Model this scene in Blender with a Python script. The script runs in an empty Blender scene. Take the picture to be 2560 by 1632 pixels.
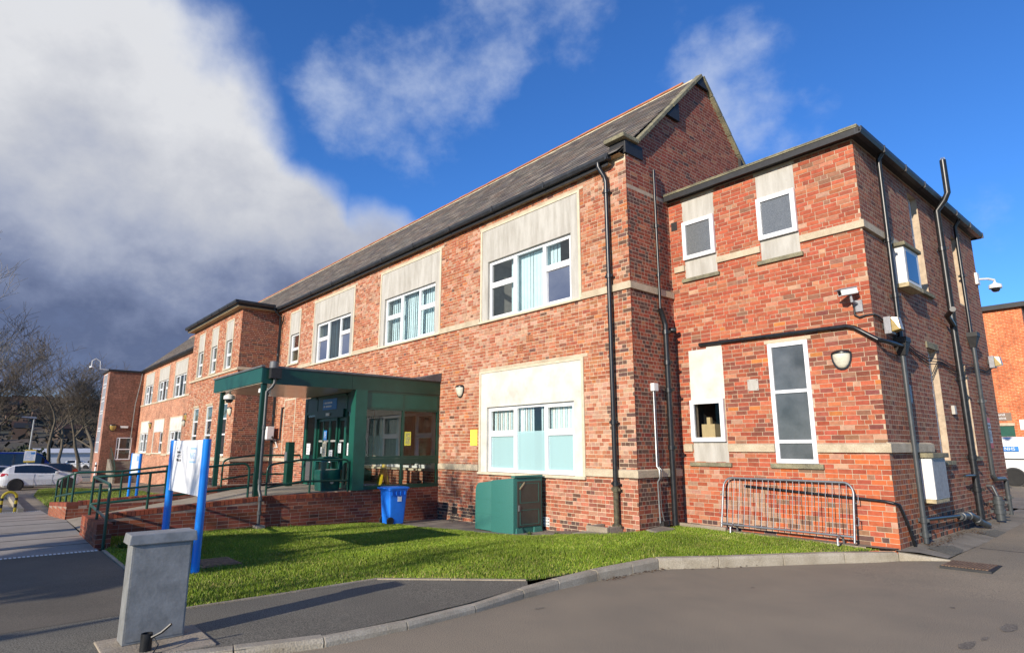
import bpy, bmesh, math, random
import numpy as np
from mathutils import Vector, Matrix
from mathutils.geometry import delaunay_2d_cdt
random.seed(7)
RNG = np.random.default_rng(11)
S = bpy.context.scene
C = S.collection
rad = math.radians

# ------------------------------------------------------------------ camera
cam_d = bpy.data.cameras.new('camera'); cam = bpy.data.objects.new('camera', cam_d); C.objects.link(cam)
S.camera = cam
cam_d.sensor_fit = 'HORIZONTAL'; cam_d.sensor_width = 36.0
cam_d.lens = 36.0 * 1509.7 / 2560.0
cam_d.clip_start = 0.05; cam_d.clip_end = 5000
CAMP = Vector((0, 0, 1.56))
YAW, PITCH = rad(49.084), rad(11.27)
_f = Vector((-math.sin(YAW) * math.cos(PITCH), math.cos(YAW) * math.cos(PITCH), math.sin(PITCH)))
_r = _f.cross(Vector((0, 0, 1))).normalized(); _u = _r.cross(_f)
cam.matrix_world = Matrix(((_r.x, _u.x, -_f.x, 0), (_r.y, _u.y, -_f.y, 0), (_r.z, _u.z, -_f.z, CAMP.z), (0, 0, 0, 1)))

# ------------------------------------------------------------------ sun, sky
SUN_EL, SUN_AZ = rad(19.0), rad(11.5)          # sun stands over -Y, 10 degrees towards +X
sun_dir = Vector((math.sin(SUN_AZ) * math.cos(SUN_EL), -math.cos(SUN_AZ) * math.cos(SUN_EL), math.sin(SUN_EL)))
sl = bpy.data.lights.new('sun', 'SUN'); sl.energy = 5.0; sl.angle = rad(0.53); sl.color = (1.0, 0.89, 0.74)
sun = bpy.data.objects.new('sun', sl); C.objects.link(sun)
sun.rotation_euler = sun_dir.to_track_quat('Z', 'Y').to_euler(); sun.location = sun_dir * 60
W = bpy.data.worlds.new('World'); S.world = W; W.use_nodes = True
wn = W.node_tree; wn.nodes.clear()
def wN(t, **k):
    n = wn.nodes.new(t)
    for a, v in k.items(): setattr(n, a, v)
    return n
wl = wn.links.new
out = wN('ShaderNodeOutputWorld')
sky = wN('ShaderNodeTexSky', sky_type='NISHITA', sun_disc=False)
sky.sun_elevation = SUN_EL; sky.sun_rotation = rad(170); sky.air_density = 1.0; sky.dust_density = 0.15; sky.ozone_density = 2.6
hs = wN('ShaderNodeHueSaturation'); hs.inputs['Saturation'].default_value = 1.05; hs.inputs['Value'].default_value = 1.0
wl(sky.outputs[0], hs.inputs['Color'])
tint = wN('ShaderNodeVectorMath', operation='MULTIPLY'); tint.inputs[1].default_value = (.62, 1.18, 1.95)
wl(hs.outputs[0], tint.inputs[0])
bg_sky = wN('ShaderNodeBackground'); bg_sky.inputs['Strength'].default_value = 0.078
wl(tint.outputs[0], bg_sky.inputs['Color'])
tc = wN('ShaderNodeTexCoord')
def wmath(op, a, b=None, c=None, clamp=False):
    n = wN('ShaderNodeMath', operation=op); n.use_clamp = clamp
    for i, v in enumerate((a, b, c)):
        if v is None: continue
        if isinstance(v, (int, float)): n.inputs[i].default_value = v
        else: wl(v, n.inputs[i])
    return n.outputs[0]
def wmap(v, a, b, c, d, interp='SMOOTHSTEP'):
    n = wN('ShaderNodeMapRange', interpolation_type=interp)
    wl(v, n.inputs[0])
    for i, q in enumerate((a, b, c, d)): n.inputs[1 + i].default_value = q
    return n.outputs[0]
DIR = tc.outputs['Generated']
def blob(d, deg_in, deg_out, amp):
    n = wN('ShaderNodeVectorMath', operation='DOT_PRODUCT'); wl(DIR, n.inputs[0]); n.inputs[1].default_value = Vector(d).normalized()
    return wmap(n.outputs['Value'], math.cos(rad(deg_out)), math.cos(rad(deg_in)), 0.0, amp)
def wnoise(scale, detail, rough, dist, stretch=(1, 1, 1), off=(0, 0, 0)):
    m = wN('ShaderNodeMapping'); wl(DIR, m.inputs[0]); m.inputs['Scale'].default_value = stretch; m.inputs['Location'].default_value = off
    n = wN('ShaderNodeTexNoise'); wl(m.outputs[0], n.inputs['Vector'])
    n.inputs['Scale'].default_value = scale; n.inputs['Detail'].default_value = detail
    n.inputs['Roughness'].default_value = rough; n.inputs['Distortion'].default_value = dist
    return n.outputs['Fac']
def wsum(l):
    r = l[0]
    for q in l[1:]: r = wmath('MAXIMUM', r, q)
    return r
sep = wN('ShaderNodeSeparateXYZ'); wl(DIR, sep.inputs[0]); EL = sep.outputs['Z']
n1 = wnoise(3.4, 9, 0.55, 0.0)
n2 = wnoise(5.5, 9, 0.58, 0.0, (1, 1, 1.25), (3, 1, 2))
# the cumulus bank over the west
bank = wsum([blob((-.88, -.26, .48), 11, 25, 1.0), blob((-.922, -.02, .387), 10, 23, 1.0), blob((-.94, .13, .33), 6, 15, 1.0),
             blob((-.95, .26, .22), 7, 16, 1.0), blob((-.985, .04, .15), 9, 19, 1.0), blob((-.90, .38, .22), 3, 12, .85),
             blob((-.9, -.45, .3), 14, 30, 1.0), blob((-.86, .45, .30), 1, 8, .66)])
dens = wmath('ADD', bank, wmath('MULTIPLY', wmath('SUBTRACT', n1, 0.5), 1.5))
low = wmap(EL, 0.03, 0.085, 0.0, 1.0)
f_bank = wmath('MULTIPLY', wmap(dens, 0.28, 0.78, 0.0, 1.0), low)
# high wisps
wis = wsum([blob((-.743, .382, .55), 2, 13, .76), blob((-.385, .765, .515), 1, 9, .95), blob((-.33, .83, .45), 1, 6, .7), blob((-.663, .434, .63), 3, 12, .66),
            blob((-.44, .62, .68), 2, 12, .58), blob((-.2, .9, .30), 1, 8, .45), blob((.1, .97, .16), 3, 12, .7), blob((-.03, .99, .12), 2, 8, .7),
            blob((-.70, .48, .50), 1, 8, .45)])
dw = wmath('ADD', wis, wmath('MULTIPLY', wmath('SUBTRACT', n2, 0.5), 2.6))
f_wis = wmath('MULTIPLY', wmap(dw, 0.45, 1.35, 0.0, 0.80), 0.85)
# general scattered cloud elsewhere (outside the frame the sky goes on alike)
behind = wmap(sep.outputs['Y'], 0.0, -0.35, 0.0, 1.0)
f_gen = wmath('MULTIPLY', wmath('MULTIPLY', wmap(n1, 0.53, 0.66, 0.0, 0.7), low), behind)
f_all = wmath('MINIMUM', wmath('MAXIMUM', wmath('MAXIMUM', f_bank, f_wis), f_gen), 0.98)
ramp = wN('ShaderNodeValToRGB'); cr = ramp.color_ramp
eln = wmath('ADD', EL, wmath('MULTIPLY', wmath('SUBTRACT', n2, 0.5), 0.42))
wl(eln, ramp.inputs[0])
stops = [(0.02, (.36, .50, .78)), (0.075, (.17, .225, .39)), (0.15, (.125, .16, .28)), (0.215, (.23, .275, .42)), (0.29, (.42, .46, .58)), (0.38, (.60, .62, .68)), (0.47, (.78, .79, .82)), (0.7, (.80, .82, .86))]
while len(cr.elements) < len(stops): cr.elements.new(0.5)
for e, (p, c) in zip(cr.elements, stops): e.position = p; e.color = (*c, 1)
wcol = wN('ShaderNodeMixRGB'); wcol.inputs[2].default_value = (.66, .74, .90, 1)
wl(wmath('MULTIPLY', wmath('SUBTRACT', 1.0, f_bank), 1.0), wcol.inputs[0]); wl(ramp.outputs[0], wcol.inputs[1])
bg_cl = wN('ShaderNodeBackground'); bg_cl.inputs['Strength'].default_value = 0.76; wl(wcol.outputs[0], bg_cl.inputs['Color'])
mx = wN('ShaderNodeMixShader'); wl(f_all, mx.inputs[0]); wl(bg_sky.outputs[0], mx.inputs[1]); wl(bg_cl.outputs[0], mx.inputs[2])
wl(mx.outputs[0], out.inputs['Surface'])

S.view_settings.view_transform = 'Standard'; S.view_settings.look = 'None'
S.view_settings.exposure = 0.35; S.view_settings.gamma = 1.0; S.view_settings.use_curve_mapping = False
S.render.engine = 'CYCLES'
S.cycles.max_bounces = 8; S.cycles.transparent_max_bounces = 12
S.cycles.use_denoising = True

# ------------------------------------------------------------------ materials
MATS = {}
def nodes(name):
    m = bpy.data.materials.new(name); m.use_nodes = True
    t = m.node_tree; b = t.nodes['Principled BSDF']
    MATS[name] = m
    return m, t, b
def pm(name, col, rough=.6, var=.12, scale=6.0, bump=0.0, bscale=60.0, metal=0.0, spec=.5, col2=None, detail=5, stretch=(1, 1, 1), coat=0.0, lo=.35, hi=.65, fine=0.0, fscale=220.0):
    m, t, b = nodes(name)
    N, L = t.nodes, t.links
    g = N.new('ShaderNodeNewGeometry'); mp = N.new('ShaderNodeMapping'); mp.inputs['Scale'].default_value = stretch
    L.new(g.outputs['Position'], mp.inputs[0])
    n = N.new('ShaderNodeTexNoise'); n.inputs['Scale'].default_value = scale; n.inputs['Detail'].default_value = detail; n.inputs['Roughness'].default_value = .6
    L.new(mp.outputs[0], n.inputs['Vector'])
    mr = N.new('ShaderNodeMapRange'); L.new(n.outputs['Fac'], mr.inputs[0]); mr.inputs[1].default_value = lo; mr.inputs[2].default_value = hi
    mix = N.new('ShaderNodeMixRGB'); L.new(mr.outputs[0], mix.inputs[0])
    if col2 is None:
        c1 = tuple(max(0, c * (1 - var)) for c in col); c2 = tuple(min(1, c * (1 + var)) for c in col)
    else: c1, c2 = col, col2
    mix.inputs[1].default_value = (*c1, 1); mix.inputs[2].default_value = (*c2, 1)
    o = mix.outputs[0]
    if fine > 0:
        n3 = N.new('ShaderNodeTexNoise'); n3.inputs['Scale'].default_value = fscale; n3.inputs['Detail'].default_value = 2
        L.new(mp.outputs[0], n3.inputs['Vector'])
        m3 = N.new('ShaderNodeMapRange'); L.new(n3.outputs['Fac'], m3.inputs[0]); m3.inputs[1].default_value = .3; m3.inputs[2].default_value = .7
        m3.inputs[3].default_value = 1 - fine; m3.inputs[4].default_value = 1 + fine
        mm = N.new('ShaderNodeVectorMath'); mm.operation = 'SCALE'; L.new(o, mm.inputs[0]); L.new(m3.outputs[0], mm.inputs['Scale']); o = mm.outputs[0]
    L.new(o, b.inputs['Base Color'])
    b.inputs['Roughness'].default_value = rough; b.inputs['Metallic'].default_value = metal; b.inputs['Specular IOR Level'].default_value = spec
    if coat: b.inputs['Coat Weight'].default_value = coat; b.inputs['Coat Roughness'].default_value = .08
    if bump > 0:
        n2_ = N.new('ShaderNodeTexNoise'); n2_.inputs['Scale'].default_value = bscale; n2_.inputs['Detail'].default_value = 4
        L.new(mp.outputs[0], n2_.inputs['Vector'])
        bp = N.new('ShaderNodeBump'); bp.inputs['Strength'].default_value = bump; bp.inputs['Distance'].default_value = .02
        L.new(n2_.outputs['Fac'], bp.inputs['Height']); L.new(bp.outputs[0], b.inputs['Normal'])
    return m
def attr_mat(name, rough=.85, bump=.012, bscale=70, vs=14, va=.22, spec=.3, attr='col', speck=None):
    m, t, b = nodes(name); N, L = t.nodes, t.links
    a = N.new('ShaderNodeAttribute'); a.attribute_name = attr
    g = N.new('ShaderNodeNewGeometry')
    n = N.new('ShaderNodeTexNoise'); n.inputs['Scale'].default_value = vs; n.inputs['Detail'].default_value = 6; n.inputs['Roughness'].default_value = .65
    L.new(g.outputs['Position'], n.inputs['Vector'])
    mr = N.new('ShaderNodeMapRange'); L.new(n.outputs['Fac'], mr.inputs[0]); mr.inputs[1].default_value = .3; mr.inputs[2].default_value = .7
    mr.inputs[3].default_value = 1 - va; mr.inputs[4].default_value = 1 + va
    mm = N.new('ShaderNodeVectorMath'); mm.operation = 'SCALE'; L.new(a.outputs['Color'], mm.inputs[0]); L.new(mr.outputs[0], mm.inputs['Scale'])
    o = mm.outputs[0]
    if speck:
        v = N.new('ShaderNodeTexNoise'); v.inputs['Scale'].default_value = speck[0]; v.inputs['Detail'].default_value = 5; v.inputs['Roughness'].default_value = .7
        L.new(g.outputs['Position'], v.inputs['Vector'])
        r2 = N.new('ShaderNodeMapRange'); L.new(v.outputs['Fac'], r2.inputs[0]); r2.inputs[1].default_value = speck[1]; r2.inputs[2].default_value = speck[2]; r2.inputs[4].default_value = speck[3]
        mx_ = N.new('ShaderNodeMixRGB'); L.new(r2.outputs[0], mx_.inputs[0]); L.new(o, mx_.inputs[1]); mx_.inputs[2].default_value = (*speck[4], 1); o = mx_.outputs[0]
    L.new(o, b.inputs['Base Color']); b.inputs['Roughness'].default_value = rough; b.inputs['Specular IOR Level'].default_value = spec
    if bump:
        n2_ = N.new('ShaderNodeTexNoise'); n2_.inputs['Scale'].default_value = bscale; n2_.inputs['Detail'].default_value = 5
        L.new(g.outputs['Position'], n2_.inputs['Vector'])
        bp = N.new('ShaderNodeBump'); bp.inputs['Strength'].default_value = bump; bp.inputs['Distance'].default_value = .0025
        L.new(n2_.outputs['Fac'], bp.inputs['Height']); L.new(bp.outputs[0], b.inputs['Normal'])
    return m
def glass_mat(name, tint=(.86, .9, .9), ior=1.75, rough=0.0, frost=None):
    m, t, b = nodes(name); N, L = t.nodes, t.links; N.remove(b)
    o = N['Material Output']
    fr = N.new('ShaderNodeFresnel'); fr.inputs['IOR'].default_value = ior
    gl = N.new('ShaderNodeBsdfGlossy'); gl.inputs['Roughness'].default_value = rough
    if frost:
        tr = N.new('ShaderNodeMixShader'); tr.inputs[0].default_value = frost[0]
        a = N.new('ShaderNodeBsdfTransparent'); a.inputs[0].default_value = (*tint, 1)
        tl = N.new('ShaderNodeBsdfDiffuse'); tl.inputs[0].default_value = (*frost[1], 1)
        L.new(a.outputs[0], tr.inputs[1]); L.new(tl.outputs[0], tr.inputs[2])
    else:
        tr = N.new('ShaderNodeBsdfTransparent'); tr.inputs[0].default_value = (*tint, 1)
    nz = N.new('ShaderNodeTexNoise'); nz.inputs['Scale'].default_value = 1.3; nz.inputs['Detail'].default_value = 1
    bp = N.new('ShaderNodeBump'); bp.inputs['Strength'].default_value = .03; bp.inputs['Distance'].default_value = .05
    g = N.new('ShaderNodeNewGeometry'); L.new(g.outputs['Position'], nz.inputs['Vector']); L.new(nz.outputs['Fac'], bp.inputs['Height']); L.new(bp.outputs[0], gl.inputs['Normal'])
    mx_ = N.new('ShaderNodeMixShader'); L.new(fr.outputs[0], mx_.inputs[0]); L.new(tr.outputs[0], mx_.inputs[1]); L.new(gl.outputs[0], mx_.inputs[2])
    L.new(mx_.outputs[0], o.inputs['Surface'])
    return m
def obscure_mat(name, col=(.13, .14, .145)):
    m = pm(name, col, rough=.22, var=.30, scale=70, bump=.10, bscale=80, spec=.6)
    return m

M_brick = attr_mat('brick', speck=(4.0, .58, .80, .30, (.60, .44, .33)))
M_brick_w = attr_mat('brick_weathered', speck=(4.0, .64, .84, .25, (.52, .36, .27)))
M_brick_new = attr_mat('brick_smooth', rough=.75, va=.15)
M_mortar = pm('mortar_cream', (0.570, 0.460, 0.327), rough=.95, var=.14, scale=9)
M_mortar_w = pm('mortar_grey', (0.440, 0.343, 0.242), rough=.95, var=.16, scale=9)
M_mortar_r = pm('mortar_ramp', (.28, .20, .15), rough=.95, var=.2, scale=9)
M_slate = attr_mat('slate', rough=.78, bump=.08, bscale=30, vs=9, va=.25, spec=.25, speck=(3.5, .60, .72, .55, (.36, .35, .27)))
M_stone = pm('sandstone', (0.396, 0.327, 0.224), rough=.9, scale=3.5, bump=.4, bscale=40, col2=(0.533, 0.447, 0.318), fine=.14, fscale=60)
M_stone_d = pm('mossy_stone', (.13, .12, .085), rough=.95, scale=4, bump=.6, bscale=35, col2=(.27, .245, .15), fine=.25, fscale=50)
M_conc = pm('render_panel', (.325, .305, .262), rough=.92, scale=2.6, bump=.06, bscale=40, lo=.28, hi=.62, col2=(0.462, 0.445, 0.399), fine=.05, fscale=50, stretch=(2.6, 2.6, .45))
M_white_pan = pm('render_panel_cream', (.47, .445, .38), rough=.85, scale=2.6, bump=.04, bscale=40, lo=.25, hi=.6, col2=(0.626, 0.607, 0.543), fine=.03)
M_cream = pm('cream_trim', (0.546, 0.484, 0.352), rough=.7, var=.1, scale=6)
M_upvc = pm('white_plastic', (0.736, 0.745, 0.754), rough=.3, var=.02, scale=3, spec=.5)
M_wpaint = pm('white_paint', (0.684, 0.684, 0.657), rough=.5, var=.05, scale=8, bump=.1)
M_black = pm('black_paint', (.012, .013, .015), rough=.34, var=.4, scale=14, spec=.5)
M_blackd = pm('black_matt', (.016, .016, .017), rough=.6, var=.3, scale=10)
M_gutter = pm('black_gutter', (.022, .024, .027), rough=.45, var=.35, scale=5)
M_grey_pipe = pm('grey_plastic', (.050, .056, .060), rough=.42, var=.15, scale=8)
M_rust = pm('weathered_iron', (.035, .032, .02), rough=.7, scale=15, col2=(.11, .095, .05), bump=.4)
M_green = pm('green_coating', (0.007, 0.076, 0.052), rough=.35, var=.12, scale=3, spec=.5)
M_green_d = pm('green_coating_dark', (0.006, 0.048, 0.032), rough=.3, var=.12, scale=4, spec=.5)
M_teal = pm('teal_fascia', (0.009, 0.078, 0.068), rough=.45, var=.10, scale=2.2)
M_lead = pm('lead_edge', (.11, .115, .12), rough=.55, var=.2, scale=6)
M_soffit = pm('soffit_board', (.42, .38, .28), rough=.22, var=.06, scale=2, spec=.6)
M_glass = glass_mat('window_glass', tint=(.92, .95, .95), ior=2.0)
M_glass_c = glass_mat('thin_glass', tint=(.8, .82, .82), ior=1.25)
M_glass_d = glass_mat('lobby_glass', tint=(.80, .84, .83), ior=1.7)
M_frost = glass_mat('frosted_glass', tint=(.7, .9, .9), ior=1.55, rough=.15, frost=(.75, (.40, .60, .61)))
M_obsc = obscure_mat('obscured_glass')
M_obsc2 = pm('obscured_glass_plain', (.055, .062, .064), rough=.16, var=.35, scale=1.6, spec=.6, col2=(.115, .125, .13))
M_dkglass = pm('dark_glass', (.012, .015, .018), rough=.06, var=.3, scale=2, spec=.9)
M_room = pm('room_wall', (.50, .50, .47), rough=.9, var=.1)
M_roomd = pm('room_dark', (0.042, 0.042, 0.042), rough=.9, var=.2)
M_blind = pm('blue_blind', (.56, .72, .78), rough=.8, var=.05)
M_blind2 = pm('white_blind', (.78, .79, .76), rough=.8, var=.05)
M_blindb = pm('grey_blind', (.42, .48, .52), rough=.8, var=.1)
M_curt = pm('beige_curtain', (.45, .43, .33), rough=.9, var=.12, scale=3, stretch=(6, 6, .2))
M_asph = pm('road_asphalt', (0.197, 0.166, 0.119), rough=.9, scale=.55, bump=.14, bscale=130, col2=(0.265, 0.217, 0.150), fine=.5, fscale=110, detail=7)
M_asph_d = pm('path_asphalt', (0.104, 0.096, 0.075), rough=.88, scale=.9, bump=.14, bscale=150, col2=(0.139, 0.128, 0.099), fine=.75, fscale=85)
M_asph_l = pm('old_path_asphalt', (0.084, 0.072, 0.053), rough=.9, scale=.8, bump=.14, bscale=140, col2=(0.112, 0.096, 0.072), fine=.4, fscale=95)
M_kerb = pm('kerb_concrete', (0.269, 0.231, 0.168), rough=.93, scale=2.5, bump=.5, bscale=60, col2=(0.386, 0.344, 0.269), fine=.18, fscale=70)
M_pave = pm('paving_concrete', (.155, .135, .105), rough=.95, scale=2.0, bump=.4, bscale=50, col2=(.25, .22, .175), fine=.2, fscale=60)
M_slab = pm('ramp_concrete', (0.240, 0.212, 0.180), rough=.93, scale=1.2, bump=.3, bscale=60, col2=(0.304, 0.276, 0.240), fine=.15, fscale=80)
M_pad = pm('pad_concrete', (0.255, 0.212, 0.153), rough=.95, scale=3, bump=.4, bscale=60, col2=(0.340, 0.289, 0.221), fine=.2, fscale=70)
M_galv = pm('galvanised_steel', (.20, .205, .20), rough=.5, scale=7, bump=.1, bscale=30, col2=(.29, .295, .29), metal=.25, fine=.06, fscale=40)
M_galv_b = pm('galvanised_tube', (0.252, 0.270, 0.282), rough=.42, var=.15, scale=12, metal=.6)
M_soil = pm('lawn_soil', (.045, .055, .018), rough=1, scale=3, col2=(.075, .085, .028), fine=.3, fscale=40)
M_grass = attr_mat('grass_blade', rough=.55, bump=0, vs=.9, va=.38, spec=.3)
M_bluep = pm('blue_post', (.004, .20, .70), rough=.25, var=.05, scale=3, spec=.6)
M_bluebin = pm('blue_bin', (.012, .17, .72), rough=.45, var=.08, scale=8)
M_signw = pm('sign_white', (0.736, 0.754, 0.773), rough=.3, var=.02)
M_nhsb = pm('logo_blue', (.03, .20, .55), rough=.4, var=.03)
M_nhsl = pm('logo_pale_blue', (.30, .50, .75), rough=.4, var=.03)
M_ink = pm('print_dark', (.05, .05, .06), rough=.6, var=.1)
M_inkg = pm('print_grey', (.28, .29, .32), rough=.6, var=.1)
M_red = pm('sign_red', (.42, .02, .02), rough=.45, var=.08)
M_signg = pm('sign_grey', (.30, .33, .39), rough=.45, var=.05)
M_yellow = pm('notice_yellow', (.82, .78, .08), rough=.6, var=.05)
M_yel = pm('yellow_paint', (.62, .45, .02), rough=.5, var=.15, scale=20)
M_yelline = pm('yellow_line', (.60, .46, .16), rough=.85, var=.25, scale=14)
M_whiteline = pm('white_line', (.55, .55, .53), rough=.85, var=.2, scale=14)
M_lens = pm('lamp_lens', (.62, .60, .48), rough=.18, var=.12, scale=10, spec=.7)
M_lensy = pm('lamp_lens_yellowed', (.34, .235, .06), rough=.2, var=.15, scale=14, spec=.7)
M_loc = pm('locker_green', (0.029, 0.154, 0.127), rough=.62, var=.12, scale=60, bump=.35, bscale=160)
M_locd = pm('locker_door', (.035, .050, .045), rough=.3, var=.15, scale=5, spec=.6)
M_litter = pm('litter_bin_green', (.004, .075, .062), rough=.28, var=.1, scale=6, spec=.6)
M_terra = pm('terracotta', (.42, .155, .065), rough=.85, var=.22, scale=5, bump=.3)
M_bed = pm('ridge_mortar', (.50, .44, .30), rough=.95, var=.25, scale=6, bump=.5)
M_tyre = pm('tyre', (.014, .014, .014), rough=.8, var=.2)
M_rim = pm('alloy', (.45, .46, .48), rough=.3, var=.08, metal=.7)
M_carw = pm('car_white', (0.702, 0.711, 0.720), rough=.25, var=.01, coat=.8)
M_cars = pm('car_silver', (.42, .45, .50), rough=.28, var=.03, coat=.8, metal=.3)
M_card = pm('car_dark', (.012, .013, .016), rough=.25, var=.1, coat=.8)
M_carb = pm('car_navy', (.006, .018, .13), rough=.25, var=.05, coat=.8)
M_tail = pm('tail_light', (.45, .01, .012), rough=.15, var=.1, spec=.8)
M_head = pm('head_light', (.55, .57, .60), rough=.12, var=.1, spec=.9)
M_bark = pm('bark', (.075, .062, .046), rough=.95, scale=6, col2=(.13, .11, .08), bump=.5, bscale=30)
M_twig = pm('twig', (0.105, 0.084, 0.062), rough=.95, var=.25, scale=3)
M_birch = pm('pale_twig', (.28, .25, .21), rough=.95, var=.2, scale=3)
M_leaf_d = pm('evergreen', (.018, .032, .012), rough=.9, scale=3, col2=(.045, .06, .022))
M_hill = pm('hillside', (.030, .034, .020), rough=1, scale=.02, col2=(.085, .060, .040), detail=9, lo=.4, hi=.6)
M_hw = pm('house_wall', (0.114, 0.072, 0.053), rough=.9, var=.2, scale=.05)
M_hr = pm('house_roof', (0.063, 0.030, 0.022), rough=.9, var=.3, scale=.05)
M_hww = pm('house_white', (0.360, 0.348, 0.324), rough=.9, var=.08)
M_dirt = pm('leaf_litter', (.05, .03, .018), rough=1, scale=18, col2=(.13, .075, .04))
M_iron = pm('rusty_iron', (.12, .07, .04), rough=.85, scale=12, col2=(.24, .15, .095), bump=.4, bscale=80)
M_fence = pm('fence_grey', (.18, .18, .17), rough=.8, var=.2)
M_cladw = pm('white_cladding', (.50, .51, .53), rough=.6, var=.1, scale=.5)
M_wood = pm('aged_timber', (.40, .33, .20), rough=.9, var=.25, scale=14, bump=.3)
M_tape = pm('grey_coating_and_shade', (.26, .265, .28), rough=.5, var=.15, scale=14, bump=.3)
M_cardb = pm('cardboard', (.55, .42, .22), rough=.9, var=.08)

# ------------------------------------------------------------------ mesh helpers
def wloc(o):
    v = Vector((0, 0, 0))
    while o is not None: v += o.location; o = o.parent
    return v
class MB:
    def __init__(s): s.v = []; s.f = []; s.m = []
    def add(s, vs, fs, mi=0):
        b = len(s.v); s.v += [tuple(p) for p in vs]
        for f in fs: s.f.append(tuple(b + i for i in f)); s.m.append(mi)
        return s
    def box(s, x0, x1, y0, y1, z0, z1, mi=0):
        x0, x1 = min(x0, x1), max(x0, x1); y0, y1 = min(y0, y1), max(y0, y1); z0, z1 = min(z0, z1), max(z0, z1)
        return s.add([(x0, y0, z0), (x1, y0, z0), (x1, y1, z0), (x0, y1, z0), (x0, y0, z1), (x1, y0, z1), (x1, y1, z1), (x0, y1, z1)],
                     [(0, 3, 2, 1), (4, 5, 6, 7), (0, 1, 5, 4), (1, 2, 6, 5), (2, 3, 7, 6), (3, 0, 4, 7)], mi)
    def hexa(s, b4, t4, mi=0):
        return s.add(list(b4) + list(t4), [(0, 3, 2, 1), (4, 5, 6, 7), (0, 1, 5, 4), (1, 2, 6, 5), (2, 3, 7, 6), (3, 0, 4, 7)], mi)
    def cbox(s, c, ax, ay, az, mi=0):
        c = Vector(c); ax = Vector(ax); ay = Vector(ay); az = Vector(az)
        return s.hexa([c - ax - ay - az, c + ax - ay - az, c + ax + ay - az, c - ax + ay - az], [c - ax - ay + az, c + ax - ay + az, c + ax + ay + az, c - ax + ay + az], mi)
    def quad(s, a, b, c, d, mi=0): return s.add([a, b, c, d], [(0, 1, 2, 3)], mi)
    def prism(s, poly, d, mi=0):
        n = len(poly); d = Vector(d); p = [Vector(q) for q in poly]; t = [q + d for q in p]
        return s.add(p + t, [tuple(range(n - 1, -1, -1)), tuple(range(n, 2 * n))] + [(i, (i + 1) % n, n + (i + 1) % n, n + i) for i in range(n)], mi)
    def tube(s, path, r, n=10, cap=True, mi=0):
        P = [Vector(p) for p in path]; rs = r if isinstance(r, (list, tuple)) else [r] * len(P)
        up = None; rings = []
        for i, p in enumerate(P):
            t = (P[min(i + 1, len(P) - 1)] - P[max(i - 1, 0)]).normalized()
            if up is None: up = Vector((0, 0, 1)) if abs(t.z) < .9 else Vector((1, 0, 0))
            a = t.cross(up).normalized(); b = a.cross(t); up = b
            k = 1.0
            if 0 < i < len(P) - 1:
                ca = (P[i] - P[i - 1]).normalized().dot((P[i + 1] - P[i]).normalized()); k = 1 / max(.5, math.sqrt((1 + ca) / 2)) ** .5
            rings.append([p + (a * math.cos(q) + b * math.sin(q)) * rs[i] * k for q in [2 * math.pi * j / n for j in range(n)]])
        vs = [q for rg in rings for q in rg]; fs = []
        for i in range(len(P) - 1):
            for j in range(n): fs.append((i * n + j, i * n + (j + 1) % n, (i + 1) * n + (j + 1) % n, (i + 1) * n + j))
        if cap: fs.append(tuple(range(n))[::-1]); fs.append(tuple(range((len(P) - 1) * n, len(P) * n)))
        return s.add(vs, fs, mi)
    def lathe(s, prof, c=(0, 0, 0), axis='z', n=20, mi=0, a0=0, a1=2 * math.pi, sx=1, sy=1):
        full = abs(a1 - a0 - 2 * math.pi) < 1e-6; m = n if full else n + 1; vs = []
        for r, h in prof:
            for j in range(m):
                q = a0 + (a1 - a0) * j / n; x, y = r * math.cos(q) * sx, r * math.sin(q) * sy
                p = (x, y, h) if axis == 'z' else ((x, h, y) if axis == 'y' else (h, x, y))
                vs.append((c[0] + p[0], c[1] + p[1], c[2] + p[2]))
        fs = []
        for i in range(len(prof) - 1):
            for j in range(m if full else n): fs.append((i * m + j, i * m + (j + 1) % m, (i + 1) * m + (j + 1) % m, (i + 1) * m + j))
        if full: fs.append(tuple(range(m))[::-1]); fs.append(tuple(range((len(prof) - 1) * m, len(prof) * m)))
        return s.add(vs, fs, mi)
    def build(s, name, mats, parent=None, smooth=False, bevel=0.0, label=None):
        me = bpy.data.meshes.new(name)
        off = wloc(parent) if parent else Vector((0, 0, 0))
        me.from_pydata([(p[0] - off.x, p[1] - off.y, p[2] - off.z) for p in s.v], [], s.f)
        mats = mats if isinstance(mats, (list, tuple)) else [mats]
        for m in mats: me.materials.append(m)
        if len(mats) > 1: me.polygons.foreach_set('material_index', s.m)
        bm = bmesh.new(); bm.from_mesh(me); bmesh.ops.recalc_face_normals(bm, faces=bm.faces)
        if bevel:
            es = [e for e in bm.edges if len(e.link_faces) == 2 and e.calc_face_angle(0) > .6]
            bmesh.ops.bevel(bm, geom=es, offset=bevel, segments=2, affect='EDGES', profile=.6)
        bm.to_mesh(me); bm.free()
        if smooth:
            for p in me.polygons: p.use_smooth = True
            try: me.set_sharp_from_angle(angle=rad(42))
            except Exception: pass
        o = bpy.data.objects.new(name, me); C.objects.link(o)
        if parent: o.parent = parent
        if label: o['label'] = label
        return o
def thing(name, label, cat, loc=(0, 0, 0), group=None, rz=0):
    o = bpy.data.objects.new(name, None); C.objects.link(o); o.location = loc; o.rotation_euler = (0, 0, rz)
    o.empty_display_size = .1
    o['label'] = label; o['category'] = cat
    if group: o['group'] = group
    return o
def tag(o, label, cat, group=None):
    o['label'] = label; o['category'] = cat
    if group: o['group'] = group
    return o
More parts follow.
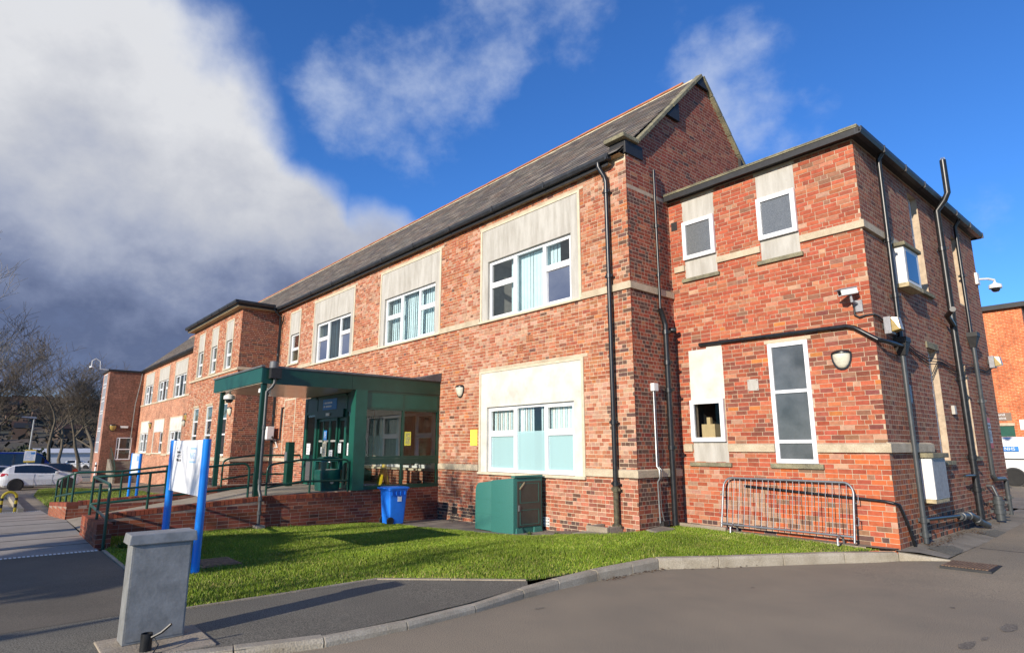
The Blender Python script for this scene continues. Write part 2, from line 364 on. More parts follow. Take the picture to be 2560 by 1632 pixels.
def copy_tree(o, loc, rz=0, label=None, parent=None):
    c = o.copy(); C.objects.link(c); c.parent = parent
    if parent is None: c.location = loc; c.rotation_euler = (0, 0, rz)
    if label: c['label'] = label
    for ch in o.children: copy_tree(ch, None, 0, None, c)
    return c
def structure(o, label=None):
    o['kind'] = 'structure'
    if label: o['label'] = label
    return o
def stuff(o, label=None):
    o['kind'] = 'stuff'
    if label: o['label'] = label
    return o
def text_mesh(body, size, name, mat, parent, origin, ux, uz, ext=.0015, align='LEFT'):
    cu = bpy.data.curves.new('tmp', 'FONT'); cu.body = body; cu.size = size; cu.extrude = ext; cu.align_x = align
    to = bpy.data.objects.new('tmp', cu); C.objects.link(to); bpy.context.view_layer.update()
    dg = bpy.context.evaluated_depsgraph_get(); me = bpy.data.meshes.new_from_object(to.evaluated_get(dg))
    C.objects.unlink(to); bpy.data.objects.remove(to)
    ux = Vector(ux); uz = Vector(uz); un = ux.cross(uz); off = wloc(parent); o0 = Vector(origin) - off
    for v in me.vertices: v.co = o0 + ux * v.co.x + uz * v.co.y + un * v.co.z
    me.name = name; me.materials.clear(); me.materials.append(mat)
    o = bpy.data.objects.new(name, me); C.objects.link(o); o.parent = parent
    return o
# ------------------------------------------------------------------ terrain
CTRL = [(-3.6, 11.2, -.02), (-7.5, 9.7, -.03), (-7.5, 11.2, 0), (-8.6, 9.6, -.13), (-10.2, 9.5, -.26), (-12.5, 9.4, -.31), (-14.2, 9.5, -.35), (-14.2, 5, -.22),
        (-14.2, 2, -.14), (-12.6, 1.7, -.12), (-9.5, 2.4, -.12), (-7.4, 1.8, -.12), (-7.4, 4.1, -.12), (-3.7, 10.7, -.06), (-5.9, 5.5, -.10), (-5.85, 7.9, -.07),
        (-5.2, 8.9, -.06), (-10.5, 6.0, -.17), (-5.6, 10.9, -.02), (-8, 7, -.08), (-5.9, 0, -.13), (-12, -3, -.13), (-5.6, 3, -.125)]
_P = np.array(CTRL)
def _phi(r): return np.where(r > 1e-9, r * r * np.log(np.maximum(r, 1e-9)), 0.0)
_n = len(_P); _A = np.zeros((_n + 3, _n + 3))
_A[:_n, :_n] = _phi(np.hypot(_P[:, None, 0] - _P[None, :, 0], _P[:, None, 1] - _P[None, :, 1])) + np.eye(_n) * .15
_A[:_n, _n] = 1; _A[:_n, _n + 1:] = _P[:, :2]; _A[_n, :_n] = 1; _A[_n + 1:, :_n] = _P[:, :2].T
_Wt = np.linalg.solve(_A, np.concatenate([_P[:, 2], np.zeros(3)]))
def Gv(x, y):
    x = np.asarray(x, float); y = np.asarray(y, float)
    k = _phi(np.hypot(x[..., None] - _P[:, 0], y[..., None] - _P[:, 1]))
    return k @ _Wt[:_n] + _Wt[_n] + _Wt[_n + 1] * x + _Wt[_n + 2] * y
def G(x, y): return float(Gv(np.array([x]), np.array([y]))[0])
_PX = [-900, -330, -165, -126, -100, -60, -48, -40, -24, -20.8, -17.6, -15, -12.5, -5]
_PZ = [-9, -9, -2.4, -2.0, -1.5, -1.15, -.98, -.75, -.37, -.26, -.07, -.10, -.12, -.13]
def P(x): return float(np.interp(x, _PX, _PZ))
def sst(a, b, x): t = min(1, max(0, (x - a) / (b - a))); return t * t * (3 - 2 * t)
def road_z(x, y):
    if -14.6 < x < -6.1 and 1.74 < y < 11.3: return P(x) - .6
    if x > -6.3:
        w = sst(-6.3, -5.9, x)
        zr = -.2 + .10 * sst(9, 12.5, y) * sst(-4, -2.9, x) + .10 * sst(12, 22, y) + .2 * sst(20, 30, y)
        return (1 - w) * (P(x) - .05) + w * zr
    return P(x) - .03
def patch(name, poly, zf, mat, sp=.5, lift=0.0, kind='structure', parent=None, jitter=0.0):
    xs = [p[0] for p in poly]; ys = [p[1] for p in poly]
    pts = [Vector(p[:2]) for p in poly]; n0 = len(pts)
    # densify border
    bord = []
    for i in range(n0):
        a, b = pts[i], pts[(i + 1) % n0]; k = max(1, int((b - a).length / sp))
        for j in range(k): bord.append(a.lerp(b, j / k))
    nb = len(bord); edges = [(i, (i + 1) % nb) for i in range(nb)]
    def inside(x, y):
        c = False; j = nb - 1
        for i in range(nb):
            a, b = bord[i], bord[j]
            if (a.y > y) != (b.y > y) and x < (b.x - a.x) * (y - a.y) / (b.y - a.y) + a.x: c = not c
            j = i
        return c
    inner = []
    x = min(xs) + sp / 2
    while x < max(xs):
        y = min(ys) + sp / 2
        while y < max(ys):
            if inside(x, y): inner.append(Vector((x + random.uniform(-.1, .1) * sp, y + random.uniform(-.1, .1) * sp)))
            y += sp
        x += sp
    r = delaunay_2d_cdt(bord + inner, edges, [list(range(nb))], 1, 1e-5)
    vs = [(v.x, v.y, zf(v.x, v.y) + lift + random.uniform(-jitter, jitter)) for v in r[0]]
    mb = MB(); mb.v = vs; mb.f = [tuple(f) for f in r[2]]; mb.m = [0] * len(mb.f)
    o = mb.build(name, mat, parent, smooth=True)
    for p in o.data.polygons:
        if p.normal.z < 0: p.flip()
    if kind: o['kind'] = kind
    return o
# one large sheet to the horizon
gx = sorted(set([-900, -600, -420, -330, -240, -200, -165, -140, -126, -110, -100, -85, -70] + list(np.arange(-60, -12, 2.0)) + list(np.arange(-12, -2, .25)) + list(np.arange(-2, 12, 1.0)) + [14, 20, 30, 50, 90, 200, 400]))
gy = sorted(set([-500, -300, -150, -80, -50] + list(np.arange(-30, 0, 2.0)) + [0, .8, 1.5, 1.73, 1.76, 2.2] + list(np.arange(3, 8, 1.0)) + list(np.arange(8, 14, .5)) + list(np.arange(14, 36, 2.0)) + [40, 50, 70, 110, 200, 400, 700]))
mb = MB(); nx, ny = len(gx), len(gy)
mb.v = [(x, y, road_z(x, y)) for x in gx for y in gy]
mb.f = [(i * ny + j, (i + 1) * ny + j, (i + 1) * ny + j + 1, i * ny + j + 1) for i in range(nx - 1) for j in range(ny - 1)]; mb.m = [0] * len(mb.f)
structure(mb.build('ground', M_asph, smooth=True), 'grey tarmac road and car park running past the building')

LAWN = [(-7.44, 1.78), (-7.41, 4.13), (-6.7, 4.85), (-6.02, 5.47), (-5.90, 6.4), (-5.83, 7.82), (-5.27, 8.68), (-4.74, 9.58), (-4.20, 10.47), (-3.80, 11.0), (-4.6, 11.0), (-5.7, 10.93), (-6.6, 10.9),
        (-7.35, 11.0), (-7.4, 9.9), (-7.75, 9.3), (-8.6, 9.0), (-9.4, 8.5), (-10.3, 8.45), (-11.6, 8.35), (-12.6, 8.1), (-13.5, 8.05), (-14.28, 7.6), (-14.28, 2.0), (-12.75, 1.95), (-12.4, 1.80)]
lawn = patch('lawn', LAWN, G, M_soil, .35, lift=-.005)
lawn['label'] = 'green front lawn between ramp wall and kerb'
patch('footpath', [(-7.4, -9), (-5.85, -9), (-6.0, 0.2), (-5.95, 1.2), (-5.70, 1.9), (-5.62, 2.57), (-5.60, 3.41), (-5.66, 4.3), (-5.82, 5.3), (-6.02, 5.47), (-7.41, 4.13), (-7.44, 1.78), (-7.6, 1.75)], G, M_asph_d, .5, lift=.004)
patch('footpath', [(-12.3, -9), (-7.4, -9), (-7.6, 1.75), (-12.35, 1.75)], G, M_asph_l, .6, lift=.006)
APR = patch('concrete_apron', [(-24.2, -9), (-12.42, -9), (-12.42, 1.72), (-17.6, 1.72), (-24.2, 1.72)], lambda x, y: P(x), M_slab, .8, lift=.006)
# drain channels at both ends of the apron
def drain(x, y0, y1):
    mb = MB(); z = P(x) + .012
    mb.box(x - .06, x + .06, y0, y1, z - .08, z - .004)
    y = y0
    while y < y1:
        mb.box(x - .045, x + .045, y + .004, y + .034, z - .004, z + .004, 1); y += .055
    o = mb.build('drain_channel', [M_pad, M_wpaint]); return o
dr1 = drain(-12.40, -4, 1.72); tag(dr1, 'pale slotted drain channel in front of the low brick wing wall', 'drain')
dr2 = drain(-24.1, -4, 1.72); tag(dr2, 'slotted drain channel at the far edge of the concrete apron', 'drain')
# joints across the apron
for i, x in enumerate((-13.4, -14.5, -15.7, -17.0, -18.5, -20.2, -22.0)):
    b = MB(); b.box(x - .012, x + .012, -9, 1.72, P(x) + .001, P(x) + .0105)
    b.build('joint', M_blackd, APR)
# paved strip by the wall and the yard at the side of the annex
patch('paving', [(-8.6, 9.0), (-9.4, 8.5), (-10.3, 8.45), (-11.6, 8.35), (-12.6, 8.1), (-13.5, 8.05), (-14.3, 7.6), (-14.3, 9.75), (-7.45, 9.75), (-7.4, 9.9), (-7.75, 9.3)], G, M_pave, .35, lift=.006, jitter=.004)
def side_z(x, y): return -.035 + .05 * sst(14, 20, y) - .06 * sst(-3.4, -2.95, x)
patch('paving', [(-3.62, 11.10), (-2.98, 11.32), (-2.98, 20.2), (-3.62, 20.2)], side_z, M_pave, .3, lift=.0, jitter=.003)
patch('paving', [(-2.98, 20.2), (-3.62, 20.2), (-9, 20.2), (-9, 24.5), (-2.98, 24.5), (-2.6, 23)], lambda x, y: .03, M_pave, .8)
patch('paving', [(-7.45, 11.0), (-6.6, 10.92), (-5.7, 10.95), (-4.6, 11.02), (-3.80, 11.02), (-3.62, 11.08), (-3.55, 11.25), (-7.45, 11.25)], lambda x, y: -.012, M_pave, .3)
STAINS = [(-1.78, 7.0, .06, .20), (-1.72, 7.35, .03, .10), (-1.66, 7.95, .07, .30), (-2.24, 8.45, .03, .05), (-4.2, 7.7, .02, .05), (-5.24, 4.95, .04, .08)]
# gutter dirt and tar seam beside the paving
for (pts, nm, mt) in (([(-3.35, 11.75), (-3.0, 11.62), (-2.97, 12.0), (-3.02, 12.4), (-3.2, 12.5), (-3.3, 12.2)], 'damp_patch', M_asph_d), ([(-3.3, 14.6), (-3.0, 14.5), (-2.98, 15.4), (-3.2, 15.5)], 'damp_patch', M_asph_d)):
    o = patch(nm, pts, lambda x, y: side_z(x, y) + .006, mt, .25, kind='stuff')
def blot(cx_, cy_, rx, ry, seed, mat, nm, zf):
    rg_ = random.Random(seed); o = patch(nm, [(cx_ + rx * math.cos(q) * rg_.uniform(.55, 1.1), cy_ + ry * math.sin(q) * rg_.uniform(.55, 1.1)) for q in [2 * math.pi * k / 11 for k in range(11)]], zf, mat, .12, kind='stuff'); return o
M_stain = pm('oil_stain', (.12, .105, .08), rough=.8, scale=8, col2=(.20, .17, .125), fine=.6, fscale=75)
for k, (x_, y_, a_, b_) in enumerate(STAINS): blot(x_, y_, a_, b_, 50 + k, M_stain, 'oil_stain', lambda x, y: road_z(x, y) + .0035)
b = MB(); b.box(-2.9, 6, 12.85, 12.875, -.2, road_z(0, 12.86) + .004); b.build('tar_seam', M_blackd)['kind'] = 'structure'

# kerb of separate stones
KP = [(-6.25, -6.3, -.10), (-6.17, -4.5, -.10), (-6.1, -2.7, -.10), (-6.05, -.9, -.10), (-6.0, .3, -.105), (-5.93, 1.15, -.11), (-5.72, 1.85, -.115), (-5.54, 2.57, -.125), (-5.51, 3.41, -.13), (-5.57, 4.3, -.125), (-5.68, 5.1, -.10), (-5.74, 5.75, -.085),
      (-5.76, 6.5, -.07), (-5.72, 7.2, -.06), (-5.69, 7.78, -.05), (-5.17, 8.55, -.05), (-4.63, 9.47, -.05), (-4.09, 10.36, -.05), (-3.56, 11.06, -.055), (-2.93, 11.30, -.115)]
kerb = bpy.data.objects.new('kerb', None); C.objects.link(kerb); structure(kerb, 'pale concrete kerb edging the lawn and footpath')
for i in range(len(KP) - 1):
    a, b_ = Vector(KP[i]), Vector(KP[i + 1]); d = (b_ - a); dl = Vector((d.x, d.y, 0)).normalized(); nrm = Vector((-dl.y, dl.x, 0))  # left = away from road
    a2 = a + d.normalized() * .005; b2 = b_ - d.normalized() * .005; j = random.uniform(-.004, .004)
    top = [a2 + Vector((0, 0, j)), b2 + Vector((0, 0, j))]
    m = MB(); w = .13
    zb = -.34
    # profile with a chamfered road edge
    def ring(p): return [Vector((p.x, p.y, zb)) - nrm * .012, Vector((p.x, p.y, p.z - .035)) - nrm * .012, Vector((p.x, p.y, p.z)) + nrm * .012, p + nrm * w, Vector((p.x, p.y, zb)) + nrm * w]
    r0, r1 = ring(top[0]), ring(top[1])
    m.add(r0 + r1, [(0, 1, 6, 5), (1, 2, 7, 6), (2, 3, 8, 7), (3, 4, 9, 8), (4, 3, 2, 1, 0), (5, 6, 7, 8, 9)])
    m.build('kerb_stone', M_kerb, kerb, bevel=.006)
# thin edging strips of the lawn
edg = bpy.data.objects.new('path_edging', None); C.objects.link(edg); structure(edg, 'thin concrete edging between lawn and footpath')
def edging(pts):
    for (a, b_) in zip(pts, pts[1:]):
        a = Vector(a); b_ = Vector(b_); n = max(1, int((b_ - a).length / .95))
        for i in range(n):
            p, q = a.lerp(b_, i / n), a.lerp(b_, (i + 1) / n); dl = (q - p).normalized(); nr = Vector((-dl.y, dl.x)) * .025; p = p + dl * .004; q = q - dl * .004
            zp, zq = G(p.x, p.y) + .018, G(q.x, q.y) + .018
            m = MB(); m.hexa([(p.x - nr.x, p.y - nr.y, zp - .1), (q.x - nr.x, q.y - nr.y, zq - .1), (q.x + nr.x, q.y + nr.y, zq - .1), (p.x + nr.x, p.y + nr.y, zp - .1)],
                   [(p.x - nr.x, p.y - nr.y, zp), (q.x - nr.x, q.y - nr.y, zq), (q.x + nr.x, q.y + nr.y, zq), (p.x + nr.x, p.y + nr.y, zp)])
            m.build('edging_strip', M_pad, edg)
edging([(-12.35, 1.78), (-7.46, 1.78)]); edging([(-7.43, 1.80), (-7.41, 4.11), (-6.02, 5.46)])
edging([(-7.3, 10.98), (-6.6, 10.88), (-5.7, 10.92), (-4.6, 11.0), (-4.0, 11.03)])

# grass: real blades
def grass(name, poly, density, hmin, hmax, zf, label, seed=3, spill=.03):
    rg = np.random.default_rng(seed)
    px = np.array([p[0] for p in poly]); py = np.array([p[1] for p in poly])
    A = (px.max() - px.min()) * (py.max() - py.min()); n = int(A * density)
    x = rg.uniform(px.min() - spill, px.max() + spill, n); y = rg.uniform(py.min() - spill, py.max() + spill, n)
    ins = np.zeros(n, bool); j = len(px) - 1
    for i in range(len(px)):
        with np.errstate(divide='ignore', invalid='ignore'):
            c = ((py[i] > y) != (py[j] > y)) & (x < (px[j] - px[i]) * (y - py[i]) / (py[j] - py[i]) + px[i])
        ins ^= c; j = i
    x, y = x[ins], y[ins]; n = len(x)
    # tufting: denser, taller clumps
    cl = (np.sin(x * 2.1 + 1.3 * np.sin(y * 1.7)) + np.sin(y * 2.9 + 1.1 * np.sin(x * 2.3 + 1))) * .25 + .5
    cl = cl * .6 + .4 * (np.sin(x * 7.3 + 2 * np.sin(y * 5.1)) * np.sin(y * 6.7 + 1.5 * np.sin(x * 4.3)) * .5 + .5)
    h = (hmin + (hmax - hmin) * np.clip(cl + rg.normal(0, .22, n), 0, 1.2))
    h = h * (1 - .55 * np.clip(np.exp(-((x + 4.3) ** 2 + (y - 10.5) ** 2) / .5), 0, 1)); z = zf(x, y); ang = rg.uniform(0, 2 * np.pi, n); w = rg.uniform(.0022, .0048, n); lean = rg.uniform(.1, .75, n) * h; la = rg.uniform(0, 2 * np.pi, n)
    dx, dy = np.cos(ang) * w, np.sin(ang) * w; lx, ly = np.cos(la) * lean, np.sin(la) * lean
    V = np.zeros((n, 5, 3))
    V[:, 0] = np.stack([x - dx, y - dy, z - .01], 1); V[:, 1] = np.stack([x + dx, y + dy, z - .01], 1)
    V[:, 2] = np.stack([x + dx * .7 + lx * .35, y + dy * .7 + ly * .35, z + h * .6], 1); V[:, 3] = np.stack([x - dx * .7 + lx * .35, y - dy * .7 + ly * .35, z + h * .6], 1)
    V[:, 4] = np.stack([x + lx, y + ly, z + h], 1)
    base = np.arange(n)[:, None] * 5
    loops = np.concatenate([base + np.array([0, 1, 2, 3]), base + np.array([3, 2, 4])], 1).ravel()
    st = (np.arange(n)[:, None] * 7 + np.array([0, 4])).ravel(); tot = np.tile([4, 3], n)
    me = bpy.data.meshes.new(name); me.vertices.add(n * 5); me.vertices.foreach_set('co', V.ravel())
    me.loops.add(len(loops)); me.loops.foreach_set('vertex_index', loops.astype(np.int32))
    me.polygons.add(n * 2); me.polygons.foreach_set('loop_start', st.astype(np.int32)); me.polygons.foreach_set('loop_total', tot.astype(np.int32))
    me.update(calc_edges=True)
    pal = np.array([(.14, .215, .014), (.19, .265, .02), (.10, .17, .012), (.25, .30, .035), (.38, .33, .11)])
    dry = np.clip(.5 + .5 * np.sin(x * 1.1 + 2) * np.sin(y * .9 + x * .4), 0, 1)
    worn = np.exp(-((x + 4.3) ** 2 + (y - 10.5) ** 2) / .55) + .8 * np.exp(-((x + 6.9) ** 2 + (y - 4.5) ** 2) / .5) + .6 * np.exp(-(x + 5.95) ** 2 / .02) * (y > 5.4) + .5 * np.clip(np.sin(x * 2.7 + 1.2 * np.sin(y * 2.2)) * np.sin(y * 3.1 + 1.7 * np.sin(x * 1.9)) - .45, 0, 1) * 2.2
    dry = np.clip(dry * .8 + worn * 1.3, 0, 2.2)
    pw = np.stack([.34 + 0 * x, .28 + 0 * x, .22 + 0 * x, .11 + .05 * dry, (.03 + .10 * dry ** 2)], 1); pw /= pw.sum(1, keepdims=True)
    idx = (rg.random(n)[:, None] > np.cumsum(pw, 1)).sum(1).clip(0, 4)
    col = pal[idx] * rg.uniform(.8, 1.2, (n, 1)); col = np.concatenate([col, np.ones((n, 1))], 1)
    at = me.color_attributes.new('col', 'FLOAT_COLOR', 'POINT'); at.data.foreach_set('color', np.repeat(col, 5, 0).ravel().astype(np.float32))
    me.materials.append(M_grass); o = bpy.data.objects.new(name, me); C.objects.link(o); stuff(o, label); o['category'] = 'grass'
    return o
grass('grass', LAWN, 5200, .012, .048, Gv, 'short bright green grass covering the front lawn')
LAWN2 = [(-48, 3.6), (-46, 3.0), (-36, 2.2), (-21.3, 1.9), (-18.6, 1.95), (-18.6, 6.2), (-27, 6.4), (-40, 6.6)]
l2z = lambda x, y: P(x) + .02
patch('lawn', LAWN2, l2z, M_soil, 1.2)
grass('grass', LAWN2, 450, .03, .08, lambda x, y: np.interp(x, _PX, _PZ) + .02, 'grass strip behind the ramp around the smaller blue sign', seed=9)
VERGE = [(-9, -40), (-3, -40), (-3, -16), (-30, -16), (-30, -40)]
patch('lawn', [(-40, -60), (0, -60), (0, -13), (-40, -13)], lambda x, y: P(x) + .05, M_soil, 5)
# ------------------------------------------------------------------ brickwork
COURSE = .0817
class Pl:
    def __init__(s, O, U, N): s.O, s.U, s.N = Vector(O), Vector(U), Vector(N)
    def p(s, u, d, z): return s.O + s.U * u + s.N * d + Vector((0, 0, z))
    def box(s, mb, u0, u1, d0, d1, z0, z1, mi=0):
        mb.hexa([s.p(u0, d0, z0), s.p(u1, d0, z0), s.p(u1, d1, z0), s.p(u0, d1, z0)], [s.p(u0, d0, z1), s.p(u1, d0, z1), s.p(u1, d1, z1), s.p(u0, d1, z1)], mi)
    def quad(s, mb, u0, u1, d, z0, z1, mi=0): mb.quad(s.p(u0, d, z0), s.p(u1, d, z0), s.p(u1, d, z1), s.p(u0, d, z1), mi)
def wall_base(pl, u0, u1, z0, z1, ops, mat, parent, reveal=.12, clip=None):
    us = sorted(set([u0, u1] + [q for o in ops for q in o[:2] if u0 < q < u1])); zs = sorted(set([z0, z1] + [q for o in ops for q in o[2:4] if z0 < q < z1]))
    mb = MB()
    for a, b in zip(us, us[1:]):
        for c, d in zip(zs, zs[1:]):
            uc, zc = (a + b) / 2, (c + d) / 2
            if any(o[0] < uc < o[1] and o[2] < zc < o[3] for o in ops): continue
            pl.quad(mb, a, b, 0, c, d)
    for (a, b, c, d) in [o[:4] for o in ops]:
        mb.quad(pl.p(a, 0, c), pl.p(a, -reveal, c), pl.p(a, -reveal, d), pl.p(a, 0, d)); mb.quad(pl.p(b, 0, c), pl.p(b, -reveal, c), pl.p(b, -reveal, d), pl.p(b, 0, d))
        mb.quad(pl.p(a, 0, c), pl.p(b, 0, c), pl.p(b, -reveal, c), pl.p(a, -reveal, c)); mb.quad(pl.p(a, 0, d), pl.p(b, 0, d), pl.p(b, -reveal, d), pl.p(a, -reveal, d))
    if clip: mb.add([pl.p(*q) for q in clip], [tuple(range(len(clip)))])
    return mb.build('wall', mat, parent)
BR = {}                                    # thing name -> list of bricks
def lay(key, pl, wall, u0, u1, z0, z1, ops, colf, bond='eng', clip=None, seed=1, course=COURSE, L=.225, proud=.006, jn=.0058):
    rg = random.Random(seed); lst = BR.setdefault(key, [])
    nr = int((z1 - z0) / course + .5); H = L / 2
    for r in range(nr):
        za = z0 + r * course + jn; zb = min(z0 + (r + 1) * course - jn, z1 + .01); zc = (za + zb) / 2
        a0, a1 = u0, u1
        if clip:
            c = clip(zc)
            if c is None: continue
            a0, a1 = max(u0, c[0]), min(u1, c[1])
        iv = [(a0, a1)]
        for o in ops:
            if o[2] < zc < o[3]:
                nv = []
                for (p, q) in iv:
                    if o[1] <= p or o[0] >= q: nv.append((p, q)); continue
                    if o[0] > p: nv.append((p, o[0]))
                    if o[1] < q: nv.append((o[1], q))
                iv = nv
        # pattern for the whole row
        u = u0 - rg.choice((0, H / 2, H)) - (H / 2 if r % 2 else 0); seq = []
        while u < u1:
            if bond == 'eng': w = H if (r % 2 == 0 and rg.random() > .10) or (r % 2 and rg.random() < .22) else L
            elif bond == 'str': w = (H if rg.random() < (.85 if r % 6 == 5 else .10) else L)
            elif bond == 'head': w = H if (r % 2 == 0) or rg.random() < .55 else L
            else: w = L
            seq.append((u, u + w)); u += w
        for (p, q) in iv:
            for (a, b) in seq:
                a2, b2 = max(a, p), min(b, q)
                if b2 - a2 < .035: continue
                lst.append((pl, wall, a2 + (jn if a2 > p + 1e-6 else 0), b2 - (jn if b2 < q - 1e-6 else 0), za + rg.uniform(-.001, .001), zb + rg.uniform(-.001, .001), colf((a2 + b2) / 2, zc, rg), (.0009 if pl.N.x > .5 else proud) + rg.uniform(-.0018, .0018) * (.12 if pl.N.x > .5 else 1)))
def b_score(b):
    pl, w, a, c, za, zb, col, pr = b
    p = pl.p((a + c) / 2, 0, (za + zb) / 2) - CAMP; dpt = p.dot(_f)
    if dpt < 1: return 0
    sx, sy = p.dot(_r) / dpt * 1509.7, p.dot(_u) / dpt * 1509.7
    if abs(sx) > 1270 or abs(sy) > 806: return 0
    return (c - a) * (zb - za) * max(0, -pl.N.dot(p.normalized())) / p.length_squared
_bm_cache = {}
def finish_bricks(key, root, mat, n_single=300):
    lst = BR[key]; sc = [b_score(b) for b in lst]; order = sorted(range(len(lst)), key=lambda i: -sc[i]); single = set(i for i in order[:n_single] if sc[i] > 0)
    rest = [lst[i] for i in range(len(lst)) if i not in single]
    n = len(rest); V = np.zeros((n, 8, 3)); col = np.zeros((n, 4)); off = wloc(root)
    for k, (pl, w, a, c, za, zb, cl, pr) in enumerate(rest):
        V[k, 0] = pl.p(a, 0, za); V[k, 1] = pl.p(c, 0, za); V[k, 2] = pl.p(c, 0, zb); V[k, 3] = pl.p(a, 0, zb)
        V[k, 4] = pl.p(a, pr, za); V[k, 5] = pl.p(c, pr, za); V[k, 6] = pl.p(c, pr, zb); V[k, 7] = pl.p(a, pr, zb)
        col[k, :3] = cl; col[k, 3] = 1
    V -= np.array(off)
    NN = np.array([tuple(b[0].N) for b in rest]); jt = RNG.normal(0, .0016, (n, 4, 3)); jt -= NN[:, None, :] * (jt * NN[:, None, :]).sum(2, keepdims=True)
    V[:, 4:] += jt + NN[:, None, :] * RNG.normal(0, .00004, (n, 4, 1))
    F = np.array([(4, 5, 6, 7), (0, 1, 5, 4), (1, 2, 6, 5), (2, 3, 7, 6), (3, 0, 4, 7)])
    loops = (np.arange(n)[:, None, None] * 8 + F).ravel().astype(np.int32)
    me = bpy.data.meshes.new('brickwork'); me.vertices.add(n * 8); me.vertices.foreach_set('co', V.ravel())
    me.loops.add(len(loops)); me.loops.foreach_set('vertex_index', loops)
    me.polygons.add(n * 5); me.polygons.foreach_set('loop_start', (np.arange(n * 5) * 4).astype(np.int32)); me.polygons.foreach_set('loop_total', np.full(n * 5, 4, np.int32))
    me.update(calc_edges=True); me.shade_flat()
    at = me.color_attributes.new('col', 'FLOAT_COLOR', 'POINT'); at.data.foreach_set('color', np.repeat(col, 8, 0).ravel().astype(np.float32))
    me.materials.append(mat); o = bpy.data.objects.new('brickwork', me); C.objects.link(o); o.parent = root; o['kind'] = 'stuff'
    for i in single:
        pl, w, a, c, za, zb, cl, pr = lst[i]
        q = tuple(round(x * 18) / 18 for x in cl) if False else tuple(round(x, 2) for x in cl)
        k = (round(c - a, 2), q, tuple(pl.N), mat.name, round(pr, 4))
        if k not in _bm_cache:
            m = bpy.data.meshes.new('brick'); hl, hz = (c - a) / 2, (zb - za) / 2; U, N = pl.U, pl.N; Z = Vector((0, 0, 1))
            vs = []
            for d in (0, pr):
                for (s, t) in ((-1, -1), (1, -1), (1, 1), (-1, 1)):
                    v = U * (s * hl) + Z * (t * hz) + N * d
                    if d: v += U * random.gauss(0, .0016) + Z * random.gauss(0, .0016) + N * random.gauss(0, .00004)
                    vs.append(v)
            m.from_pydata(vs, [], [tuple(f) for f in F.tolist()])
            a_ = m.color_attributes.new('col', 'FLOAT_COLOR', 'POINT'); a_.data.foreach_set('color', np.tile(np.array([*q, 1.0], np.float32), 8))
            m.materials.append(mat); _bm_cache[k] = m
        ob = bpy.data.objects.new('brick', _bm_cache[k]); C.objects.link(ob); ob.parent = w
        ob.location = pl.p((a + c) / 2, 0, (za + zb) / 2) - wloc(w)
def jit(c, rg, s=.17):
    k = .80 * (1 + rg.uniform(-s, s)); g_ = sum(c) / 3; return tuple(max(.005, min(.8, (x * .92 + g_ * .08) * k * (1 + rg.uniform(-.05, .05)))) for x in c)
def pick(pal, rg, mix=.08):
    W_ = sum(w for w, _ in pal); mean = [sum(w * c[i] for w, c in pal) / W_ for i in range(3)]; c = pick0(pal, rg); return tuple(a * (1 - mix) + b * mix for a, b in zip(c, mean))
def pick0(pal, rg):
    t = rg.random() * sum(w for w, _ in pal)
    for w, c in pal:
        t -= w
        if t <= 0: return c
    return pal[-1][1]
def pn(u, z, s=1.0, o=0.0): return .5 + .25 * math.sin(u * 1.7 * s + 1.9 * math.sin(z * 1.3 * s + o) + o) + .25 * math.sin(z * 2.3 * s + 1.4 * math.sin(u * .9 * s + o * 2))
PAL_M = [(5, (.46, .135, .055)), (4, (.40, .105, .045)), (4, (.52, .22, .115)), (3, (.49, .18, .08)), (2.0, (.56, .30, .185)), (1.0, (.28, .09, .05)), (.3, (.16, .075, .055)), (.6, (.54, .18, .05))]
PAL_PALE = [(4, (.57, .32, .205)), (3, (.54, .25, .145)), (3, (.50, .17, .08)), (2, (.43, .12, .055)), (.4, (.26, .11, .07))]
PAL_BASE = [(4, (.42, .115, .055)), (3, (.48, .16, .08)), (.8, (.15, .07, .05)), (2, (.30, .095, .055)), (2, (.52, .23, .145))]
def col_main(u, z, rg):
    if z < .12 and u < -12.2 and rg.random() < .55: return jit((.085, .06, .055), rg)
    if z < .05 and rg.random() < .4: return jit((.13, .075, .06), rg)
    if z < .95: return jit(pick(PAL_BASE, rg), rg)
    if u > -8.2 and rg.random() < .22: return jit((.17, .085, .06), rg)
    if pn(u, z, .55, 1) > .52 and z > 1.2: return jit(pick(PAL_PALE, rg), rg)
    return jit(pick(PAL_M, rg), rg)
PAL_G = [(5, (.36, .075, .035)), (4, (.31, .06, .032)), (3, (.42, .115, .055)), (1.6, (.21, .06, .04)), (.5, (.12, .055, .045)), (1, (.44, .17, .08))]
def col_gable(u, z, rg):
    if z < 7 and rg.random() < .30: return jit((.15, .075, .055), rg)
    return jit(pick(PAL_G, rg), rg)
PAL_BAYS = [(5, (.30, .085, .042)), (3, (.22, .065, .04)), (2, (.13, .06, .045)), (1.4, (.42, .15, .06)), (1, (.34, .13, .075))]
PAL_W = [(5, (.47, .098, .040)), (4, (.43, .085, .036)), (3, (.51, .145, .060)), (2.0, (.53, .205, .105)), (1.2, (.34, .08, .042)), (.7, (.30, .14, .08)), (.6, (.55, .30, .19))]
def col_wing(u, z, rg):
    if 4.0 > z > 1.7:
        if rg.random() < .20 + .25 * (pn(u, z, 1.2, 2) > .55): return jit((.26, .075, .045), rg)
        if rg.random() < .05: return jit((.62, .19, .035), rg)
    if z < 1.45 and u > -5.6:
        k = rg.random()
        if k < .48: return jit((.58, .125, .032), rg)
        if k < .58: return jit((.24, .125, .075), rg)
    if z < .9 and u < -5.2 and rg.random() < .35: return jit((.48, .25, .16), rg)
    if z < .1 and rg.random() < .5: return jit((.12, .065, .055), rg)
    return jit(pick(PAL_W, rg), rg)
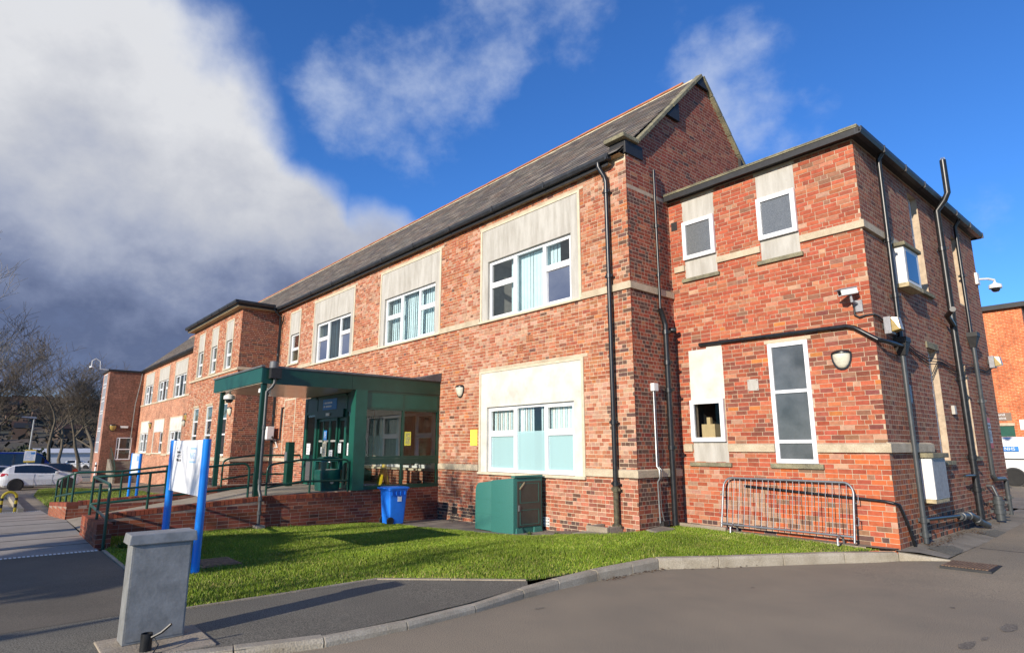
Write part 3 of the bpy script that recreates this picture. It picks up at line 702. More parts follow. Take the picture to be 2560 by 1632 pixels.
PAL_WS = [(5, (.32, .105, .055)), (4, (.26, .085, .05)), (3, (.36, .135, .07)), (2, (.36, .19, .11)), (.8, (.17, .075, .052)), (1, (.40, .12, .05))]
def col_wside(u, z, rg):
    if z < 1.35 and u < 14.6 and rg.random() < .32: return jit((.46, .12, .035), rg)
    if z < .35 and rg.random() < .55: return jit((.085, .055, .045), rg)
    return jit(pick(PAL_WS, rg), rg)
PAL_R = [(5, (.26, .062, .030)), (4, (.20, .05, .028)), (2, (.32, .09, .04)), (1.5, (.12, .042, .03))]
def col_ramp(u, z, rg): return jit(pick(PAL_R, rg), rg, .2)
# a brick pattern for walls too far away to tell the bricks apart
def far_brick(name, c1, c2, mort, axis, bw=.225, bh=.0817):
    m, t, b = nodes(name); N, L = t.nodes, t.links
    g = N.new('ShaderNodeNewGeometry'); s = N.new('ShaderNodeSeparateXYZ'); L.new(g.outputs['Position'], s.inputs[0])
    c = N.new('ShaderNodeCombineXYZ'); L.new(s.outputs[axis], c.inputs['X']); L.new(s.outputs['Z'], c.inputs['Y'])
    br = N.new('ShaderNodeTexBrick'); L.new(c.outputs[0], br.inputs['Vector']); br.inputs['Scale'].default_value = 1.0
    br.inputs['Brick Width'].default_value = bw; br.inputs['Row Height'].default_value = bh; br.inputs['Mortar Size'].default_value = .009; br.inputs['Mortar Smooth'].default_value = .2
    br.inputs['Color1'].default_value = (*c1, 1); br.inputs['Color2'].default_value = (*c2, 1); br.inputs['Mortar'].default_value = (*mort, 1); br.inputs['Bias'].default_value = 0
    n = N.new('ShaderNodeTexNoise'); n.inputs['Scale'].default_value = 1.3; n.inputs['Detail'].default_value = 8; L.new(g.outputs['Position'], n.inputs['Vector'])
    mr = N.new('ShaderNodeMapRange'); L.new(n.outputs['Fac'], mr.inputs[0]); mr.inputs[1].default_value = .3; mr.inputs[2].default_value = .7; mr.inputs[3].default_value = .72; mr.inputs[4].default_value = 1.25
    mm = N.new('ShaderNodeVectorMath'); mm.operation = 'SCALE'; L.new(br.outputs['Color'], mm.inputs[0]); L.new(mr.outputs[0], mm.inputs['Scale'])
    n9 = N.new('ShaderNodeTexNoise'); n9.inputs['Scale'].default_value = 7.0; n9.inputs['Detail'].default_value = 3; L.new(g.outputs['Position'], n9.inputs['Vector'])
    m9 = N.new('ShaderNodeMapRange'); L.new(n9.outputs['Fac'], m9.inputs[0]); m9.inputs[1].default_value = .3; m9.inputs[2].default_value = .7; m9.inputs[3].default_value = .62; m9.inputs[4].default_value = 1.38
    mq = N.new('ShaderNodeVectorMath'); mq.operation = 'SCALE'; L.new(mm.outputs[0], mq.inputs[0]); L.new(m9.outputs[0], mq.inputs['Scale'])
    L.new(mq.outputs[0], b.inputs['Base Color']); b.inputs['Roughness'].default_value = .9
    bp = N.new('ShaderNodeBump'); bp.inputs['Strength'].default_value = .1; bp.inputs['Distance'].default_value = .002; bp.invert = True
    L.new(br.outputs['Fac'], bp.inputs['Height']); L.new(bp.outputs[0], b.inputs['Normal'])
    return m
M_farx = far_brick('far_brick_front', (.42, .155, .075), (.32, .10, .05), (.56, .43, .30), 'X')
M_fary = far_brick('far_brick_side', (.30, .10, .05), (.20, .07, .042), (.40, .32, .25), 'Y')
M_towy = far_brick('tower_brick_side', (.22, .070, .04), (.15, .05, .032), (.22, .16, .11), 'Y')
M_towx = far_brick('tower_brick_front', (.36, .13, .075), (.30, .10, .06), (.42, .34, .26), 'X')
M_newx = far_brick('orange_brick', (.60, .14, .042), (.54, .12, .038), (.52, .30, .17), 'X', .225, .075)

# ------------------------------------------------------------------ windows
def window(parent, pl, u0, u1, z0, z1, kind='three', rec=.06, blind=None, room=True, frost=None, roomm=None, fw=.065, pane=None):
    """frame is the part, panes, blinds and room its sub-parts"""
    mb = MB(); d0, d1 = -rec - .06, -rec
    pl.box(mb, u0, u1, d0, d1, z1 - fw, z1); pl.box(mb, u0, u1, d0, d1, z0, z0 + fw)
    pl.box(mb, u0, u0 + fw, d0, d1, z0 + fw, z1 - fw); pl.box(mb, u1 - fw, u1, d0, d1, z0 + fw, z1 - fw)
    panes = []; w = u1 - u0; h = z1 - z0
    def sash(a, b, c, d, s=.035):
        if kind in ('three', 'two', 'sash'):
            e = d1 + .012
            pl.box(mb, a, b, d0 + .01, e, d - s, d); pl.box(mb, a, b, d0 + .01, e, c, c + s); pl.box(mb, a, a + s, d0 + .01, e, c + s, d - s); pl.box(mb, b - s, b, d0 + .01, e, c + s, d - s)
            panes.append((a + s, b - s, c + s, d - s))
        else: panes.append((a, b, c, d))
    if kind == 'three':
        m1, m2 = u0 + w * .345, u0 + w * .685; t = z0 + h * .585
        for m in (m1, m2): pl.box(mb, m - .04, m + .04, d0, d1, z0 + fw, z1 - fw)
        pl.box(mb, u0 + fw, m1 - .04, d0, d1, t - .035, t + .035); pl.box(mb, m2 + .04, u1 - fw, d0, d1, t - .035, t + .035)
        sash(u0 + fw, m1 - .04, z0 + fw, t - .035); sash(u0 + fw, m1 - .04, t + .035, z1 - fw); panes.append((m1 + .04, m2 - .04, z0 + fw, z1 - fw))
        sash(m2 + .04, u1 - fw, z0 + fw, t - .035); sash(m2 + .04, u1 - fw, t + .035, z1 - fw)
    elif kind == 'sash':
        t = z0 + h * .5; pl.box(mb, u0 + fw, u1 - fw, d0, d1, t - .04, t + .04)
        sash(u0 + fw, u1 - fw, z0 + fw, t - .04); panes.append((u0 + fw, u1 - fw, t + .04, z1 - fw))
    elif kind == 'tall':
        for t in (z0 + h * .175, z0 + h * .585): pl.box(mb, u0 + fw, u1 - fw, d0, d1, t - .03, t + .03)
        a, b = u0 + fw, u1 - fw; t1, t2 = z0 + h * .175, z0 + h * .585
        panes += [(a, b, z0 + fw, t1 - .03), (a, b, t1 + .03, t2 - .03), (a, b, t2 + .03, z1 - fw)]
    elif kind == 'trip':
        a, b = u0 + fw, u1 - fw; t1, t2 = z0 + h * .40, z0 + h * .70
        for t in (t1, t2): pl.box(mb, a, b, d0, d1, t - .035, t + .035)
        panes += [(a, b, z0 + fw, t1 - .035), (a, b, t1 + .035, t2 - .035), (a, b, t2 + .035, z1 - fw)]
    else: panes.append((u0 + fw, u1 - fw, z0 + fw, z1 - fw))
    win = mb.build('window', M_upvc, parent)
    for (a, b, c, d) in panes:
        if frost and c < frost < d:
            m = MB(); pl.quad(m, a, b, d0 + .03, c, frost); m.build('frosted_pane', M_frost, win)
            m = MB(); pl.quad(m, a, b, d0 + .03, frost, d); m.build('pane', M_glass, win)
        else:
            m = MB(); pl.quad(m, a, b, d0 + .03, c, d); m.build('frosted_pane' if (frost and d <= frost) else 'pane', M_frost if (frost and d <= frost) else (M_obsc if kind == 'obscure' else (pane or M_glass)), win)
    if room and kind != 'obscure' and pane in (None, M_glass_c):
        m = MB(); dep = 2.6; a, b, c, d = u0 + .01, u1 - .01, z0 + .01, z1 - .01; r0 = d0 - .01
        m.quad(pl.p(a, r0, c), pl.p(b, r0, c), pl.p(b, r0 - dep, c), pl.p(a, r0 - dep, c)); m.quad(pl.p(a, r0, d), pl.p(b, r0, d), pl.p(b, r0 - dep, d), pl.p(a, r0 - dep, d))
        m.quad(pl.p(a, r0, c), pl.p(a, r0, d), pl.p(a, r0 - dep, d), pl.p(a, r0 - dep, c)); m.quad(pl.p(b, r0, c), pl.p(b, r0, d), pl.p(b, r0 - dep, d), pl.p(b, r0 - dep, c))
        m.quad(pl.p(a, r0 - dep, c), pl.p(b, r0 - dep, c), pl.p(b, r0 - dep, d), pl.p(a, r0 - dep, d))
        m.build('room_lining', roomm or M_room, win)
    if blind:
        m = MB(); u = u0 + .08; i = 0; gap = blind.get('gap', []); st = blind.get('step', .105); zb = blind.get('zb', z0 + .06)
        while u < u1 - .1:
            if not any(g0 < u < g1 for g0, g1 in gap):
                tw = random.uniform(-.007, .007) + blind.get('tw', .02); dd = d0 - blind.get('d', .10)
                m.quad(pl.p(u, dd - tw, zb), pl.p(u + st * 1.0, dd + tw, zb), pl.p(u + st * 1.0, dd + tw, z1 - .05), pl.p(u, dd - tw, z1 - .05), i % 2)
            u += st; i += 1
        m.build('blind', [blind['a'], blind.get('b', blind['a'])], win)
    return win
def surround(parent, pl, u0, u1, z0, z1, f0, f1, g0, g1, mat, trim=True, sill=.06):
    """rendered infill panel round a window (u0..z1 outer, f/g inner)"""
    mb = MB(); d = .012
    pl.box(mb, u0 + .05, u1 - .05, -.11, d, g1, z1 - .05)
    pl.box(mb, u0 + .05, f0, -.11, d, z0 + sill, g1); pl.box(mb, f1, u1 - .05, -.11, d, z0 + sill, g1)
    if g0 > z0 + sill + .01: pl.box(mb, f0, f1, -.11, d, z0 + sill, g0)
    o = mb.build('window_surround', mat, parent)
    t = MB()
    pl.box(t, u0 - .02, u0 + .05, -.1, .03, z0 + sill, z1); pl.box(t, u1 - .05, u1 + .02, -.1, .03, z0 + sill, z1); pl.box(t, u0 + .05, u1 - .05, -.1, .03, z1 - .05, z1)
    t.build('trim', M_cream, o)
    s = MB(); pl.box(s, u0 - .03, u1 + .03, -.1, .07, z0, z0 + sill - .002); s.build('sill', M_cream, o, bevel=.008)
    return o
def band(parent, pl, u0, u1, z0, z1, d=.045, mat=None, L=1.25, name='string_course'):
    n = max(1, int((u1 - u0) / L + .5))
    for i in range(n):
        a = u0 + (u1 - u0) * i / n + (.003 if i else 0); b = u0 + (u1 - u0) * (i + 1) / n
        m = MB(); m.hexa([pl.p(a, 0, z0), pl.p(b, 0, z0), pl.p(b, d, z0), pl.p(a, d, z0)], [pl.p(a, 0, z1), pl.p(b, 0, z1), pl.p(b, d, z1 - .025), pl.p(a, d, z1 - .025)])
        m.build(name, mat or M_stone, parent)
def pipe(parent, pts, r=.05, mat=None, collars=(), name='downpipe', n=12):
    m = MB(); m.tube(pts, r, n); o = m.build(name, mat or M_black, parent, smooth=True)
    for (c, ax) in collars:
        k = MB(); c = Vector(c)
        d = Vector(ax).normalized()
        k.tube([c - d * .05, c - d * .045, c + d * .045, c + d * .05], [r * 1.12, r * 1.28, r * 1.28, r * 1.12], n)
        if abs(d.z) > .9: k.box(c.x - r * 2, c.x + r * 2, c.y - .012, c.y + .012, c.z - .025, c.z + .025)
        k.build('collar', mat or M_black, o, smooth=True)
    return o
# ================================================================== main building
XR, YF = -7.49, 9.71
main = thing('brick_building', 'long two storey red brick building with steep slate roof and wide white windows', 'building', (XR, YF, 0))
PF = Pl((0, YF, 0), (1, 0, 0), (0, -1, 0))                 # front plane, u = x
UW = [(-12.46, -8.84), (-18.0, -14.39), (-23.50, -19.92)]
ops_f = [(a + .06, b - .06, 4.80, 7.31) for a, b in UW] + [(-12.40, -8.90, .95, 3.43), (-17.94, -14.45, .95, 3.43), (-26.0, -24.95, 5.03, 7.29)]
w_front = wall_base(PF, -27.52, XR, -.6, 7.74, ops_f, M_mortar, main, .125)
lay('main', PF, w_front, -27.5, XR + .006, -.55, 7.66, [(a, b, 4.75, 7.36) for a, b in UW] + [(-12.46, -8.84, .89, 3.48), (-18.0, -14.39, .89, 3.48), (-26.05, -24.9, 4.98, 7.34)], col_main, 'eng', seed=2)
PG = Pl((XR, 0, 0), (0, 1, 0), (1, 0, 0))                  # gable plane, u = y
AY, AZ = 12.95, 10.92
clipg = lambda z: (AY - (AZ - z), AY + (AZ - z)) if z > AZ - (AY - YF) else (YF, 2 * AY - YF)
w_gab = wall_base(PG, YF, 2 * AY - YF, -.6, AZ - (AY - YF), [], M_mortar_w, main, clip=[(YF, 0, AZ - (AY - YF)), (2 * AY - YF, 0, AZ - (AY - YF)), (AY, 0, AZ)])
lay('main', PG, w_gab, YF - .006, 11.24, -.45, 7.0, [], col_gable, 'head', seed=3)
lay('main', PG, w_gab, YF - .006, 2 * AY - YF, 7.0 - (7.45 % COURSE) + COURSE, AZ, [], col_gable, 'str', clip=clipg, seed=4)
# bay
BX0, BX1, YB = -35.5, -27.5, 8.09
PB = Pl((0, YB, 0), (1, 0, 0), (0, -1, 0)); PBR = Pl((BX1, 0, 0), (0, 1, 0), (1, 0, 0))
BU = [(-29.62, -28.55), (-31.95, -30.88), (-34.33, -33.25)]; BL = [(-29.5, -28.5), (-31.85, -30.8), (-34.2, -33.2)]
w_bay = wall_base(PB, BX0, BX1, -.8, 7.62, [(a + .03, b - .03, 5.0, 7.27) for a, b in BU] + [(a + .03, b - .03, 1.2, 3.47) for a, b in BL], M_mortar, main)
lay('main', PB, w_bay, BX0, BX1 + .006, -.55, 7.58, [(a, b, 4.98, 7.30) for a, b in BU] + [(a, b, 1.18, 3.5) for a, b in BL], lambda u, z, r: jit(pick(PAL_M if r.random() < .6 else PAL_PALE, r), r), 'eng', seed=5)
w_bayr = wall_base(PBR, YB, YF + .02, -.8, 7.62, [], M_mortar_w, main)
lay('main', PBR, w_bayr, YB - .006, YF, -.55, 7.58, [], lambda u, z, r: jit(pick(PAL_BAYS, r), r), 'str', seed=6)
mb = MB(); mb.quad((BX0, YB, -.8), (BX0, YF, -.8), (BX0, YF, 7.62), (BX0, YB, 7.62)); mb.build('wall', M_fary, main)
# far range, too far off to tell the bricks apart
FXL = -58.0
FU = [(-46.9, -43.55), (-51.9, -48.65), (-56.8, -53.7)]
ops_r = [(a + .06, b - .06, 4.8, 7.28) for a, b in FU] + [(a + .06, b - .06, 1.1, 3.5) for a, b in FU]
wall_base(PF, FXL, -35.4, -1.4, 7.74, ops_r, M_farx, main)
mb = MB(); yb = 2 * AY - YF
mb.quad((FXL, yb, -1.4), (XR, yb, -1.4), (XR, yb, 7.8), (FXL, yb, 7.8)); mb.add([(FXL, YF, -1.4), (FXL, yb, -1.4), (FXL, yb, 7.71), (FXL, AY, AZ), (FXL, YF, 7.71)], [(0, 1, 2, 3, 4)])
mb.build('wall', M_fary, main)

# ---- roof
E_Y, E_Z = 9.53, 7.76                      # eave edge
R_Y, R_Z = AY, 10.98
RX0, RX1 = -58.25, -7.50
slope = Vector((0, R_Y - E_Y, R_Z - E_Z)); SLN = slope.length; sd = slope.normalized(); sn = Vector((0, -sd.z, sd.y))
mb = MB(); b0 = Vector((0, E_Y, E_Z)) - sn * .02
for x0, x1 in ((RX0, RX1),):
    mb.quad(Vector((x0, 0, 0)) + b0, Vector((x1, 0, 0)) + b0, Vector((x1, 0, 0)) + b0 + slope, Vector((x0, 0, 0)) + b0 + slope)
    bk = Vector((0, 2 * AY - E_Y, E_Z)); mb.quad(Vector((x0, 0, 0)) + bk, Vector((x1, 0, 0)) + bk, (x1, R_Y, R_Z - .02), (x0, R_Y, R_Z - .02))
    mb.quad((x0, E_Y, E_Z - .04), (x1, E_Y, E_Z - .04), (x1, YF + .1, E_Z - .05), (x0, YF + .1, E_Z - .05), 1)
roof = mb.build('roof', [M_blackd, M_wood], main)
off_r = wloc(roof)
SW_, SE = .30, .225
rows = int(SLN / SE); sl_list = []
rg = random.Random(5)
for r in range(rows + 1):
    x = RX0 - (SW_ / 2 if r % 2 else 0) + rg.uniform(-.01, .01)
    while x < RX1:
        w = SW_ + rg.uniform(-.03, .03)
        a, b = max(x + .003, RX0), min(x + w - .003, RX1)
        if b - a > .06:
            s0 = r * SE - .05; s1 = min(s0 + .40, SLN + .02)
            c = rg.choice([(.125, .105, .09), (.15, .128, .11), (.115, .10, .095), (.17, .13, .105), (.135, .125, .11), (.20, .17, .14)])
            k = rg.uniform(.8, 1.25); sl_list.append((a, b, s0 + rg.uniform(-.008, .008), s1, tuple(q * k for q in c), rg.uniform(-.002, .003)))
        x += w
def slate_pts(a, b, s0, s1, j):
    o = Vector((0, E_Y, E_Z)); lo = .034 + j; hi = .010
    pt = lambda x, s, n: o + Vector((x, 0, 0)) + sd * s + sn * n
    return [pt(a, s0, lo - .009), pt(b, s0, lo - .009), pt(b, s1, hi - .009), pt(a, s1, hi - .009), pt(a, s0, lo), pt(b, s0, lo), pt(b, s1, hi), pt(a, s1, hi)]
def sl_score(s):
    a, b, s0, s1 = s[:4]; p = Vector(((a + b) / 2, E_Y, E_Z)) + sd * (s0 + .1) - CAMP; d = p.dot(_f)
    if d < 1 or abs(p.dot(_r) / d) > .84 or abs(p.dot(_u) / d) > .53: return 0
    return (b - a) / p.length_squared * max(0, -sn.dot(p.normalized()))
o_ = sorted(range(len(sl_list)), key=lambda i: -sl_score(sl_list[i])); top_ = set(o_[:300])
V = []; Cc = []
F5 = np.array([(4, 5, 6, 7), (0, 1, 5, 4), (1, 2, 6, 5), (2, 3, 7, 6), (3, 0, 4, 7)])
for i, s in enumerate(sl_list):
    if i in top_: continue
    V += [tuple(p - off_r) for p in slate_pts(*s[:4], s[5])]; Cc += [(*s[4], 1)] * 8
n = len(V) // 8; loops = (np.arange(n)[:, None, None] * 8 + F5).ravel().astype(np.int32)
me = bpy.data.meshes.new('slating'); me.vertices.add(n * 8); me.vertices.foreach_set('co', np.array(V).ravel()); me.loops.add(len(loops)); me.loops.foreach_set('vertex_index', loops)
me.polygons.add(n * 5); me.polygons.foreach_set('loop_start', (np.arange(n * 5) * 4).astype(np.int32)); me.polygons.foreach_set('loop_total', np.full(n * 5, 4, np.int32)); me.update(calc_edges=True); me.shade_flat()
me.color_attributes.new('col', 'FLOAT_COLOR', 'POINT').data.foreach_set('color', np.array(Cc, np.float32).ravel()); me.materials.append(M_slate)
so = bpy.data.objects.new('slating', me); C.objects.link(so); so.parent = main; so['kind'] = 'stuff'
for i in top_:
    s = sl_list[i]; pts = slate_pts(*s[:4], s[5]); c0 = pts[0]
    me = bpy.data.meshes.new('slate'); me.from_pydata([tuple(p - c0) for p in pts], [], [tuple(f) for f in F5.tolist()])
    me.color_attributes.new('col', 'FLOAT_COLOR', 'POINT').data.foreach_set('color', np.tile(np.array([*s[4], 1], np.float32), 8)); me.materials.append(M_slate)
    ob = bpy.data.objects.new('slate', me); C.objects.link(ob); ob.parent = roof; ob.location = c0 - off_r
# ridge: mortar bed and terracotta tiles
mb = MB(); mb.prism([(RX0, R_Y - .17, R_Z - .13), (RX0, R_Y - .16, R_Z - .09), (RX0, R_Y, R_Z + .05), (RX0, R_Y + .17, R_Z - .12)], (RX1 - RX0, 0, 0)); mb.build('ridge_bedding', M_bed, roof)
x = RX0; i = 0; tile_me = None
while x < RX1 - .5:
    L = .457
    m = MB(); t = .018; o1 = [(x + .003, R_Y - .13, R_Z - .02), (x + .003, R_Y - .03, R_Z + .095), (x + .003, R_Y + .03, R_Z + .095), (x + .003, R_Y + .13, R_Z - .02), (x + .003, R_Y + .11, R_Z - .03), (x + .003, R_Y, R_Z + .06), (x + .003, R_Y - .11, R_Z - .03)]
    if tile_me is None:
        ob = m.prism(o1, (L - .006, 0, 0)).build('ridge_tile', M_terra, roof); tile_me = ob.data; X0 = x
    else:
        ob = bpy.data.objects.new('ridge_tile', tile_me); C.objects.link(ob); ob.parent = roof; ob.location = (x - X0, random.uniform(-.006, .006), random.uniform(-.005, .005))
    x += L; i += 1
# gable copings (mossy stones), both slopes, with kneeler and corbels
gx0, gx1 = XR - .06, XR + .10
def coping(y0, z0, y1, z1, n):
    a, b = Vector((0, y0, z0)), Vector((0, y1, z1)); d = (b - a).normalized(); nr = Vector((0, -d.z, d.y)); nr = nr if nr.z > 0 else -nr
    for i in range(n):
        p, q = a.lerp(b, i / n) + d * .006, a.lerp(b, (i + 1) / n) - d * .006; j = random.uniform(-.008, .008)
        m = MB(); w0, w1 = Vector((gx0, 0, 0)), Vector((gx1 + j, 0, 0))
        m.hexa([p + w0, p + w1, q + w1, q + w0], [p + w0 + nr * .10, p + w1 + nr * .085, q + w1 + nr * .085, q + w0 + nr * .10])
        m.build('coping_stone', M_stone_d, main, bevel=.012)
zc = lambda y: AZ - abs(AY - y)
coping(YF + .42, zc(YF + .42) + .03, AY, AZ + .03, 8); coping(2 * AY - YF, zc(YF), AY, AZ + .03, 8)
mb = MB(); mb.prism([(XR - .40, YF - .03, 7.76), (XR + .035, YF - .03, 7.76), (XR + .035, YF - .03, 8.07), (XR - .40, YF - .03, 8.07)], (0, .62, 0)); mb.build('kneeler', M_blackd, main, bevel=.015)
mb = MB(); mb.box(XR - .46, XR + .10, YF - .16, YF + .40, 8.072, 8.17); mb.build('kneeler_cap', M_stone_d, main, bevel=.02)
for (y, s) in ((11.55, 1), (14.85, -1)):
    zt = AZ - abs(AY - y) + .02
    m = MB(); m.prism([(XR - .05, y - .28 * s, zt - .30), (XR - .05, y + .22 * s, zt - .30), (XR - .05, y + .22 * s, zt + .19), (XR - .05, y - .28 * s, zt - .29)], (.13, 0, 0)); m.build('corbel', M_blackd, main)
mb = MB(); mb.prism([(XR - .05, AY - .26, AZ - .27), (XR - .05, AY + .26, AZ - .27), (XR - .05, AY, AZ + .02)], (.13, 0, 0)); mb.build('corbel', M_blackd, main)
# eaves board and gutter in lengths
def gutter_run(parent, a, b, drop, wdt=.13, hgt=.125, L=2.0, front=(0, -1, 0), brk=True):
    a, b = Vector(a), Vector(b); d = (b - a); n = max(1, int(d.length / L)); fr = Vector(front)
    for i in range(n):
        p, q = a.lerp(b, i / n) + d.normalized() * .004, a.lerp(b, (i + 1) / n) - d.normalized() * .004
        m = MB(); pr = [(0, 0), (-.0, -hgt), (wdt * .75, -hgt), (wdt, -hgt * .55), (wdt, 0), (wdt - .02, 0), (wdt - .025, -hgt * .5), (wdt * .7, -hgt + .02), (.02, -hgt + .02), (.02, 0)]
        m.prism([p + fr * u + Vector((0, 0, w)) for u, w in pr], q - p)
        g = m.build('gutter', M_gutter, parent)
        if brk:
            c = q - d.normalized() * .05; k = MB(); k.cbox(c + fr * (wdt / 2) + Vector((0, 0, -hgt / 2)), d.normalized() * .022, fr * (wdt / 2 + .008), Vector((0, 0, hgt / 2 + .008))); k.build('bracket', M_gutter, g)
gutter_run(main, (-27.3, E_Y + .02, E_Z + .01), (XR - .25, E_Y + .02, E_Z + .01), .1, L=1.8)
gutter_run(main, (FXL - .2, E_Y + .02, E_Z), (-35.6, E_Y + .02, E_Z), .1, L=1.8)
mb = MB(); mb.box(-27.3, XR - .35, YF - .16, YF - .14, E_Z - .20, E_Z - .03); mb.box(FXL, -35.6, YF - .16, YF - .14, E_Z - .20, E_Z - .03); mb.build('eaves_board', M_blackd, main)
mb = MB(); mb.box(-27.3, XR - .35, YF - .138, YF - .0085, E_Z - .16, E_Z - .14); mb.box(FXL, -35.6, YF - .138, YF - .0085, E_Z - .16, E_Z - .14); mb.build('soffit', M_wood, main)
# bay roof edge
mb = MB(); mb.box(BX0 - .3, BX1 + .28, YB - .32, YF + .6, 7.63, 7.74); mb.build('bay_roof', M_blackd, main)
mb = MB(); mb.box(BX0 - .27, BX1 + .25, YB - .29, YF + .3, 7.60, 7.628); mb.build('soffit', M_wood, main)
gutter_run(main, (BX0 - .3, YB - .325, 7.85), (BX1 + .42, YB - .325, 7.85), .1, L=1.2, hgt=.14)
gutter_run(main, (BX1 + .285, YB - .32, 7.85), (BX1 + .285, YF - .35, 7.85), .1, L=1.0, front=(1, 0, 0), hgt=.14)
# ---- window units
BLD = dict(a=M_blindb, step=.11, tw=.03)
def unit(a, b, z0, z1, g0, g1, kind='three', mat=M_conc, side=.29, **kw):
    surround(main, PF, a, b, z0, z1, a + side, b - side, g0, g1, mat)
    return window(main, PF, a + side, b - side, g0, g1, kind, **kw)
unit(*UW[0], 4.75, 7.36, 4.81, 6.41, blind=dict(a=M_blind, step=.12, tw=.008, d=.12, gap=[(-12.3, -11.6), (-9.75, -9.0)]))
unit(*UW[1], 4.75, 7.36, 4.81, 6.41, blind=dict(a=M_blind, step=.12, tw=.01, d=.14))
unit(*UW[2], 4.75, 7.36, 4.81, 6.41, blind=dict(a=M_blind, b=M_blindb, step=.10, tw=.035, d=.12))
unit(-12.46, -8.84, .89, 3.48, .96, 2.55, mat=M_white_pan, frost=1.93, blind=dict(a=M_blind, b=M_blind2, step=.078, tw=.006, d=.07, gap=[(-10.62, -10.42)]))
unit(-18.0, -14.39, .89, 3.48, .96, 2.55, mat=M_white_pan, blind=dict(a=M_blindb, b=M_blind2, step=.10, tw=.03, d=.12))
# narrow window
surround(main, PF, -26.05, -24.9, 4.98, 7.34, -25.94, -24.99, 5.07, 6.34, M_conc)
window(main, PF, -25.94, -24.99, 5.07, 6.34, 'sash', blind=dict(a=M_curt, step=.16, tw=.05, d=.14))
for a, b in FU:
    surround(main, PF, a, b, 4.77, 7.33, a + .15, b - .15, 4.86, 6.36, M_conc); window(main, PF, a + .15, b - .15, 4.86, 6.36, 'three', blind=BLD)
for k, (a, b) in enumerate(FU):
    surround(main, PF, a, b, 1.06, 3.55, a + .15, b - .15, 1.15, 2.62, M_white_pan)
    if k == 1:
        m = MB(); PF.box(m, a + .15, b - 1.25, -.12, -.03, 1.15, 2.62); m.build('blocked_window', M_farx, main); window(main, PF, b - 1.22, b - .15, 1.15, 2.62, 'sash', roomm=M_roomd)
    else: window(main, PF, a + .15, b - .15, 1.15, 2.62, 'three', blind=BLD)
for k, (a, b) in enumerate(BU):
    surround(main, PB, a, b, 4.98, 7.30, a + .09, b - .09, 5.06, 6.36, M_conc); window(main, PB, a + .09, b - .09, 5.06, 6.36, 'sash', blind=dict(a=M_blindb, step=.14, tw=.03, gap=[(a, a + .3)] if k else []))
for k, (a, b) in enumerate(BL):
    m = MB(); PB.box(m, a - .02, b + .02, 0, .035, 3.5, 3.58); m.build('lintel', M_stone, main)
    m = MB(); PB.box(m, a - .04, b + .04, -.1, .065, 1.123, 1.18); m.build('sill', M_stone, main)
    window(main, PB, a, b, 1.19, 3.49, 'trip', rec=.03, blind=dict(a=M_blind, step=.13, tw=.03, zb=2.5, d=.12))
# bands, lintels
zs = [(-14.36, -12.49), (-19.89, -18.03), (-24.87, -23.53), (-27.48, -26.08)]
for a, b in zs: band(main, PF, a, b, 4.76, 4.92)
band(main, PF, -8.81, XR, 4.76, 4.92); band(main, PG, YF - .045, 11.2, 4.76, 4.92)
for a, b in ((-14.28, -12.49), (-8.81, XR)): band(main, PF, a, b, .97, 1.13, .05)
band(main, PG, YF - .05, 11.15, .97, 1.13, .05, L=.6)
for a, b in ((-48.62, -46.93), (-53.67, -51.93), (-57.9, -56.83), (-43.52, -35.5)): band(main, PF, a, b, 4.78, 4.92); band(main, PF, a, b, .97, 1.12)
band(main, PB, BX0, BX1, 4.85, 4.98, .06); band(main, PBR, YB - .06, YF, 4.85, 4.98, .06)
band(main, PB, BX0, BX1, .96, 1.12, .06); band(main, PBR, YB - .06, YF, .96, 1.12, .06)
band(main, PF, -27.48, -18.35, .97, 1.12, .05)
for a, b in UW: band(main, PF, a - .08, b + .13, 7.365, 7.45, .012, L=1.2, name='lintel')
band(main, PF, -12.46, -8.70, 3.485, 3.57, .012, L=1.2, name='lintel')
# outline of a bricked-up window behind the porch
m = MB(); PF.box(m, -26.08, -26.03, 0, .02, 1.2, 3.5); PF.box(m, -24.9, -24.85, 0, .02, 1.2, 3.5); PF.box(m, -26.08, -24.85, 0, .021, 3.5, 3.56); m.build('trim', M_cream, main)
# air bricks
def vent(parent, pl, u, z, w=.225, h=.155, mat=M_iron, d=.012):
    m = MB(); pl.box(m, u - w / 2, u + w / 2, 0, d, z, z + h)
    for i in range(4):
        for j in range(3): pl.box(m, u - w / 2 + w * (i + .25) / 4, u - w / 2 + w * (i + .75) / 4, d, d + .002, z + h * (j + .25) / 3, z + h * (j + .75) / 3, 1)
    m.build('air_brick', [mat, M_blackd], parent)
for u, z in ((-8.25, 7.42), (-10.55, 4.05), (-16.6, 4.08), (-21.3, 4.05), (-13.4, 7.44), (-19.0, 7.44), (-13.35, .3), (-10.9, 3.85)): vent(main, PF, u, z, mat=M_terra)
vent(main, PF, -13.5, -.16, mat=M_blackd)
vent(main, PF, -10.03, -.16, .2, .2, M_wpaint, .016)
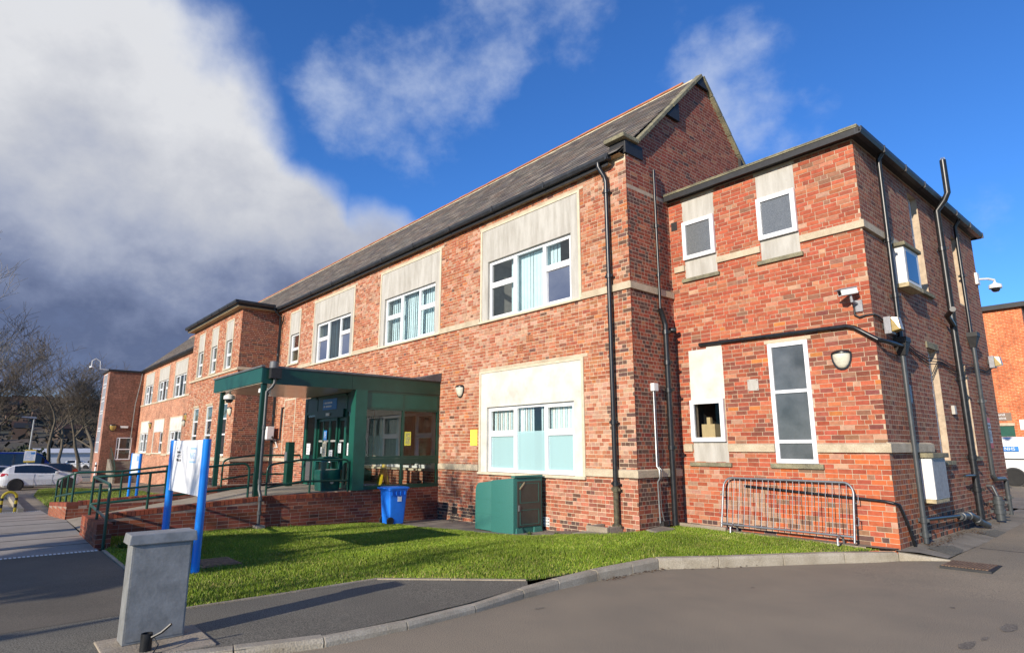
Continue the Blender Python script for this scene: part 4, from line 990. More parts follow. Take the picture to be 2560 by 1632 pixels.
# downpipes
def vpipe(parent, x, y, z0, z1, r, mat=None, cz=(), head=None):
    pts = ([Vector(p) for p in head] if head else []) + [(x, y, z1), (x, y, z0)]
    return pipe(parent, pts, r, mat, [((x, y, c), (0, 0, 1)) for c in cz])
vpipe(main, -7.96, YF - .10, .82, 7.22, .052, cz=(7.0, 5.1, 2.05, .85), head=[(-8.06, E_Y - .05, 7.66), (-8.05, E_Y - .05, 7.56), (-7.98, YF - .12, 7.34)])
vpipe(main, -7.96, YF - .10, -.03, .80, .056, M_rust, cz=(.05, .74))
vpipe(main, -27.16, YF - .08, -.3, 7.35, .045, cz=(5.6, 2.9), head=[(-27.2, YF - .42, 7.7), (-27.16, YF - .3, 7.55)])
vpipe(main, -27.0, YF - .08, -.3, 6.9, .03, head=[(-26.75, YF - .08, 7.35), (-26.8, YF - .08, 7.1)])
vpipe(main, XR + .07, 10.62, 4.45, 7.62, .032, cz=(6.3, 5.2), head=None)
pipe(main, [(XR + .07, 10.62, 4.45), (XR + .07, 10.72, 4.25), (XR + .09, 10.75, 4.1), (XR + .09, 10.75, .02)], .062, None, [((XR + .09, 10.75, c), (0, 0, 1)) for c in (3.95, 3.3, 2.72, 1.55)])
pipe(main, [(XR + .02, 10.95, 4.02), (XR + .09, 10.95, 4.02), (XR + .16, 11.02, 4.02)], .06)
# twin conduit with junction box
m = MB(); m.tube([(XR + .045, 10.28, 2.7), (XR + .045, 10.28, 1.18), (XR + .10, 10.28, 1.12), (XR + .10, 10.28, .95), (XR + .05, 10.28, .88), (XR + .05, 10.30, .1)], .017, 8); m.tube([(XR + .045, 10.33, 2.7), (XR + .045, 10.33, 1.18), (XR + .10, 10.34, 1.12), (XR + .10, 10.34, .95), (XR + .05, 10.34, .88), (XR + .05, 10.36, .35), (XR + .05, 10.44, .1)], .010, 8)
m.build('conduit', M_galv_b, main, smooth=True)
m = MB(); m.box(XR + .008, XR + .10, 10.23, 10.38, 2.68, 2.84); m.build('junction_box', M_wpaint, main, bevel=.008)
m = MB(); m.box(XR + .008, XR + .11, 10.32, 10.47, -.06, .13); m.build('junction_box', M_blackd, main, bevel=.008)
finish_bricks('main', main, M_brick)

# ================================================================== flat roofed annex
XW, YW = -3.57, 11.22; WY1 = 19.25
wing = thing('brick_annex', 'flat roofed two storey red brick annex with black pipes beside the road', 'building', (XW, YW, 0))
PW = Pl((0, YW, 0), (1, 0, 0), (0, -1, 0)); PS = Pl((XW, 0, 0), (0, 1, 0), (1, 0, 0))
ow = [(-7.13, -6.37, 5.15, 6.95), (-5.41, -4.65, 5.15, 6.93), (-7.18, -6.40, 1.25, 3.6), (-5.43, -4.70, 1.26, 3.5)]
wf = wall_base(PW, XR - .02, XW, -.4, 7.04, [ow[3], (-7.11, -6.49, 1.74, 2.45)], M_mortar_w, wing)
lay('wing', PW, wf, XR + .01, XW + .006, -.36, 7.03, ow, col_wing, 'str', jn=.0055, seed=12)
osd = [(14.05, 14.62, 1.3, 3.5), (14.1, 14.72, 4.7, 6.85), (17.15, 17.6, 4.9, 6.6), (16.25, 16.75, 1.35, 3.4)]
ws = wall_base(PS, YW, WY1, -.4, 7.04, osd, M_mortar_w, wing, .22)
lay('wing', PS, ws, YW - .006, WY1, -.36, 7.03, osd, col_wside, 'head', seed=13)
mb = MB(); mb.quad((XR - .5, WY1, -.4), (XW, WY1, -.4), (XW, WY1, 7.15), (XR - .5, WY1, 7.15)); mb.quad((XR - .5, 16.4, -.4), (XR - .5, WY1, -.4), (XR - .5, WY1, 7.15), (XR - .5, 16.4, 7.15)); mb.build('wall', M_fary, wing)
mb = MB(); mb.box(XR + .02, XW + .16, YW - .18, WY1 + .18, 7.02, 7.045); mb.build('soffit', M_blackd, wing)
mb = MB(); mb.box(XR + .02, XW + .19, YW - .205, YW - .182, 6.985, 7.10); mb.build('fascia', M_blackd, wing)
mb = MB(); mb.box(XR + .02, XW + .19, WY1 + .182, WY1 + .205, 6.985, 7.10); mb.build('fascia', M_blackd, wing)
mb = MB(); mb.box(XR + .02, XW + .17, YW - .22, WY1 + .21, 7.102, 7.13); mb.build('flat_roof', M_stone_d, wing, bevel=.008)
x = XR + .03
while x < XW + .1:
    b = min(x + .75, XW + .18); m = MB(); m.box(x, b - .008, YW - .225, YW - .05, 7.131, 7.145 + random.uniform(0, .02)); m.build('edge_tile', M_stone_d, wing, bevel=.006); x += .75
gutter_run(wing, (XW + .12, YW - .21, 7.11), (XW + .12, WY1 + .2, 7.11), .1, L=1.1, front=(1, 0, 0), hgt=.12, wdt=.12)
# windows of the annex front
def infill(u0, u1, z0, z1, mat=M_conc, d=.005, name='infill_panel'):
    m = MB(); PW.box(m, u0, u1, 0, d, z0, z1); return m.build(name, mat, wing)
for (u0, u1) in ((-7.13, -6.37), (-5.41, -4.65)):
    infill(u0, u1, 6.43, 6.93); infill(u0, u1, 5.15, 5.55); window(wing, PW, u0, u1, 5.56, 6.42, 'obscure', rec=-.075, fw=.085)
    m = MB(); PW.box(m, u0 - .08, u1 + .05, 0, .06, 5.07, 5.145); m.build('sill', M_stone_d, wing)
    m = MB(); PW.box(m, u0 - .03, u1 + .03, 0, .016, 6.932, 6.998); m.build('lintel', M_stone, wing)
infill(-7.18, -6.40, 2.52, 3.61, M_white_pan); infill(-7.18, -6.40, 1.26, 1.66, M_conc)
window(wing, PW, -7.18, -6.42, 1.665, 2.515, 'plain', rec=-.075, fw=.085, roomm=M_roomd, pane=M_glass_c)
bx_ = thing('cardboard_box', 'cardboard box behind the small lower annex window', 'box', (-6.85, YW + .2, 1.7)); m = MB(); m.box(-7.02, -6.72, YW + .08, YW + .30, 1.70, 2.02); m.build('carton', M_cardb, bx_); m = MB(); m.box(-6.92, -6.84, YW + .12, YW + .2, 2.021, 2.16); m.build('bottle', M_cardb, bx_)
m = MB(); PW.box(m, -7.26, -6.34, 0, .06, 1.18, 1.255); m.build('sill', M_stone_d, wing)
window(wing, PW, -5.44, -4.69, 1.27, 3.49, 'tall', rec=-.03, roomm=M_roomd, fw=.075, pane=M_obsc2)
m = MB(); PW.box(m, -5.55, -4.60, -.02, .06, 1.18, 1.262); m.build('sill', M_stone_d, wing)
m = MB(); PW.box(m, -5.5, -4.62, 0, .02, 3.495, 3.56); m.build('lintel', M_stone, wing)
for a, b in ((XR + .1, -7.145), (-6.36, -5.42), (-4.64, XW)): band(wing, PW, a, b, 5.33, 5.48, .05)
band(wing, PS, YW - .05, 13.35, 5.33, 5.48, .05); band(wing, PW, XR + .1, -7.19, 1.47, 1.63, .05); band(wing, PW, -6.39, -5.45, 1.47, 1.63, .05); band(wing, PW, -4.68, XW, 1.47, 1.63, .06)
band(wing, PS, YW - .06, 13.45, 1.47, 1.64, .06)
vent(wing, PW, -7.36, 6.32, .15, .2, M_blackd)
# side windows
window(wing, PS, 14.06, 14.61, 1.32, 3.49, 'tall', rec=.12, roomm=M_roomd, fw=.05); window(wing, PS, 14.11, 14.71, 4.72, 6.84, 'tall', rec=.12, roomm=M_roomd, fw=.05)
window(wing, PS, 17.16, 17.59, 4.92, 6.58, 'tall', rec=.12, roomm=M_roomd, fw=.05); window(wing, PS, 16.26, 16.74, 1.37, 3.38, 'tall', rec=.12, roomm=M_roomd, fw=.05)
for (a, b, z) in ((13.98, 14.70, 1.22), (14.0, 14.85, 4.62), (16.18, 16.82, 1.27)):
    m = MB(); PS.box(m, a, b, -.05, .07, z, z + .075); m.build('sill', M_stone_d, wing)
for (a, b, z) in ((13.98, 14.70, 3.5),): m = MB(); PS.box(m, a, b, 0, .03, z, z + .12); m.build('lintel', M_stone_d, wing)
# boxed-in projecting casings
m = MB(); PS.box(m, 12.64, 13.44, .01, .20, .665, 1.37); cs = m.build('projecting_casing', M_wpaint, wing, bevel=.008, label='white boxed casing near the ground with one side greyed for its dimmer light')
m = MB(); PS.box(m, 12.66, 13.42, .201, .204, .68, 1.355); m.build('side_shade', M_tape, cs)  # grey sheet over the white side stands in for its weaker light
m = MB(); PS.box(m, 12.58, 13.52, 0, .25, 1.372, 1.455); m.build('cap', M_stone_d, cs, bevel=.01)
m = MB(); PS.box(m, 12.65, 13.43, .01, .19, .60, .663); m.build('base', M_wood, cs)
m = MB(); PS.box(m, 12.67, 13.50, .01, .19, 4.57, 5.27); cs = m.build('projecting_casing', M_wpaint, wing, label='white boxed bay casing with a glazed side high on the side wall')
m = MB(); PS.box(m, 12.75, 13.36, .191, .197, 4.64, 5.19); m.build('pane', M_dkglass, cs)
m = MB(); PS.box(m, 12.60, 13.58, 0, .24, 5.272, 5.345); m.build('cap', M_stone_d, cs, bevel=.015)
m = MB(); PS.box(m, 12.66, 13.51, .0, .21, 4.49, 4.568); m.build('base', M_wood, cs)
# rainwater and waste pipes on the side
def sp(y, z, d=.08): return (XW + d, y, z)
pipe(wing, [(XW + .17, 12.2, 7.0), sp(12.2, 6.9, .10), sp(12.2, 3.45, .09)], .043, None, [(sp(12.2, c, .095), (0, 0, 1)) for c in (5.3, 4.25)])
m = MB(); m.hexa([sp(12.14, 3.15, .03), sp(12.26, 3.15, .03), sp(12.26, 3.15, .15), sp(12.14, 3.15, .15)], [sp(12.08, 3.38, .0), sp(12.32, 3.38, .0), sp(12.32, 3.38, .2), sp(12.08, 3.38, .2)]); m.box(XW, XW + .21, 12.07, 12.33, 3.38, 3.47); m.build('hopper', M_blackd, wing)
pipe(wing, [sp(12.2, 3.2, .09), sp(12.2, -.02, .09)], .042, M_grey_pipe, [(sp(12.2, c, .09), (0, 0, 1)) for c in (.12, .35)])
pipe(wing, [sp(15.75, -.02, .11), sp(15.75, 6.8, .11), (XW + .28, 15.75, 7.0), (XW + .36, 15.75, 7.16), (XW + .36, 15.75, 7.95)], .064, None, [(sp(15.75, c, .11), (0, 0, 1)) for c in (5.9, 3.0, 1.35, .7)], 'soil_pipe')
m = MB()
for k in range(8):
    q = 2 * math.pi * k / 8; m.tube([(XW + .36 + .055 * math.cos(q), 15.75 + .055 * math.sin(q), 7.94), (XW + .36 + .03 * math.cos(q), 15.75 + .03 * math.sin(q), 8.01)], .006, 5)
m.build('vent_cage', M_galv_b, wing)
pipe(wing, [(XW + .33, 14.9, 4.36), (XW + .30, 15.0, 4.36), sp(15.25, 4.30, .14), sp(15.6, 4.18, .13), sp(15.75, 4.15, .11)], .055)
pipe(wing, [(XW + .17, 17.4, 7.0), sp(17.4, 6.85, .07), sp(17.4, 4.2, .07)], .04, None, [(sp(17.4, 5.6, .07), (0, 0, 1))])
m = MB(); m.hexa([sp(17.35, 3.85, .03), sp(17.45, 3.85, .03), sp(17.45, 3.85, .13), sp(17.35, 3.85, .13)], [sp(17.27, 4.1, .0), sp(17.53, 4.1, .0), sp(17.53, 4.1, .2), sp(17.27, 4.1, .2)]); m.box(XW, XW + .21, 17.26, 17.54, 4.1, 4.2); m.build('hopper', M_blackd, wing)
pipe(wing, [sp(17.4, 3.9, .08), sp(17.4, .95, .08), sp(17.5, .85, .10), sp(18.35, .83, .10), sp(18.45, .78, .10), sp(18.5, .0, .10)], .045, M_grey_pipe, [(sp(17.4, 2.6, .08), (0, 0, 1)), (sp(18.48, .4, .1), (0, 0, 1))])
pipe(wing, [sp(12.2, .36, .10), sp(14.3, .28, .12)], .032, None, [], 'waste_pipe')
pipe(wing, [sp(14.2, .27, .12), sp(14.9, .24, .14), sp(15.2, .10, .22), sp(15.5, .02, .26)], .062, M_grey_pipe, [(sp(14.35, .265, .125), (0, 1, 0)), (sp(14.75, .25, .135), (0, 1, 0)), (sp(15.1, .15, .19), (0, .7, -.5))], 'waste_pipe')
pipe(wing, [sp(16.75, .02, .24), sp(16.75, .52, .24)], .085, M_grey_pipe, [(sp(16.75, .2, .24), (0, 0, 1)), (sp(16.75, .40, .24), (0, 0, 1))], 'gully_pipe')
pipe(wing, [sp(16.8, .3, .24), sp(17.6, .42, .10)], .055, M_grey_pipe, [], 'waste_pipe')
pipe(wing, [sp(17.0, .72, .02), sp(17.0, .72, .12), sp(17.0, .45, .2)], .03, M_grey_pipe, [], 'waste_pipe')
pipe(wing, [sp(14.75, 1.0, .16), sp(15.0, 1.0, .16), sp(15.75, .98, .12)], .028, None, [], 'overflow_pipe')
m = MB()
for k, dz in enumerate((0, -.05, -.09)):
    m.tube([sp(11.95, 3.62 + dz, .03), sp(13.2, 3.35 + dz, .03), sp(13.9, 3.28 + dz * 1.4, .03), sp(14.8, 3.33 + dz, .03), sp(15.6, 3.25 + dz, .05), sp(17.3, 3.45 + dz, .04), sp(18.6, 3.45 + dz, .03), sp(19.3, 3.62 + dz, .03)], .010, 6)
m.build('cable', M_blackd, wing, smooth=True)
# conduits on the front
m = MB(); m.tube([(-6.88, YW - .055, 3.66), (-3.98, YW - .055, 3.62), (-3.86, YW - .055, 3.58), (-3.52, YW - .055, 3.32), (-3.46, 11.3, 3.31), (-3.44, 12.15, 3.31)], .038, 10); m.build('conduit', M_black, wing, smooth=True)
m = MB(); m.tube([(-6.1, YW - .04, .83), (-5.0, YW - .04, .77), (-3.70, YW - .04, .70), (-3.58, YW - .04, .68), (XW + .05, YW + .03, .65), (XW + .05, 11.55, .3), (XW + .05, 11.75, -.02)], .024, 10); m.build('conduit', M_black, wing, smooth=True)
finish_bricks('wing', wing, M_brick_w)
# ================================================================== access ramp with brick walls
ramp = thing('access_ramp', 'brick walled concrete ramp leading up to the green entrance porch', 'ramp', (-16, 3, 0))
NX0, NX1 = -14.52, -14.30
def near_top(y): return float(np.interp(y, [1.7, 4.9, 10], [.27, .47, .485]))
def far_top(y): return float(np.interp(y, [1.7, 4.65, 10], [.32, .45, .52]))
CB = .10
mb = MB(); ys = [1.92, 2.6, 3.4, 4.2, 4.9, 6.0, 7.1]
mb.prism([(NX0, y, near_top(y) - CB) for y in ys] + [(NX0, 7.1, -.7), (NX0, 1.92, -.7)], (NX1 - NX0, 0, 0)); w_near = mb.build('wall', M_mortar_r, ramp)
PN = Pl((NX1, 0, 0), (0, 1, 0), (1, 0, 0))
lay('ramp', PN, w_near, 1.925, 7.1, -.45, .42, [], col_ramp, 'run', jn=.005, clip=lambda z: (1.925 if z + .035 < near_top(1.92) - CB else 1.92 + max(0, (z + .04 - (near_top(1.92) - CB)) / .0625), 7.1) if z + .03 < .385 else None, seed=31, course=.075)
mb = MB(); mb.box(NX0, NX1, 7.1, YF - .008, -.7, .50); w_lob = mb.build('wall', M_mortar_r, ramp)
lay('ramp', PN, w_lob, 7.105, YF - .01, -.45, .49, [], col_ramp, 'run', jn=.005, seed=32, course=.075)
# wing wall and its end
mb = MB(); mb.box(-14.75, -12.70, 1.70, 1.918, -.6, .27 - CB); w_wing = mb.build('wall', M_mortar_r, ramp)
PWW = Pl((0, 1.70, 0), (1, 0, 0), (0, -1, 0)); lay('ramp', PWW, w_wing, -14.75, -12.694, -.13, .165, [], col_ramp, 'run', jn=.005, seed=33, course=.075)
PWE = Pl((-12.70, 0, 0), (0, 1, 0), (1, 0, 0)); lay('ramp', PWE, w_wing, 1.70, 1.918, -.2, .165, [], col_ramp, 'run', jn=.005, seed=34, course=.075)
# far wall, its splayed return and the raised part by the post
FX0, FX1 = -17.75, -17.53
mb = MB(); mb.prism([(FX0, y, far_top(y) - CB) for y in (1.92, 3, 4.65)] + [(FX0, 4.65, -.7), (FX0, 1.92, -.7)], (FX1 - FX0, 0, 0)); w_far = mb.build('wall', M_mortar_r, ramp)
PFA = Pl((FX1, 0, 0), (0, 1, 0), (1, 0, 0)); lay('ramp', PFA, w_far, 1.925, 4.65, -.14, .34, [], col_ramp, 'run', jn=.005, clip=lambda z: (1.925 if z + .04 < far_top(1.92) - CB else 1.92 + (z + .04 - (far_top(1.92) - CB)) / .044, 4.65), seed=35, course=.075)
mb = MB(); mb.box(-18.25, FX1 + .03, 4.66, 4.90, -.7, .54); mb.box(-18.25, -18.03, 4.90, 8.2, -.7, .54); mb.build('wall', M_mortar_r, ramp)
PFB = Pl((-18.03, 0, 0), (0, 1, 0), (1, 0, 0)); lay('ramp', PFB, w_far, 4.905, 7.3, 0.0, .54, [], col_ramp, 'run', jn=.005, seed=36, course=.075)
PFC = Pl((FX1 + .03, 0, 0), (0, 1, 0), (1, 0, 0)); lay('ramp', PFC, w_far, 4.66, 4.90, 0.0, .54, [], col_ramp, 'run', jn=.005, seed=37, course=.075)
PFD = Pl((0, 4.66, 0), (1, 0, 0), (0, -1, 0)); lay('ramp', PFD, w_far, -18.25, FX1 + .03, 0.0, .54, [], col_ramp, 'run', jn=.005, seed=38, course=.075)
ret = lambda x: float(np.interp(x, [-21.6, -17.5], [.06, .32]))
mb = MB(); mb.prism([(x, 1.70, ret(x) - CB) for x in (-17.53, -21.6)] + [(-21.6, 1.70, -.8), (-17.53, 1.70, -.8)], (0, .22, 0)); w_ret = mb.build('wall', M_mortar_r, ramp)
PRE = Pl((0, 1.70, 0), (1, 0, 0), (0, -1, 0)); lay('ramp', PRE, w_ret, -21.6, -17.524, -.36, .22, [], lambda u, z, r: jit((.36, .11, .05), r, .2), 'run', clip=lambda z: (max(-21.6, -21.6 + (z + .035 - (.06 - CB)) / .0634), -17.524), seed=39, course=.075)
PRE2 = Pl((-17.53, 0, 0), (0, 1, 0), (1, 0, 0)); lay('ramp', PRE2, w_ret, 1.70, 1.925, -.14, .22, [], col_ramp, 'run', jn=.005, seed=40, course=.075)
finish_bricks('ramp', ramp, M_brick_new)
# brick-on-edge copings
_cop = {}
def coping_run(f, t0, t1, mk):
    t = t0; i = 0
    while t < t1 - .04:
        mk(t + .004, min(t + .071, t1)); t += .075
def cop_y(x0, x1, zt):
    def mk(a, b):
        key = (round(x1 - x0, 3), round(b - a, 3)); ci = random.randrange(6); c = [(.26, .062, .030), (.20, .05, .028), (.32, .09, .04), (.15, .045, .03), (.24, .06, .03), (.29, .075, .035)][ci]
        ob = _box_brick(x1 - x0 + .012, b - a, CB - .004, c); ob.location = Vector(((x0 + x1) / 2, (a + b) / 2, zt((a + b) / 2) - CB / 2)) - wloc(ramp); ob.rotation_euler = (math.atan(zt(b + .2) - zt(b)) / .2 if False else math.atan((zt(b) - zt(a)) / max(b - a, .01)), 0, 0)
    return mk
def cop_x(y0, y1, zt):
    def mk(a, b):
        c = random.choice([(.26, .062, .030), (.20, .05, .028), (.32, .09, .04), (.15, .045, .03), (.24, .06, .03)])
        ob = _box_brick(b - a, y1 - y0 + .012, CB - .004, c); ob.location = Vector(((a + b) / 2, (y0 + y1) / 2, zt((a + b) / 2) - CB / 2)) - wloc(ramp); ob.rotation_euler = (0, -math.atan((zt(b) - zt(a)) / max(b - a, .01)), 0)
    return mk
def _box_brick(lx, ly, lz, c):
    k = (round(lx, 3), round(ly, 3), c)
    if k not in _cop:
        m = bpy.data.meshes.new('coping_brick'); x, y, z = lx / 2, ly / 2, lz / 2
        m.from_pydata([(-x, -y, -z), (x, -y, -z), (x, y, -z), (-x, y, -z), (-x, -y, z), (x, -y, z), (x, y, z), (-x, y, z)], [], [(0, 3, 2, 1), (4, 5, 6, 7), (0, 1, 5, 4), (1, 2, 6, 5), (2, 3, 7, 6), (3, 0, 4, 7)])
        m.color_attributes.new('col', 'FLOAT_COLOR', 'POINT').data.foreach_set('color', np.tile(np.array([*c, 1], np.float32), 8)); m.materials.append(M_brick_new); _cop[k] = m
    ob = bpy.data.objects.new('coping_brick', _cop[k]); C.objects.link(ob); ob.parent = ramp; return ob
coping_run(None, 1.925, 7.1, cop_y(NX0, NX1, near_top)); coping_run(None, 1.925, 4.65, cop_y(FX0, FX1, far_top))
coping_run(None, -14.75, -12.70, cop_x(1.70, 1.918, lambda x: .27)); coping_run(None, -21.6, -17.53, cop_x(1.70, 1.92, ret))
def deck_z(x, y): return float(np.interp(y, [1.72, 5.6, 8], [-.06, .475, .49]))
o = patch('deck', [(FX1, 1.72), (NX0, 1.72), (NX0, 7.45), (-18.03, 7.45), (-18.03, 4.9), (FX1 + .03, 4.9)], deck_z, M_pad, .4, kind=None)
o.parent = ramp; o.location = -wloc(ramp)

# ================================================================== handrails
def rail(label, tubes, loc):
    t = thing('handrail', label, 'handrail', loc, 'green tubular handrails of the ramp')
    for nm, pts, r in tubes:
        m = MB(); m.tube(pts, r, 10); m.build(nm, M_green_d, t, smooth=True)
    return t
RR = .025
def bend(p, c, q, n=5):
    p, c, q = Vector(p), Vector(c), Vector(q); return [p.lerp(c, s).lerp(c.lerp(q, s), s) for s in [i / n for i in range(n + 1)]]
X = -14.42
rail('dark green handrail along the low wing wall and near side of the ramp',
     [('post', bend((-12.60, 1.8, .80), (-12.60, 1.8, .93), (-12.75, 1.8, .935))[::-1] + [(-12.60, 1.8, -.16)], RR), ('top_rail', [(-12.75, 1.8, .935), (-14.62, 1.8, .985)], RR), ('lower_rail', [(-12.60, 1.8, .37), (-14.62, 1.8, .45)], RR),
      ('post', [(-13.66, 1.8, .90), (-13.66, 1.8, .26)], RR), ('post', [(-14.62, 1.8, 1.0), (-14.62, 1.8, .26)], RR),
      ('top_rail', [(-14.62, 1.8, .985), (X, 2.1, 1.0), (X, 2.72, 1.045), (X, 3.73, 1.13), (X, 4.40, 1.19)] + bend((X, 4.5, 1.195), (X, 4.67, 1.20), (X, 4.68, 1.03)) + [(X, 4.68, .46)], RR), ('lower_rail', [(-14.62, 1.8, .47), (X, 2.1, .50), (X, 4.68, .685)], RR), ('post', [(X, 2.73, 1.045), (X, 2.73, .30)], RR), ('post', [(X, 3.75, 1.13), (X, 3.75, .38)], RR)], (X, 2, .3))
rail('dark green handrail with bent ends on the near edge of the entrance platform',
     [('top_rail', [(X, 5.08, .48), (X, 5.08, 1.0)] + bend((X, 5.08, 1.03), (X, 5.08, 1.15), (X, 5.25, 1.18)) + [(X, 5.87, 1.26), (X, 6.9, 1.255)] + bend((X, 6.95, 1.255), (X, 7.07, 1.25), (X, 7.08, 1.12)) + [(X, 7.08, .48)], RR),
      ('lower_rail', [(X, 5.08, .65), (X, 5.9, .76), (X, 7.08, .74)], RR), ('post', [(X, 6.1, 1.255), (X, 6.1, .48)], RR)], (X, 6, .48))
X2 = -17.66
rail('dark green handrail along the far wall of the ramp and its splayed return',
     [('top_rail', [(-21.42, 1.8, -.0)] + bend((-21.42, 1.8, .5), (-21.45, 1.8, .66), (-21.2, 1.8, .68)) + [(-17.7, 1.8, .96), (X2, 1.85, .97), (X2, 2.74, .98), (X2, 4.45, 1.17)] + bend((X2, 4.5, 1.175), (X2, 4.63, 1.18), (X2, 4.64, 1.05)) + [(X2, 4.64, .45)], RR),
      ('lower_rail', [(-21.42, 1.8, .21), (-17.7, 1.8, .50), (X2, 1.85, .51), (X2, 2.73, .56), (X2, 4.64, .70)], RR)] +
     [('post', [(x, 1.8, float(np.interp(x, [-21.4, -17.7], [.68, .96]))), (x, 1.8, ret(x) - .05)], RR) for x in (-20.2, -18.9, -17.68)] + [('post', [(X2, y, float(np.interp(y, [1.8, 2.74, 4.45], [.97, .98, 1.17]))), (X2, y, far_top(y) - .03)], RR) for y in (2.74, 3.7)], (X2, 2, .3))
X3 = -17.85
rail('dark green handrail on the back edge of the platform behind the canopy posts',
     [('top_rail', [(X3, 5.08, .50), (X3, 5.08, 1.08)] + bend((X3, 5.08, 1.1), (X3, 5.08, 1.22), (X3, 5.29, 1.26)) + [(X3, 5.9, 1.33), (X3, 7.2, 1.32), (X3, 7.25, 1.15)], RR), ('lower_rail', [(X3, 5.08, .70), (X3, 5.9, .81), (X3, 6.95, .80)], RR), ('post', [(X3, 6.1, 1.33), (X3, 6.1, .50)], RR)], (X3, 6, .5))

# ================================================================== entrance porch
porch = thing('entrance_porch', 'green framed entrance porch with flat canopy and glazed lobby', 'porch', (-16, 7.4, .49))
CX0, CX1, CY0 = -18.12, -14.30, 4.74
def part(nm, mat, f, par=porch, **k): m = MB(); f(m); return m.build(nm, mat, par, **k)
part('fascia', M_teal, lambda m: m.box(CX0, CX1, CY0, CY0 + .03, 3.03, 3.37))
part('fascia', M_green_d, lambda m: m.box(CX1 - .03, CX1 + .002, CY0 + .031, 7.0, 3.0, 3.37))
part('fascia', M_green_d, lambda m: m.box(CX1 - .03, CX1, 7.005, YF - .01, 3.0, 3.37))
part('fascia', M_teal, lambda m: m.box(CX0, CX0 + .03, CY0 + .031, YF - .01, 3.03, 3.37))
part('roof_edge', M_lead, lambda m: m.box(CX0 - .03, CX1 - .35, CY0 - .03, CY0 + .06, 3.372, 3.42), bevel=.012)
part('roof_edge', M_lead, lambda m: m.box(CX1 - .34, CX1 + .03, CY0 - .03, CY0 + .06, 3.372, 3.42), bevel=.012)
part('roof_edge', M_lead, lambda m: m.box(CX1 - .06, CX1 + .03, CY0 + .30, YF - .02, 3.372, 3.425), bevel=.012)
part('roof_deck', M_lead, lambda m: m.box(CX0 + .02, CX1 - .06, CY0 + .07, YF - .02, 3.34, 3.376))
part('flashing', M_lead, lambda m: m.prism([(CX1 + .03, YF - .9, 3.38), (CX1 + .03, YF - .015, 3.38), (CX1 + .06, YF - .015, 3.62)], (-3.6, 0, 0)))
part('soffit', M_soffit, lambda m: m.box(CX0 + .031, CX1 - .031, CY0 + .031, 7.39, 3.01, 3.03))
for (x, y) in ((-14.46, 4.86), (-17.66, 4.86)): part('post', M_green_d, lambda m: m.box(x - .055, x + .055, y - .055, y + .055, .47, 3.01))
# hopper and downpipe
part('hopper', M_blackd, lambda m: m.box(CX1 + .004, CX1 + .16, CY0 + .16, CY0 + .40, 3.12, 3.35))
part('outlet', M_lead, lambda m: m.lathe([(.10, 0), (.10, .12), (.085, .16), (.02, .17)], (CX1 - .02, CY0 + .27, 3.37), n=14), smooth=True)
pipe(porch, [(CX1 + .08, CY0 + .28, 3.13), (CX1 + .08, CY0 + .28, 3.02), (CX1 + .06, CY0 + .24, 2.93), (CX1 - .02, CY0 + .15, 2.82), (CX1 - .02, CY0 + .15, .78)], .036, M_grey_pipe, [((CX1 - .02, CY0 + .15, c), (0, 0, 1)) for c in (2.0, .8)])
pipe(porch, [(CX1 - .02, CY0 + .15, .78), (CX1 - .02, CY0 + .15, .62), (CX1 + .06, CY0 + .16, .5), (CX1 + .07, CY0 + .16, .4), (CX1 + .07, CY0 + .16, -.22)], .037, M_grey_pipe, [((CX1 + .07, CY0 + .16, c), (0, 0, 1)) for c in (.42, .12)])
# corner post and lobby side
part('corner_post', M_green, lambda m: m.box(-14.58, -14.285, 7.12, 7.44, .50, 3.0))
SX = -14.315
def sidebar(y0, y1, z0, z1, mat=M_green_d, d=.05, nm='frame'): part(nm, mat, lambda m: m.box(SX - d, SX, y0, y1, z0, z1))
sidebar(7.445, YF - .01, .50, .60); sidebar(7.445, YF - .01, 2.94, 2.999); sidebar(9.62, YF - .011, .601, 2.939); sidebar(8.51, 8.58, .601, 2.939)
for (a, b) in ((7.445, 8.51), (8.58, 9.62)):
    sidebar(a, b, 2.51, 2.57); sidebar(a, b, 1.27, 1.33); sidebar(a, b, 1.12, 1.17); sidebar(a, b, 1.172, 1.268, M_green_d, .035, 'panel'); sidebar(a, b, 2.572, 2.938, M_green, .03, 'panel')
    for (c, d) in ((.601, 1.119), (1.331, 2.509)): part('pane', M_glass_d, lambda m: m.quad((SX - .025, a, c), (SX - .025, b, c), (SX - .025, b, d), (SX - .025, a, d)))
# lobby front
FY = 7.40
def fb(x0, x1, z0, z1, mat=M_green, y0=FY, y1=FY + .06, nm='frame'): return part(nm, mat, lambda m: m.box(x0, x1, y0, y1, z0, z1))
fb(-18.18, -18.02, .49, 3.0); fb(-17.40, -17.28, .49, 3.0); fb(-15.45, -15.33, .49, 3.0); fb(-18.02, -14.585, 2.94, 3.0)
fb(-17.28, -15.45, 2.36, 2.58, M_green_d, FY - .06, FY + .06, 'door_header'); fb(-18.02, -17.40, 2.50, 2.57); fb(-15.33, -14.585, 2.50, 2.57); fb(-17.28, -15.45, 2.581, 2.939, M_green_d, FY + .01, FY + .05, 'panel')
fb(-18.02, -17.40, 2.571, 2.939, M_green_d, FY + .01, FY + .05, 'panel'); fb(-15.33, -14.585, 2.571, 2.939, M_green_d, FY + .01, FY + .05, 'panel')
for (a, b) in ((-18.02, -17.40), (-15.33, -14.585)):
    fb(a, b, 1.15, 1.33, M_green, FY, FY + .055, 'panel'); fb(a, b, .49, .58)
    for (c, d) in ((.58, 1.149), (1.331, 2.499)): part('pane', M_glass_d, lambda m: m.quad((a, FY + .03, c), (b, FY + .03, c), (b, FY + .03, d), (a, FY + .03, d)))
xs_ = [-17.28, -16.82, -16.365, -15.91, -15.45]
